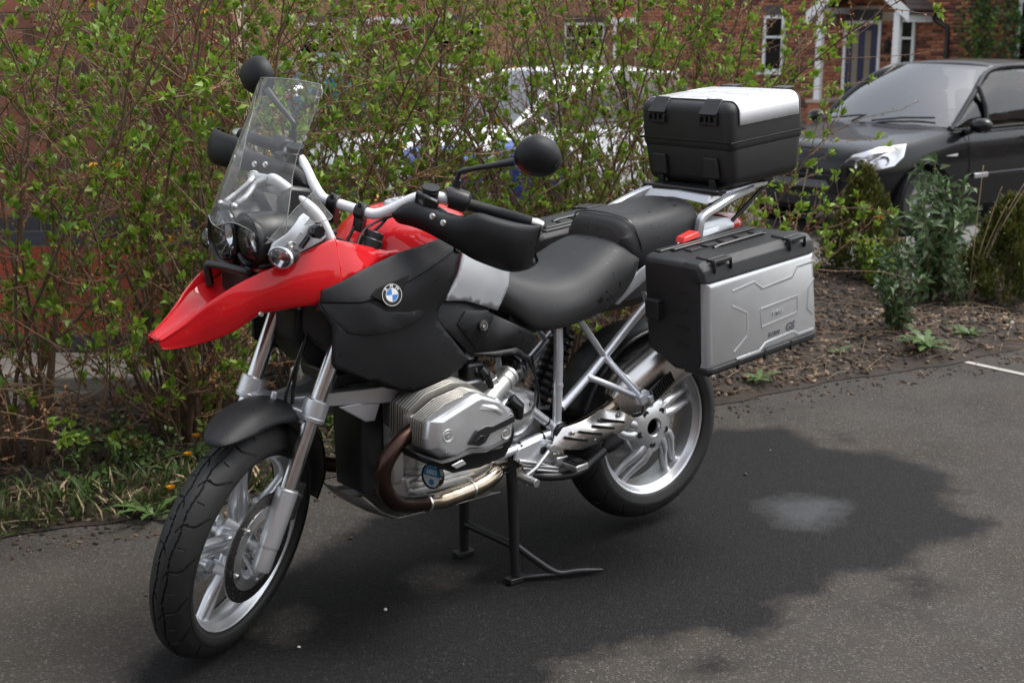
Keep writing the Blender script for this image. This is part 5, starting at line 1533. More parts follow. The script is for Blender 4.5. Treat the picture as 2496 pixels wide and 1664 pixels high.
for x, zt_, zb_, w_ in zip(X, ZT, ZB, W):
    pr.append([(0, zt_), (.35 * w_, zt_ - .001), (.62 * w_, zt_ - .006), (.84 * w_, zt_ - .020), (.95 * w_, zt_ - .045), (1.0 * w_, lerp(zt_, zb_, .55)), (1.0 * w_, zb_ + .015), (.95 * w_, zb_)])
ps = MB().loft(loftsec(X, pr), True).build('pillion_seat', SEAT, moto, sharp=180)
# piping seam over the pillion front
MB().tube(spline([(.600, -.150, .955), (.586, -.150, 1.005), (.574, -.135, 1.045), (.566, -.10, 1.066), (.562, 0, 1.0745), (.566, .10, 1.066), (.574, .135, 1.045), (.586, .150, 1.005), (.600, .150, .955)], 6), .0022, 6).build('piping', BLKG, ps)

# ---- rear subframe (silver tubes), both sides
sfs = []
for s in (-1, 1):
    sf = MB()
    y = s * .140
    def T(pts, r=.0145, n=14):
        sf.tube(pts, r, n)
    T([(.264, y, .450), (.269, y, .592), (.271, y, .70), (.268, y, .80)])
    T([(.282, y, .520), (.396, y * .99, .602), (.667, y * .96, .815), (.70, y * .96, .84)])
    T([(.345, y, .790), (.376, y, .752), (.452, y, .655)], .0105)
    T([(.460, y, .648), (.483, s * .195, .594), (.506, s * .250, .541)], .0105)
    T([(.388, y, .598), (.45, s * .197, .566), (.508, s * .250, .533)], .0105)
    T([(.268, y, .452), (.20, y, .505), (.123, y * .98, .568), (.02, y * .95, .655), (-.08, y * .9, .74)], .0150)
    T([(.268, y, .449), (.19, y, .441), (.10, y, .424), (.0, y, .415)], .0150)
    T([(.268, y, .79), (.30, y, .785), (.345, y, .80), (.43, y, .835), (.62, y * .97, .90)], .012)
    T([(.268, y, .757), (.285, y, .79), (.31, y, .80)], .006)
    T([(.640, y * .96, .79), (.625, y * .96, .83)], .008)
    for p in ((.269, y, .592),):
        sf.tube([V(*p) - V(0, 0, .006), V(*p) + V(0, 0, .006)], .0162, 14)
    for p, d in (((.460, y, .648), (.013, s * -.03 * -1, -.030)), ((.388, y, .598), (.03, s * .03, -.017))):
        sf.tube([V(*p), V(*p) + V(*d) * .45], [.0145, .0115], 12)
    sfs.append(sf.build('subframe', FRAME, moto, sharp=50))
for s in (-1, 1):
    sfo = sfs[0 if s < 0 else 1]
    MB().lathe([(.001, .012), (.026, .012), (.030, .008), (.030, -.02)], (.266, s * .156, .447), (0, s, 0), 28).build('pivot_cap', BLK, sfo)
    MB().lathe([(.033, .004), (.034, -.002), (.033, -.03), (.02, -.03)], (.266, s * .156, .447), (0, s, 0), 28).build('pivot_boss', FRAME, sfo)
    # pillion peg block and folded rubber peg
    b = MB().box((.512, s * .255, .535), (.045, .026, .034), Matrix.Rotation(R_(-20), 3, 'Y'))
    b.box((.532, s * .262, .530), (.02, .026, .028), Matrix.Rotation(R_(-20), 3, 'Y'))
    b.build('peg_hanger', FRAME, sfo, bevel=.004)
    pg = MB().box((.578, s * .262, .556), (.095, .024, .036), Matrix.Rotation(R_(-30), 3, 'Y')).build('pillion_peg', BLKS, sfo, bevel=.005)
    b = MB()
    for k in range(10):
        b.box(V(.545 + .0078 * k, s * .275, .546 + .0046 * k), (.0036, .010, .038), Matrix.Rotation(R_(-30), 3, 'Y'))
    b.build('peg_rubber', BLK, sfo)
# cable ties on the lower tubes
b = MB()
for p, d in (((.145, -.138, .550), (.07, 0, -.06)), ((.222, -.139, .487), (.07, 0, -.06)), ((.12, -.140, .428), (.1, 0, .02)), ((.205, -.140, .443), (.1, 0, .012))):
    d = V(*d).normalized() * .003
    b.tube([V(*p) - d, V(*p) + d], .0168, 14)
b.build('cable_tie', BLKG, sfs[0])
# silver side trims below seats, tail
for s in (-1, 1):
    ol = [(.490, .812), (.505, .808), (.62, .878), (.66, .905), (.70, .930), (.83, .975), (.965, .990), (.972, 1.008), (.83, 1.0), (.70, .955), (.64, .935), (.612, .918), (.588, .905)]
    MB().hpanel(ol, [(x, z, s * y) for x, z, y in ((.49, .81, .150), (.505, .808, .150), (.62, .88, .158), (.70, .93, .160), (.83, .975, .155), (.965, .99, .135), (.972, 1.008, .125), (.83, 1.0, .142), (.7, .955, .150), (.61, .918, .152))], .014, -s).build('tail_trim', SILP, moto, sharp=60, solid=.006, bevel=.0015)
    # grab rail
    rl = spline([(.838, s * .158, .965), (.843, s * .160, 1.02), (.858, s * .160, 1.050), (.92, s * .160, 1.074), (1.0, s * .155, 1.100), (1.12, s * .13, 1.118)], 6)
    rings = []
    for i, p in enumerate(rl):
        d = (rl[min(i + 1, len(rl) - 1)] - rl[max(0, i - 1)]).normalized()
        nn = V(-d.z, 0, d.x)
        rings.append([p + nn * a * .012 + V(0, c_ * .014, 0) for a, c_ in ((-.9, -.7), (-.5, -1), (.5, -1), (1, -.6), (1, .6), (.5, 1), (-.5, 1), (-.9, .7))])
    gr = MB().loft(rings).build('grab_rail', SILV, moto, sharp=35)
    fr = spline([(.66, s * .150, .985), (.72, s * .163, 1.035), (.80, s * .166, 1.066), (.875, s * .155, 1.092), (.92, s * .13, 1.110)], 6)
    if s > 0:
        rings = []
        for i, p in enumerate(fr):
            rings.append([p + V(0, a * .013, c_ * .013) for a, c_ in ((-1, -.6), (-.6, -1), (.6, -1), (1, -.6), (1, .6), (.6, 1), (-.6, 1), (-1, .6))])
        MB().loft(rings).build('grab_rail', SILV, moto, sharp=35)
b = MB()
b.loft([[(.885, y, 1.083 + .010 * (1 - abs(y) / .14)), (.905, y, 1.110 + .006 * (1 - abs(y) / .14)), (.96, y, 1.118), (1.20, y * .9, 1.142), (1.20, y * .9, 1.122), (.96, y, 1.096), (.91, y, 1.085)] for y in (-.145, -.12, -.06, 0, .06, .12, .145)])
b.build('luggage_rack', SILV, moto, bevel=.004)
rk = MB()
rk.box((1.06, 0, 1.134), (.30, .25, .016), Matrix.Rotation(R_(-5.3), 3, 'Y'))
rk.box((.935, 0, 1.120), (.05, .33, .018), Matrix.Rotation(R_(-5.3), 3, 'Y'))
rk.box((1.18, 0, 1.146), (.05, .30, .018), Matrix.Rotation(R_(-5.3), 3, 'Y'))
rko = rk.build('case_plate', BLKS, moto, bevel=.005)
for s in (-1, 1):
    MB().tube([(.925, s * .172, 1.118), (.930, s * .09, 1.122)], .010, 12).build('plate_clamp', BLKS, rko)
    MB().tube([(1.26, s * .09, 1.135), (1.05, s * .06, .965)], .007, 10).build('plate_strut', BLKS, rko)
# tail: silver cowl, lamp
b = MB().loft([[(x, -w_, z0), (x, -w_, z0 + .012), (x, -w_ * .8, z1), (x, w_ * .8, z1), (x, w_, z0 + .012), (x, w_, z0)] for x, w_, z0, z1 in ((.84, .13, .965, 1.02), (.95, .115, .975, 1.02), (1.06, .085, .98, 1.018), (1.10, .078, .982, 1.012))])
b.build('tail_cowl', SILP, moto, bevel=.004)
b = MB().loft([[(x, cos(2 * pi * k / 20) * w_, .985 + sin(2 * pi * k / 20) * h_) for k in range(20)] for x, w_, h_ in ((1.095, .07, .036), (1.13, .068, .040), (1.165, .055, .036), (1.18, .03, .02))])
b.build('tail_light', mat('red_lens', (.45, .008, .010), .12, 0, .6), moto)
# number plate hanger and inner mudguard
b = MB().loft([[(x, -w_, z), (x, w_, z), (x + .01, w_, z - .012), (x + .01, -w_, z - .012)] for x, z, w_ in ((.98, .955, .09), (1.06, .86, .085), (1.13, .74, .08), (1.15, .66, .07))])
b.build('plate_hanger', BLKS, moto, bevel=.004)
b = MB()
rings = []
for k in range(25):
    a = R_(lerp(75, -58, k / 24))
    rings.append([pol(RA, a, .352 - .012 * abs(u) ** 3, .088 * u) for u in (-1, -.8, -.5, 0, .5, .8, 1)])
b.loft(rings, False, False)
b.build('mudguard', BLKS, moto, solid=.004, sharp=180)['label'] = 'black inner rear mudguard'
b = MB()
b.loft([[(x, -w_, z0), (x, -w_, z1), (x, w_, z1), (x, w_, z0)] for x, w_, z0, z1 in ((.10, .12, .74, .84), (.25, .12, .77, .84), (.42, .11, .775, .87), (.52, .11, .80, .91), (.66, .11, .86, .96), (.86, .11, .93, 1.0))])
b.build('under_seat_tray', BLKS, moto, bevel=.006)
# ---- rear wheel
rwh = rim_mb(RA, .232, .060, .030).build('wheel', SILV, moto)
rwh['label'] = 'silver rear wheel with curved paired spokes, lifted off the ground'
tyre_mb(RA, .321, .077, .225, 18).build('tyre', RUB, rwh, sharp=30)
for k in range(5):
    at_ = R_(145 + 72 * k)
    for d in (-1, 1):
        # each arm leaves the hub swept back, then bends towards the rim
        off = d * .11
        spoke_mb(RA, [(at_ + .34 + off * 1.6, .060, -.036), (at_ + .27 + off * 2.0, .090, -.041), (at_ + .17 + off * 1.75, .118, -.036), (at_ + .08 + off * 1.4, .145, -.026), (at_ + .03 + off * 1.12, .176, -.016), (at_ + off, .208, -.010)],
                 (.018, .0105), (.019, .014)).build('spoke', SILV, rwh, sharp=60)
b = MB().lathe([(.028, -.02), (.028, -.058), (.032, -.063), (.050, -.061), (.076, -.054), (.097, -.042), (.104, -.028), (.100, -.010), (.084, 0), (.028, .01)], RA, (0, 1, 0), 72)
b.build('hub', SILV, rwh)
b = MB().lathe([(.001, .05), (.0275, .05), (.0275, -.045), (.0265, -.045), (.0265, .045), (.001, .045)], RA, (0, 1, 0), 36)
b.build('hub_bore', BLKS, rwh)
for k in range(5):
    a = R_(145 + 20 + 72 * k + 14)
    p = pol(RA, a, .060, -.0585)
    MB().lathe([(.001, .0006), (.0095, .0006), (.0108, .0020), (.0122, .0008), (.0122, -.004)], p, (0, -1, 0), 20).build('wheel_bolt_recess', BLKS, rwh)
b = MB().lathe([(.1325, .075), (.1325, .081), (.085, .081), (.085, .075)], RA, (0, 1, 0), 72, closed=True).build('brake_disc', MATS['disc_steel'], rwh)
# shaft arm and final drive on the far side
b = MB()
b.loft([[(x, y + dy * w_, z + dz * h_) for dy, dz in ((-1, -.6), (-1, .6), (-.5, 1), (.5, 1), (1, .6), (1, -.6), (.5, -1), (-.5, -1))] for x, y, z, w_, h_ in ((.22, .10, .44, .035, .045), (.40, .13, .41, .033, .045), (.58, .145, .37, .033, .042), (.70, .13, .35, .045, .07), (.80, .12, .348, .045, .07))])
b.lathe([(.001, -.06), (.07, -.06), (.105, -.03), (.11, .02), (.08, .05), (.001, .055)], RA + V(0, .115, 0), (0, 1, 0), 36)
b.build('swing_arm', BLKS, moto, bevel=.004)
b = MB().tube([(.30, 0, .50), (.42, 0, .72)], .03, 16)
for k in range(10):
    t = k / 9
    b.lathe([(.036, -.006), (.044, 0), (.036, .006)], V(.31, 0, .51).lerp(V(.41, 0, .70), t), (.12, 0, .22), 18, closed=True)
b.build('rear_spring', BLKS, moto)

# ---- engine
eng = MB()
eng.loft([[(x, y, z0), (x, y, z1), (x, -y, z1), (x, -y, z0)] for x, y, z0, z1 in ((-.30, .085, .36, .60), (-.25, .125, .335, .66), (0, .13, .335, .66), (.10, .125, .36, .62), (.24, .10, .40, .56))])
en = eng.build('engine', CAST, moto, bevel=.012, bseg=3)
# front cover: black alternator cover plus ribbed silver edge
MB().loft([[(x, y * k, z) for y, z in ((-.075, .375), (-.082, .48), (-.085, .60), (-.07, .665), (.07, .665), (.085, .60), (.082, .48), (.075, .375))] for x, k in ((-.385, .88), (-.372, 1), (-.30, 1.03))]).build('front_cover', BLKS, en, bevel=.006)
for s in (-1, 1):
    b = MB().loft([[(x, s * y, z) for x, y in ((-.325, .088), (-.315, .116), (-.278, .124), (-.278, .09))] for z in (.40, .53, .66, .70)])
    b.build('crankcase_rib', CAST, en, bevel=.005)
    for z in (.545, .595):
        MB().lathe([(.001, -.004), (.010, -.004), (.014, .002), (.016, .004), (.018, .001), (.018, -.006)], (-.302, s * .1215, z), (-.2, s, 0), 18).build('crankcase_recess', CAST, en)
    # cylinder head outline (x, z)
    HP = [(-.361, .642), (-.367, .572), (-.343, .545), (-.298, .527), (-.200, .517), (-.125, .519), (-.088, .548), (-.076, .580), (-.083, .615), (-.108, .655), (-.150, .682), (-.198, .697), (-.29, .680)]
    cx, cz_ = -.222, .606
    def ringp(k, y, dx=0, dz=0, out=HP):
        return [(cx + (x - cx) * k + dx, s * y, cz_ + (z - cz_) * k + dz) for x, z in out]
    # barrel core and fins
    MB().loft([ringp(.74, .10), ringp(.74, .30)]).build('cylinder_barrel', mat('barrel_gap_shade', (.16, .15, .14), .5, .7), en)  # core coloured darker than the fins to paint shade into their gaps
    FP = [(-.352, .660), (-.356, .575), (-.335, .540), (-.285, .523), (-.15, .520), (-.098, .545), (-.085, .60), (-.112, .668), (-.160, .702), (-.215, .712), (-.30, .695)]
    for k in range(9):
        y = .150 + .0135 * k
        sc_ = 1.0 if k > 2 else .97
        fp = ringp(sc_, y, .010 * (1 - k / 8), -.004, FP)
        b = MB().prism([tuple(q) for q in fp], (0, s * .0024, 0))
        b.build('cooling_fin', FINM, en, bevel=.0008)
    for k in range(6):
        y = .282 + .0095 * k
        fp = ringp(1.0 - .006 * k, y, 0, 0, HP)
        MB().prism([tuple(q) for q in fp], (0, s * .0026, 0)).build('cooling_fin', FINM, en, bevel=.0008)
    MB().loft([ringp(.90, .27), ringp(.90, .345)]).build('cylinder_head', MATS['barrel_gap_shade'], en)
    # valve cover: flat-faced casting with chamfered rim
    HC = [(-.358, .648), (-.366, .600), (-.362, .572), (-.330, .542), (-.290, .528), (-.130, .522), (-.096, .552), (-.088, .585), (-.096, .632), (-.135, .672), (-.205, .698), (-.225, .694)]
    b = MB().loft([ringp(1.0, .3375, out=HC), ringp(1.0, .352, out=HC), ringp(.985, .362, .002, .001, out=HC), ringp(.90, .376, .006, .003, out=HC), ringp(.84, .3795, .008, .003, out=HC), ringp(.3, .381, .006, .003, out=HC)])
    vc = b.build('valve_cover', COVER, en, sharp=28, bevel=.006, bseg=3, bang=14)
    # raised rib along the upper edge
    MB().loft([[(x, s * y, z) for x, y, z in q] for q in ([(-.235, .362, .672), (-.222, .366, .690), (-.200, .380, .672), (-.218, .380, .655)], [(-.175, .368, .664), (-.17, .372, .672), (-.15, .386, .652), (-.165, .385, .645)], [(-.140, .366, .640), (-.125, .368, .645), (-.125, .382, .632), (-.14, .382, .626)])]).build('cover_rib', COVER, vc, bevel=.005)
    for bx, bz, yb in ((-.312, .606, .378), (-.147, .655, .372), (-.121, .576, .379)):
        MB().lathe([(.0105, -.016), (.0115, -.002), (.0135, .003), (.0165, .0035), (.0195, .000), (.0205, -.02)], (bx, s * yb, bz), (0, s, .05), 28).build('bolt_boss', COVER, vc)
        MB().lathe([(.0105, -.006), (.0095, -.006), (.0095, .0), (.001, .0)], (bx, s * yb, bz), (0, s, .05), 20).build('bolt_recess', CAST, vc)
        MB().lathe([(.001, .0015), (.0032, .0015), (.0045, .0045), (.0080, .0045), (.0085, .0025), (.0085, -.01)], (bx, s * yb, bz), (0, s, .05), 18).build('cover_bolt', BOLT, vc)
    # black accent blade and impact guard
    ac = [(-.252, .572), (-.226, .604), (-.194, .612), (-.172, .608), (-.098, .624), (-.094, .604), (-.178, .587), (-.196, .565), (-.215, .560)]
    b = MB().prism([(x, s * .366, z) for x, z in ac], (0, s * .0225, 0))
    b.build('cover_accent', BLKS, vc, bevel=.003)
    MB().prism([(x, s * .386, z) for x, z in ((-.236, .575), (-.215, .590), (-.200, .588), (-.205, .572))], (0, s * .006, 0)).build('accent_blade', BLKG, vc, bevel=.002)
    gd = [(-.392, .568), (-.336, .543), (-.290, .548), (-.245, .560), (-.195, .552), (-.165, .552), (-.108, .568), (-.088, .600), (-.078, .570), (-.088, .540), (-.130, .512), (-.215, .500), (-.300, .503), (-.372, .538)]
    b = MB().prism([(x, s * .296, z) for x, z in gd], (0, s * .094, 0))
    b.xf(lambda p: V(p.x, p.y - s * (max(0, p.x + .13) * .45 + max(0, -.33 - p.x) * .9), p.z))
    gdo = b.build('cylinder_guard', BLK, en, bevel=.007, bseg=3)
    MB().prism([(x, s * .386, z) for x, z in ((-.330, .538), (-.245, .553), (-.20, .545), (-.115, .560), (-.20, .537), (-.25, .543))], (0, s * .009, 0)).build('guard_ridge', BLK, gdo, bevel=.003)
    MB().prism([(x, s * .386, z) for x, z in ((-.312, .528), (-.275, .537), (-.262, .522), (-.295, .515))], (0, s * .007, 0)).build('guard_slot', COVER, gdo, bevel=.002)
    t = text_mb('magnesium', .0165, .0008, 0, .0003)
    rx = 1 if s < 0 else -1
    t.xf(lambda p: V(-.282 + rx * p.x, s * (.3785 + p.z), .5655 + p.y + .20 * p.x))
    t.build('cover_lettering', CHROME, vc, smooth=False)
    # throttle body, intake, injector
    tb0, tb1 = V(-.035, s * .205, .622), V(.052, s * .170, .662)
    ib = MB().tube([tb0.lerp(tb1, q) for q in (-.6, 0, .1, .7, .72, .95, .96, 1.08)], [.030, .030, .027, .027, .030, .030, .033, .033], 24)
    ib.box(tb0.lerp(tb1, .2) + V(-.008, -s * .005, .026), (.040, .026, .030), Matrix.Rotation(R_(-25), 3, 'Y'))
    tbo = ib.build('throttle_body', mat('bare_alloy', (.62, .62, .60), .35, .85, var=.1), en, bevel=.002)
    MB().tube(spline([tb1 + V(0, 0, 0), tb1 + V(.04, -s * .02, -.002), V(.115, s * .125, .668), V(.12, s * .10, .73)], 6), [.031] * 7 + [.036] * 12, 20).build('intake_hose', BLKG, en)
    MB().tube([tb0 + V(.065, s * .002, -.018), tb0 + V(.085, s * .016, -.040), tb0 + V(.09, s * .014, -.075)], [.022, .020, .013], 14).build('throttle_sensor', BLKG, en, bevel=.002)
    MB().tube(spline([tb0 + V(.0, 0, .03), tb0 + V(-.012, 0, .06), tb0 + V(-.03, -s * .01, .085)], 4), [.010] * 5 + [.015] * 4, 12).build('injector', BLKG, en)
    MB().tube(spline([(.06, s * .17, .57), (.10, s * .17, .535), (.15, s * .165, .545), (.175, s * .15, .60), (.16, s * .15, .70)], 6), .0042, 8).build('breather_hose', BLKG, en)
    MB().tube(spline([(.04, s * .15, .77), (.11, s * .155, .74), (.165, s * .15, .65), (.19, s * .14, .58), (.20, s * .12, .52)], 6), .0055, 8).build('wiring_loom', BLKG, en)
    MB().tube(spline([(-.06, s * .17, .735), (-.075, s * .19, .70), (-.055, s * .2, .675)], 5), .006, 8).build('wiring_loom', BLKG, en)
    MB().box((-.075, s * .165, .70), (.06, .05, .05)).build('injector_rail', BLKS, en, bevel=.008)
    # gearbox bulge
    MB().ball((.09, s * .085, .525), 1, 20, (.125, .085, .085)).build('gearbox_bulge', COVER, en)
    # header pipe, collector
    hp = spline([(-.318, s * .262, .612), (-.345, s * .268, .602), (-.405, s * .276, .572), (-.445, s * .277, .520), (-.438, s * .268, .460), (-.395, s * .248, .408), (-.330, s * .225, .378), (-.262, s * .205, .361)], 7)
    b = MB().tube(hp, .0225, 22)
    b.build('header_pipe', HDR, en)
    hp2 = spline([(-.262, s * .205, .361), (-.20, s * .193, .352), (-.09, s * .178, .355), (-.03, s * .170, .362), (.02, s * .152, .372), (.03, s * .12, .375)], 6)
    MB().tube(hp2, [.0228] * 6 + [.0245] * (len(hp2) - 6), 22).build('collector_pipe', GOLD, en)
    for q in (V(-.262, s * .205, .361), V(-.09, s * .178, .355)):
        MB().lathe([(.022, -.004), (.0262, -.003), (.0262, .003), (.022, .004)], q, (.9, s * -.14, .0), 24, closed=True).build('pipe_clamp', STEEL, en)
    MB().lathe([(.022, -.01), (.034, -.006), (.034, .006), (.022, .01)], (-.330, s * .265, .606), (-.9, 0, -.3), 20, closed=True).build('exhaust_flange', CAST, en)
    # lower engine ribs
    for k in range(5):
        MB().box((-.16, s * (.118 + .006 * k), .435 - .016 * k), (.24 - .01 * k, .03, .004)).build('sump_rib', CAST, en)
b = MB().loft([[(x, -w_, z0), (x, -w_, z1), (x, w_, z1), (x, w_, z0)] for x, w_, z0, z1 in ((-.33, .08, .36, .42), (-.28, .13, .33, .42), (0, .14, .335, .42), (.12, .12, .35, .42))])
b.build('sump', CAST, en, bevel=.01)
# skid plate
b = MB().loft([[(x, y * w_, z + (.018 * abs(y) ** 4)) for y in (-1, -.85, -.5, 0, .5, .85, 1)] for x, w_, z in ((-.42, .13, .375), (-.375, .155, .325), (-.33, .165, .302), (-.15, .165, .296), (.04, .15, .290))], False, False)
b.build('skid_plate', mat('dull_alloy', (.42, .41, .39), .45, .9, var=.25), moto, solid=.003, bevel=0, sharp=30)
# black holder with a round paper licence disc near the engine front
tc_ = V(-.225, -.182, .425)
tn = V(-.93, -.22, .08).normalized()
b = MB().lathe([(.001, -.010), (.036, -.010), (.038, -.002), (.036, .006), (.032, .006), (.031, .002), (.001, .002)], tc_, tn, 40)
th = b.build('licence_holder', BLKS, moto)
MB().lathe([(.001, .0030), (.0308, .0030), (.0308, .001)], tc_, tn, 40).build('licence_disc', mat('disc_paper', (.62, .66, .66), .4, var=.1), th)
tu_ = (V(0, 0, 1) - tn * tn.z).normalized(); tr_ = V(.2, -1, 0); tr_ = (tr_ - tn * tr_.dot(tn)).normalized()
hd = [tc_ + tn * .0034 + (tr_ * cos(a) + tu_ * sin(a)) * .0300 for a in [pi * k / 16 for k in range(17)]]
MB().prism(hd, tn * .0003).build('licence_band', mat('disc_blue', (.03, .22, .42), .4), th, smooth=False)
t = text_mb('6003', .019, .0003, 0, .0003)
t.xf(lambda p: tc_ + tn * (.0042 + p.z) + tr_ * p.x + tu_ * (p.y + .011)).build('licence_digits', WHITE, th, smooth=False)
MB().lathe([(.001, .0038), (.009, .0038), (.009, .002)], tc_ - tu_ * .017, tn, 20).build('licence_stamp', MATS['disc_blue'], th)
for k in range(6):
    a = 2 * pi * k / 6
    MB().cyl(tc_ + tn * .005 + (tr_ * cos(a) + tu_ * sin(a)) * .0345, tc_ + tn * .0085 + (tr_ * cos(a) + tu_ * sin(a)) * .0345, .002, n=8).build('screw', BOLT, th)
# telelever arm
b = MB()
for s in (-1, 1):
    b.loft([[V(x, s * y, z) + V(0, a * .016 * k, c_ * .018 * k) for a, c_ in ((-1, -1), (-1, 1), (1, 1), (1, -1))] for x, y, z, k in ((-.60, .02, .665, 1), (-.50, .06, .668, 1), (-.36, .12, .672, 1.3), (-.26, .13, .665, 1.3))])
    b.prism([(-.47, s * .098, .65), (-.40, s * .118, .60), (-.375, s * .125, .60), (-.35, s * .125, .66)], (0, s * .006, 0))
b.build('front_arm', SILV, moto, bevel=.005)
b = MB()
b.loft([[(x, -w_, z0), (x, -w_, z1), (x, w_, z1), (x, w_, z0)] for x, w_, z0, z1 in ((-.56, .09, .86, .95), (-.50, .13, .80, .96), (-.42, .17, .74, 1.0), (-.34, .19, .73, 1.02), (-.20, .19, .74, 1.0), (0, .16, .76, .92))])
b.build('inner_fairing', BLKS, moto, bevel=.01)
b = MB().loft([[(-.575, -.085, .93), (-.575, .085, .93), (-.47, .09, .94), (-.47, -.09, .94)], [(-.58, -.075, .84), (-.58, .075, .84), (-.46, .09, .84), (-.46, -.09, .84)], [(-.53, -.06, .765), (-.53, .06, .765), (-.45, .08, .765), (-.45, -.08, .765)]])
b.build('air_duct', BLK, moto, bevel=.008)
MB().loft([[(-.47, -.11, .74), (-.47, .11, .74), (-.30, .13, .76), (-.30, -.13, .76)], [(-.47, -.09, .70), (-.47, .09, .70), (-.30, .11, .70), (-.30, -.11, .70)]]).build('oil_cooler_shroud', BLKS, moto, bevel=.01)

# ---- foot controls
for s in (-1, 1):
    b = MB().prism([(x, s * .150, z) for x, z in ((.10, .43), (.185, .445), (.235, .43), (.27, .37), (.255, .345), (.20, .37), (.165, .345), (.155, .31), (.13, .31), (.125, .37), (.085, .40))], (0, s * .010, 0))
    fp_ = b.build('footrest_plate', FRAME, moto, bevel=.003)
    MB().cyl((.195, s * .157, .408), (.195, s * .163, .408), .012, n=16).build('plate_hole', BLKS, fp_)
    pgb = MB().box((.275, s * .205, .358), (.05, .085, .022), Matrix.Rotation(R_(-6), 3, 'Y'))
    pgb.box((.25, s * .170, .368), (.045, .03, .03))
    po = pgb.build('footpeg', CAST, moto, bevel=.004)
    b = MB()
    for k in range(8):
        b.box((.258 + .008 * (k % 4) + .004, s * (.185 + .042 * (k // 4)), .373), (.004, .034, .010))
    b.box((.275, s * .205, .370), (.046, .08, .005))
    b.build('peg_rubber', BLKS, po)
    MB().lathe([(.001, .012), (.007, .012), (.008, 0), (.013, 0), (.013, -.01)], (.235, s * .170, .385), (0, s, 0), 12).build('bolt', BOLT, po)
b = MB().tube([(.212, -.176, .415), (.150, -.182, .368), (.098, -.185, .348)], [.007, .006, .007], 10)
b.tube([(.098, -.165, .350), (.104, -.24, .345)], .0125, 16)
b.tube([(.212, -.165, .415), (.212, -.185, .415)], .012, 14)
b.tube([(.10, -.162, .395), (.17, -.168, .375), (.225, -.17, .35)], .006, 8)
b.build('gear_lever', CAST, moto, bevel=.001)
# side stand, folded back
b = MB().tube(spline([(.16, -.150, .335), (.22, -.18, .325), (.30, -.195, .325), (.36, -.20, .352), (.44, -.208, .398)], 6), [.013] * 19 + [.0135] * 6, 14)
ss = b.build('side_stand', BLKS, moto)
MB().tube([(.405, -.204, .378), (.425, -.206, .39), (.452, -.209, .405)], [.016, .024, .024], 16).build('stand_pad', BLK, ss, bevel=.002)
for dz in (0, .012):
    MB().tube([(.12, -.155, .365 + dz), (.235, -.18, .338 + dz)], .005, 10).build('stand_spring', CAST, ss)
# centre stand
b = MB()
for s in (-1, 1):
    b.tube([(.10, s * .118, .42), (.108, s * .122, .28), (.112, s * .130, .02)], [.016, .017, .015], 12)
    b.prism([(.075, s * .118, .004), (.145, s * .118, .002), (.150, s * .150, .002), (.078, s * .150, .004)], (0, 0, .016))
b.tube([(.110, -.125, .115), (.112, .125, .112)], .012, 12)
b.tube(spline([(.112, -.130, .118), (.165, -.160, .066), (.222, -.194, .020), (.28, -.220, .018), (.356, -.255, .014)], 5), [.011] * 18 + [.009, .007, .005], 12, sy=.8)
b.tube([(.118, -.135, .012), (.222, -.194, .017)], .0095, 10)
cs = b.build('centre_stand', BLKS, moto, bevel=.002)

# ---- exhaust
ma0, ma1 = V(.470, -.165, .500), V(.960, -.215, .760)
md = (ma1 - ma0).normalized(); my = V(0, 1, 0); my = (my - md * my.dot(md)).normalized(); mz = md.cross(my)
def mring(t, a, c_, n=32):
    p = ma0.lerp(ma1, t)
    out = []
    for k in range(n):
        an = 2 * pi * k / n
        cx_, sx_ = cos(an), sin(an)
        out.append(p + my * a * math.copysign(abs(cx_) ** .8, cx_) + mz * c_ * math.copysign(abs(sx_) ** .8, sx_))
    return out
b = MB().loft([mring(0, .035, .040), mring(.05, .052, .062), mring(.12, .064, .078), mring(.50, .066, .082), mring(.505, .068, .084), mring(.52, .068, .084), mring(.525, .066, .082), mring(.62, .058, .074), mring(.70, .040, .052), mring(.71, .02, .02)])
mu = b.build('muffler', STEEL, moto, sharp=50)
b = MB()
for t in (.12, .50):
    b.loft([mring(t - .008, .0668 if t > .2 else .0655, .083 if t > .2 else .0795), mring(t - .006, .0685, .0845), mring(t + .006, .0685, .0845), mring(t + .008, .0668, .083)], cap=False)
b.build('muffler_band', STEEL, mu, sharp=30)
b = MB().loft([[ma0.lerp(ma1, .55) - my * .064 + mz * (.005 + .030 * cos(a)) * k + md * .055 * sin(a) * k - my * (.004 - .002 * k) for a in [2 * pi * q / 24 for q in range(24)]] for k in (1, .85)], cap=True)
b.build('muffler_emblem', STEEL, mu)
MB().tube(spline([(.03, -.12, .375), (.12, -.10, .37), (.22, -.10, .39), (.34, -.125, .43), (.44, -.155, .475), (.50, -.168, .515)], 6), .024, 18).build('exhaust_pipe', GOLD, mu)
b = MB().tube([(.69, -.165, .70), (.70, -.150, .72)], .016, 14)
b.box((.665, -.145, .745), (.05, .012, .05), Matrix.Rotation(R_(40), 3, 'Y'))
b.build('muffler_mount', CAST, mu, bevel=.003)
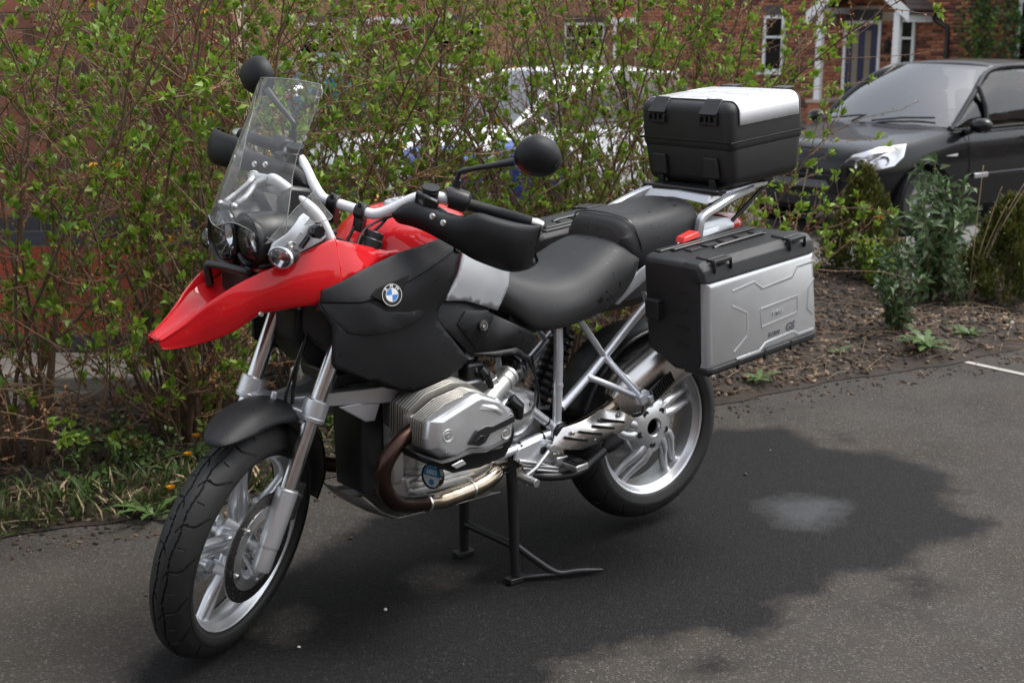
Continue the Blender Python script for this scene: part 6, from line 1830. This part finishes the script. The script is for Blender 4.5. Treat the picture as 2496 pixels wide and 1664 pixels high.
# heat shield: curved plate with four dark strips painting the shade in its slots
ol = [(.215, .412), (.245, .462), (.413, .498), (.547, .478), (.558, .463), (.500, .431), (.421, .407), (.331, .388)]
cth = [(.215, .412, -.172), (.245, .462, -.160), (.413, .498, -.172), (.547, .478, -.190), (.558, .463, -.196), (.5, .431, -.205), (.421, .407, -.198), (.331, .388, -.185), (.36, .445, -.206), (.47, .455, -.214), (.28, .43, -.190)]
hs_o = MB().hpanel(ol, cth, .010, 1).build('heat_shield', STEEL, moto, sharp=60, solid=.003, bevel=.0012)
def shy(x, z):
    return -.2065 - .035 * (x - .36) + 14 * (z - (.436 + .13 * (x - .30))) ** 2 * .9 + (.30 * max(0, .30 - x)) - .002
for (xa, za), (xb, zb_) in (((.391, .475), (.477, .454)), ((.353, .462), (.437, .442)), ((.305, .453), (.389, .431)), ((.256, .442), (.334, .421))):
    a_, c_ = V(xa, shy(xa, za), za), V(xb, shy(xb, zb_), zb_)
    rings = []
    for t in (0, .04, .5, .96, 1):
        p = a_.lerp(c_, t); p.y = shy(p.x, p.z)
        k = .35 if t in (0, 1) else 1
        rings.append([p + V(0, -.0025, .0042 * k), p + V(0, .006, .0042 * k), p + V(0, .006, -.0042 * k), p + V(0, -.0025, -.0042 * k)])
    MB().loft(rings).build('slot_shade', BLKG, hs_o, smooth=False)
for x, z in ((.456, .477), (.280, .452), (.369, .414)):
    p = V(x, shy(x, z), z)
    MB().tube([p + V(0, .004, 0), p + V(0, -.004, .001), p + V(0, -.0055, .001)], [.0065, .006, .004], 12).build('screw', BOLT, hs_o)
MB().tube([(.27, -.15, .425), (.42, -.172, .445), (.57, -.19, .470)], .016, 14).build('shield_bracket', BLKS, hs_o)

# ---- headlamp
hn = V(-.94, 0, .34).normalized() * -1     # towards the rear
hn = V(.975, 0, .02).normalized()
ctr = [(V(-.700, .050, 1.117), .074), (V(-.690, -.064, 1.116), .062)]
def blob(k, off, n=56):
    # outline around both lamps in the lamp plane
    pts = []
    for i in range(n):
        a = 2 * pi * i / n
        d = V(0, cos(a), sin(a))
        best = 0
        o0 = V(-.695, -.004, 1.112)
        for c_, r_ in ctr:
            w_ = c_ - o0; w_.x = 0
            bq = d.dot(w_); disc = bq * bq - (w_.dot(w_) - (r_ + .008) ** 2)
            if disc > 0:
                best = max(best, bq + math.sqrt(disc))
        pts.append(o0 + d * best * k + hn * off)
    return pts
b = MB().loft([blob(.70, .056), blob(.96, .050), blob(.965, .0), blob(1.0, -.004), blob(1.03, .008), blob(1.0, .018), blob(1.0, .05), blob(.96, .09), blob(.80, .14), blob(.5, .16)], cap=True)
hl = b.build('headlamp', BLKS, moto, sharp=60)
MB().prism([(-.688, -.115, 1.045), (-.688, .10, 1.045), (-.69, .09, 1.065), (-.69, -.11, 1.065)], (.11, 0, 0)).build('lamp_base', BLKS, hl, bevel=.01)
for c_, r_ in ctr:
    big = r_ > .07
    MB().lathe([(r_ * .90, -.006), (r_ * .98, -.012), (r_ * 1.06, -.006), (r_ * 1.06, .01)], c_, hn, 56).build('lamp_bezel', BLKG, hl)
    MB().lathe([(r_ * .88, -.004), (r_ * .80, .010), (r_ * .60, .030), (r_ * .30, .045), (.004, .05)], c_, hn, 40).build('lamp_reflector', REFL, hl, sharp=180)
    MB().tube([c_ + hn * .045, c_ + hn * .018], [.010, .008], 14).build('lamp_bulb', CHROME, hl)
    b = MB()
    if big:
        for k in range(7):
            a = R_(20 + 46 * k)
            b.tube([c_ + hn * .012 + V(0, cos(a), sin(a)) * r_ * .35, c_ + hn * -.001 + V(0, cos(a), sin(a)) * r_ * .86], .0022, 6)
    b.lathe([(r_ * .36, .016), (r_ * .40, .008), (r_ * .44, .016)], c_, hn, 28, closed=True)
    b.build('lamp_insert', CHROME, hl)
    MB().lathe([(.001, -.020), (r_ * .4, -.018), (r_ * .75, -.012), (r_ * .93, -.004)], c_, hn, 48).build('lamp_glass', LENS, hl, sharp=180)
MB().box((-.705, -.066, 1.040), (.012, .036, .020)).build('side_lamp', LENS, hl, bevel=.003)
MB().box((-.700, -.066, 1.040), (.012, .040, .024)).build('side_lamp_frame', BLKG, hl, bevel=.003)
b = MB().tube(spline([(-.735, .075, .99), (-.742, .070, 1.035), (-.738, .055, 1.045), (-.715, -.055, 1.043), (-.705, -.070, 1.030), (-.690, -.078, .975)], 5), .011, 12)
b.build('lamp_bar', BLKS, hl)
MB().loft([[(-.70, y, 1.03), (-.66, y, 1.03), (-.62, y, .955), (-.70, y, .955)] for y in (-.085, .085)]).build('lamp_mount', BLKS, hl, bevel=.008)
# indicators
for s in (-1, 1):
    c_ = V(-.672, s * .196, 1.088)
    ax_ = V(-.90, s * .25, -.05).normalized()
    u_ = V(0, 1, 0); u_ = (u_ - ax_ * u_.dot(ax_)).normalized(); w_ = ax_.cross(u_)
    def ring(d, k):
        return [c_ + ax_ * d + u_ * cos(2 * pi * q / 28) * .039 * k + w_ * (sin(2 * pi * q / 28) * .027 * k) for q in range(28)]
    io = MB().loft([ring(0, 1), ring(-.012, .97), ring(-.030, .80), ring(-.046, .5), ring(-.052, .2)]).build('indicator', BLKS, moto)
    MB().loft([ring(0, 1.03), ring(.006, 1.02), ring(.007, .95), ring(-.002, .95)], cap=False, loop=True).build('indicator_trim', SILV, io)
    MB().loft([ring(.001, .96), ring(.012, .88), ring(.020, .65), ring(.024, .3), ring(.025, .05)]).build('indicator_lens', LENS, io, sharp=180)
    MB().loft([ring(.001, .94), ring(-.008, .75), ring(-.016, .4), ring(-.018, .05)], cap=False).build('indicator_reflector', REFL, io)
    MB().ball(c_ + ax_ * .002, .0065, 12).build('indicator_bulb', AMBER, io)
    MB().tube([(-.655, s * .165, 1.085), (-.64, s * .135, 1.07)], .012, 10).build('indicator_stalk', BLKS, io)
    # silver screen bracket with a slot and knob
    ol = [(-.688, 1.090), (-.676, 1.118), (-.640, 1.140), (-.600, 1.180), (-.588, 1.186), (-.575, 1.176), (-.525, 1.122), (-.54, 1.112), (-.60, 1.092), (-.640, 1.076)]
    br = MB().hpanel(ol, [(x, z, s * y) for x, z, y in ((-.688, 1.09, .158), (-.676, 1.118, .160), (-.588, 1.186, .166), (-.525, 1.122, .166), (-.6, 1.092, .172), (-.64, 1.076, .165), (-.61, 1.13, .176))], .014, -s).build('screen_bracket', SILP, moto, sharp=60, solid=.008, bevel=.002)
    MB().tube([(-.606, s * .176, 1.104), (-.585, s * .178, 1.128)], .0075, 10).build('bracket_slot', BLKG, br)
    for k in range(6):
        q = V(-.611, s * .1775, 1.112).lerp(V(-.592, s * .1785, 1.134), k / 5)
        MB().box(q + V(-.010, 0, .005), (.010, .006, .0025), Matrix.Rotation(R_(20), 3, 'Y')).build('bracket_ridge', SILP, br)
    MB().lathe([(.001, .002), (.004, .002), (.006, .004), (.009, .003), (.009, -.005)], (-.632, s * .171, 1.112), (0, s, .1), 16).build('screw', BOLT, br)
    kb = []
    for k in range(40):
        a = 2 * pi * k / 40
        kb.append((.0165 + .0015 * (1 if k % 5 < 3 else 0), a))
    rings = [[V(-.570, s * (.176 + d), 1.142) + V(cos(a) * r_ * q, 0, sin(a) * r_ * q) for r_, a in kb] for d, q in ((0, .8), (.010, .9), (.012, 1), (.028, 1), (.032, .9))]
    MB().loft(rings).build('screen_knob', BLKG, br)

# ---- clear windscreen
def scr(u, v):
    # v 0 bottom .. 1 top, u -1..1 across
    z = interp(v, [0, .06, .15, .3, .5, .75, .93, 1], [1.145, 1.165, 1.20, 1.255, 1.325, 1.415, 1.485, 1.512])
    hw = interp(v, [0, .06, .15, .25, .35, .5, .7, .85, .95, 1], [.158, .168, .166, .154, .140, .140, .152, .163, .165, .150])
    xc = interp(v, [0, .1, .25, .5, .8, 1], [-.752, -.742, -.722, -.676, -.612, -.578])
    k = interp(v, [0, .3, .6, 1], [.105, .105, .082, .062])
    if v > .9:
        z -= .030 * abs(u) ** 3 * (v - .5)
    if v < .12:
        # lamp arches along the lower edge
        z += (.12 - v) / .12 * (.030 * math.exp(-((u * .15 - .055) / .045) ** 2) + .022 * math.exp(-((u * .15 + .062) / .042) ** 2) - .030 * abs(u) ** 3)
    return V(xc + k * (abs(u) ** 1.9), hw * u, z)
nU, nV = 40, 44
rows = [[scr(lerp(-1, 1, i / nU), j / nV) for i in range(nU + 1)] for j in range(nV + 1)]
b = MB().loft(rows, False, False)
wsn = b.build('windscreen', SCREEN, moto, sharp=180)
edge = [rows[0][i] for i in range(nU + 1)] + [rows[j][nU] for j in range(1, nV + 1)] + [rows[nV][i] for i in range(nU - 1, -1, -1)] + [rows[j][0] for j in range(nV - 1, 0, -1)]
MB().tube(edge, .0013, 6, closed=True).build('screen_edge', mat('acrylic_edge', (.26, .27, .255), .2, 0, .3), wsn)
for s in (-1, 1):
    fl = [V(-.690, s * .150, 1.118), V(-.640, s * .160, 1.128), V(-.588, s * .172, 1.160), V(-.520, s * .178, 1.166), V(-.512, s * .176, 1.172), V(-.535, s * .160, 1.205), V(-.545, s * .150, 1.238), V(-.60, s * .152, 1.20), V(-.65, s * .150, 1.155)]
    MB().add(fl, [tuple(range(len(fl)))]).build('screen_wing', SCREEN, wsn, smooth=False)
    MB().tube(fl, .0013, 6, closed=True).build('screen_edge', MATS['acrylic_edge'], wsn)
# screen carrier: cast fork with two bolts, silver tubes, instruments
b = MB()
for s in (-1, 1):
    b.tube(spline([(-.700, s * .030 + .0, 1.205), (-.672, s * .028, 1.222), (-.640, s * .018, 1.248), (-.615, s * .03, 1.262)], 5), [.009] * 5 + [.008] * 6 + [.010] * 5, 10)
b.tube([(-.706, -.034, 1.200), (-.706, .034, 1.203)], .0075, 12)
b.tube([(-.612, -.045, 1.262), (-.612, .045, 1.262)], .012, 12)
scar = b.build('screen_carrier', SILV, moto, bevel=.001)
for s in (-1, 1):
    MB().lathe([(.001, .010), (.006, .010), (.010, .006), (.010, 0), (.007, -.008)], (-.712, s * .036, 1.201), (-1, 0, .2), 16).build('bolt', CHROME, scar)
    MB().tube(spline([(-.612, s * .045, 1.262), (-.60, s * .055, 1.258), (-.54, s * .075, 1.205), (-.50, s * .09, 1.160), (-.47, s * .10, 1.09)], 6), .0145, 16).build('carrier_tube', WHITEP, scar)
    MB().prism([(-.645, s * .06, 1.235), (-.61, s * .065, 1.225), (-.575, s * .065, 1.165), (-.60, s * .06, 1.15)], (0, s * .004, 0)).build('carrier_gusset', CAST, scar)
b = MB().loft([[(-.60, y, 1.15), (-.61, y, 1.215), (-.575, y, 1.245), (-.515, y, 1.235), (-.50, y, 1.19), (-.52, y, 1.14)] for y in (-.085, -.07, .07, .085)])
ins = b.build('instruments', BLKS, moto, bevel=.01)
for y, z in ((.03, 1.225), (-.035, 1.225)):
    MB().lathe([(.001, .004), (.034, .004), (.040, .010), (.043, .002), (.043, -.05)], (-.545, y, z), (.35, 0, .93), 36).build('gauge', BLKG, ins)
# steering area: black parts in front of the tank
b = MB().box((-.455, 0, 1.04), (.09, .16, .10)).box((-.40, 0, 1.0), (.14, .10, .16))
b.build('headstock', BLKS, moto, bevel=.015)
for s in (-1, 1):
    MB().tube([(-.352, s * .075, 1.04), (-.338, s * .075, 1.085)], [.022, .022], 20).build('ignition_post', BLKG, moto, bevel=.003)
    MB().cyl((-.338, s * .115, 1.062), (-.330, s * .116, 1.082), .009, n=6).build('frame_nut', CHROME, moto)
    MB().tube(spline([(-.50, s * .05, 1.08), (-.46, s * .09, 1.09), (-.42, s * .10, 1.06), (-.38, s * .09, 1.02)], 6), .006, 8).build('cable', BLKG, moto)
# ================================================================ luggage (lifts off the bike)
TILT = Matrix.Rotation(R_(-5.3), 3, 'Y')
CB = mat('case_black', (.013, .0135, .014), .42, bump=.5, bscale=1100, var=.15, rvar=.05)
CS = mat('case_silver', (.60, .615, .63), .34, .72, .3, var=.05, bump=.03, bscale=900)
CL = mat('case_white_lid', (.82, .83, .85), .28, .1, .6, var=.03)
def rbox(x0, x1, y0, y1, z0, z1, r, n=5):
    """rounded box as loft of rounded rectangles along z (local coords)"""
    rings = []
    for k in range(n + 1):
        a = pi / 2 * k / n
        rings.append((r * (1 - sin(a)), z0 + r * (1 - cos(a))))
    rings += [(o, z1 - (z - z0)) for o, z in rings[::-1]]
    out = []
    for off, z in rings:
        ring = []
        rr = r * 1.0
        for cx, cy, a0 in ((x1, y1, 0), (x0, y1, pi / 2), (x0, y0, pi), (x1, y0, 3 * pi / 2)):
            sx_, sy_ = (-1 if cx == x1 else 1), (-1 if cy == y1 else 1)
            for k in range(n + 1):
                a = a0 + pi / 2 * k / n
                ring.append((cx + sx_ * rr + cos(a) * (rr - off), cy + sy_ * rr + sin(a) * (rr - off), z))
        out.append(ring)
    return out
def place(b, o):
    o = Vector(o)
    return b.xf(lambda p: TILT @ p + o)

# ---- panniers: local x along bike from the front edge, y outward, z up
def pannier(s, label):
    root = thing('side_case', label, 'pannier', group='motorcycle luggage')
    org = V(.545, 0, .628)
    def P(b):
        return place(b.xf(lambda p: V(p.x, s * p.y, p.z)), org)
    y0, y1 = .235, .492
    b = MB()
    # body, with the lower inner edge cut away for the exhaust
    sec = []
    for k, (x, o) in enumerate(((0, .020), (.006, .008), (.022, 0), (.46, 0), (.484, .008), (.492, .022))):
        cut = interp(x, [0, .30, .40, .49], [.115, .105, .06, .03])
        pts = [(y0 + o, .335 - o), (y0 + .015, .350 - o), (y1 - .07, .350 - o), (y1 - .06, .345 - o), (y1 - .03, .335 - o), (y1 - .03, .035 + o), (y1 - .04, .012 + o), (y0 + cut, .006 + o), (y0 + o, .030 + cut * .28)]
        sec.append([(x, y, z) for y, z in pts])
    b.loft(sec)
    body = P(b).build('case_body', CB, root, bevel=.010, bseg=3, bang=25)
    # silver outer shell
    b = MB()
    for_out = []
    prof = [(y1 - .062, .0), (y1 - .012, .010), (y1, .022)]
    rings = []
    for y, o in ((y1 - .055, -.001), (y1 - .012, 0), (y1 - .004, .004), (y1, .013)):
        rings.append([(.004 + o, y, .030 + o), (.496 - o, y, .030 + o), (.488 - o, y, .292 - o), (.012 + o, y, .292 - o)])
    b.loft(rings)
    shell = P(b).build('case_shell', CS, root, bevel=.006, bseg=3, bang=30)
    # black lid rail over the outer top edge
    b = MB().loft([[(x, y1 - .085, .352 - o), (x, y1 - .030, .350 - o), (x, y1 - .004 - o, .330 - o), (x, y1 + .003 - o, .292), (x, y1 - .06, .292)] for x, o in ((-.002, .02), (.006, .006), (.025, 0), (.472, 0), (.492, .006), (.50, .022))])
    P(b).build('case_rail', CB, root, bevel=.012, bseg=4, bang=25)
    b = MB().loft([[(x, y1 - .10, .002 + o), (x, y1 - .02, .004 + o), (x, y1 + .002 - o, .016), (x, y1 + .002 - o, .036), (x, y1 - .1, .036)] for x, o in ((0, .01), (.02, 0), (.475, 0), (.497, .01))])
    P(b).build('case_foot', CB, root, bevel=.006, bseg=3, bang=25)
    for x in (.13, .25, .37):
        P(MB().box((x, y1 - .002, .020), (.006, .010, .030))).build('case_foot_rib', CB, root)
    # raised pattern on the shell: bright edges of the pressed relief
    yy = y1 + .0005
    def ridge(pts, w_=.0052, nm='shell_ridge'):
        b = MB().tube([(x, yy - .0008, z) for x, z in pts], w_, 6, upv=(0, 1, 0), sx=.38, sy=1.0)
        return P(b).build(nm, CS, shell)
    def wl(x, z):
        X, Z = x - .545, z - .628
        return (.9957 * X + .0924 * Z, -.0924 * X + .9957 * Z)
    for line in ([(.635, .884), (.730, .901), (.768, .877), (.901, .896), (.923, .926), (.998, .934)],
                 [(.637, .840), (.702, .813), (.711, .742), (.653, .699)],
                 [(1.006, .880), (.982, .853), (.982, .788), (1.010, .768)],
                 [(.665, .674), (.767, .684), (.793, .706), (.918, .724), (.945, .711), (1.015, .718)],
                 [(.763, .814), (.930, .834), (.934, .781), (.771, .757), (.763, .814)]):
        ridge([wl(*q) for q in line])
    rx = 1 if s < 0 else -1
    t = text_mb('BMW', .020, .0008, 0, .0004)
    t.xf(lambda p: V(.309 + p.x * (1 if s < 0 else -1), yy + .0002 + p.z, .138 + p.y))
    P(t).build('shell_lettering', CS, shell, smooth=False)
    DK = mat('decal_grey', (.10, .10, .11), .4)
    t = text_mb('R1200', .019, .0005, .25, .0009)
    t.xf(lambda p: V(.290 + p.x * 1.05 * (1 if s < 0 else -1), yy + p.z, .0765 + p.y))
    P(t).build('model_lettering', DK, shell, smooth=False)
    t = text_mb('GS', .034, .0005, .25, .0016)
    t.xf(lambda p: V(.364 + p.x * (1 if s < 0 else -1), yy + p.z, .0815 + p.y))
    P(t).build('model_lettering', DK, shell, smooth=False)
    # latches on the rail
    for x in (.075, .405):
        b = MB().loft([[(x - .036, y1 - .075, .349), (x + .036, y1 - .075, .349), (x + .036, y1 - .02, .349), (x - .036, y1 - .02, .349)], [(x - .034, y1 - .072, .358), (x + .034, y1 - .072, .358), (x + .034, y1 - .022, .356), (x - .034, y1 - .022, .356)]])
        P(b).build('latch', CB, root, bevel=.003)
        b = MB().box((x - .034, y1 + .001, .334), (.006, .010, .036)).box((x + .034, y1 + .001, .334), (.006, .010, .036)).box((x, y1 - .006, .348), (.07, .022, .012))
        P(b).build('hinge', CB, root, bevel=.003)
    # carry handle and lock on the inner top
    b = MB().box((.25, y0 + .060, .354), (.36, .020, .010)).box((.24, y0 + .030, .352), (.40, .026, .010))
    P(b).build('carry_handle', BLKS, root, bevel=.004)
    b = MB().tube([(.17, y0 + .135, .350), (.19, y0 + .135, .354), (.38, y0 + .135, .355), (.40, y0 + .135, .350)], .008, 10, sx=.7)
    P(b).build('adjuster', BLKS, root)
    b = MB()
    for k in range(5):
        b.box((.12 + .07 * k, y0 + .10, .352), (.05, .030, .008))
    P(b).build('top_rib', CB, root, bevel=.002)
    b = MB().loft([[(.145, y0 - .002, .356), (.225, y0 - .002, .362), (.225, y0 + .034, .362), (.145, y0 + .034, .356)], [(.150, y0 + .002, .374), (.205, y0 + .002, .384), (.220, y0 + .03, .380), (.158, y0 + .03, .372)]])
    if s < 0: P(b).build('release_lever', REDP, root, bevel=.003)
    for k in range(4):
        P(MB().box((-.001, y0 + .16, .09 + .055 * k), (.004, .05, .004))).build('case_rib', CB, root)
    P(MB().box((-.004, y0 + .055, .19), (.035, .055, .06))).build('mount_block', CB, root, bevel=.003)
    return root
pannier(-1, 'silver and black hard pannier on the exhaust side, nearest the camera')
pannier(1, 'black hard pannier on the far side, mostly hidden behind the seat')

# ---- top case
top = thing('top_case', 'black hard top case with white lid panel on the rear rack', 'top case', group='motorcycle luggage')
org = V(.940, 0, 1.130)
b = MB().loft(rbox(.014, .352, -.193, .193, .0, .155, .035)); b.xf(lambda p: V(p.x - (.010 * (p.z / .155) if p.x < .18 else -.010 * (p.z / .155)), p.y * (1 + .055 * p.z / .155), p.z))
place(b, org).build('case_body', CB, top, sharp=60)
b = MB().loft(rbox(.002, .364, -.205, .205, .105, .272, .034))
place(b, org).build('case_lid', CB, top, sharp=60)
b = MB().loft([[(.0015 + o, -.2055 + o, z), (.3645 - o, -.2055 + o, z), (.3645 - o, .2055 - o, z), (.0015 + o, .2055 - o, z)] for z, o in ((.144, .0005), (.1455, 0), (.1485, 0), (.150, .0005))], cap=False)
place(b, org).build('lid_seam', BLKG, top, bevel=.001)
# white panel: wraps the top and both sides between the black ends
prof = []
for y, z in ((-.2085, .200), (-.2085, .232)):
    prof.append((y, z))
for k in range(7):
    a = pi / 2 * k / 6
    prof.append((-.2085 + .036 * (1 - cos(a)), .238 + .0365 * sin(a)))
prof += [(-.10, .2755), (0, .276), (.10, .2755)]
prof += [(-y, z) for y, z in prof[:9][::-1]]
rings = [[(x, y, z) for y, z in prof] for x in (.040, .045, .32, .325)]
b = MB().loft(rings, False, False)
wp = place(b, org).build('lid_panel', CL, top, sharp=60, solid=.002, soff=1)
for pts in ([(.07, -.06), (.13, -.06), (.13, .06), (.07, .06)], [(.17, -.14), (.25, -.14), (.27, -.10), (.27, .10), (.25, .14), (.17, .14)]):
    b = MB().tube([(x, y, .2785) for x, y in pts], .003, 4, closed=True)
    place(b, org).build('panel_ridge', CL, top)
for yy in (-.115, .115):
    b = MB().loft([[(-.006, yy - .040, .232), (-.006, yy + .040, .232), (.034, yy + .036, .276), (.034, yy - .036, .276)], [(-.012, yy - .038, .236), (-.012, yy + .038, .236), (.030, yy + .034, .283), (.030, yy - .034, .283)]])
    place(b, org).build('latch', CB, top, bevel=.003)
    b = MB()
    for d in (-.034, -.010, .010, .034):
        b.box((-.005, yy + d, .215), (.010, .007, .026))
    b.box((-.004, yy, .207), (.008, .072, .008))
    place(b, org).build('hinge', CB, top, bevel=.001)
    b = MB().loft([[(.008, yy - .034, .035), (.008, yy + .034, .035), (.004, yy + .030, .098), (.004, yy - .030, .098)], [(-.004, yy - .032, .030), (-.004, yy + .032, .030), (-.006, yy + .028, .096), (-.006, yy - .028, .096)]])
    place(b, org).build('foot_clip', CB, top, bevel=.003)
    b = MB().box((.006, yy, .012), (.012, .026, .03))
    place(b, org).build('foot_hinge', BLKS, top, bevel=.003)
    b = MB().box((.36, yy, .275), (.05, .06, .012))
    place(b, org).build('rear_latch', CB, top, bevel=.003)
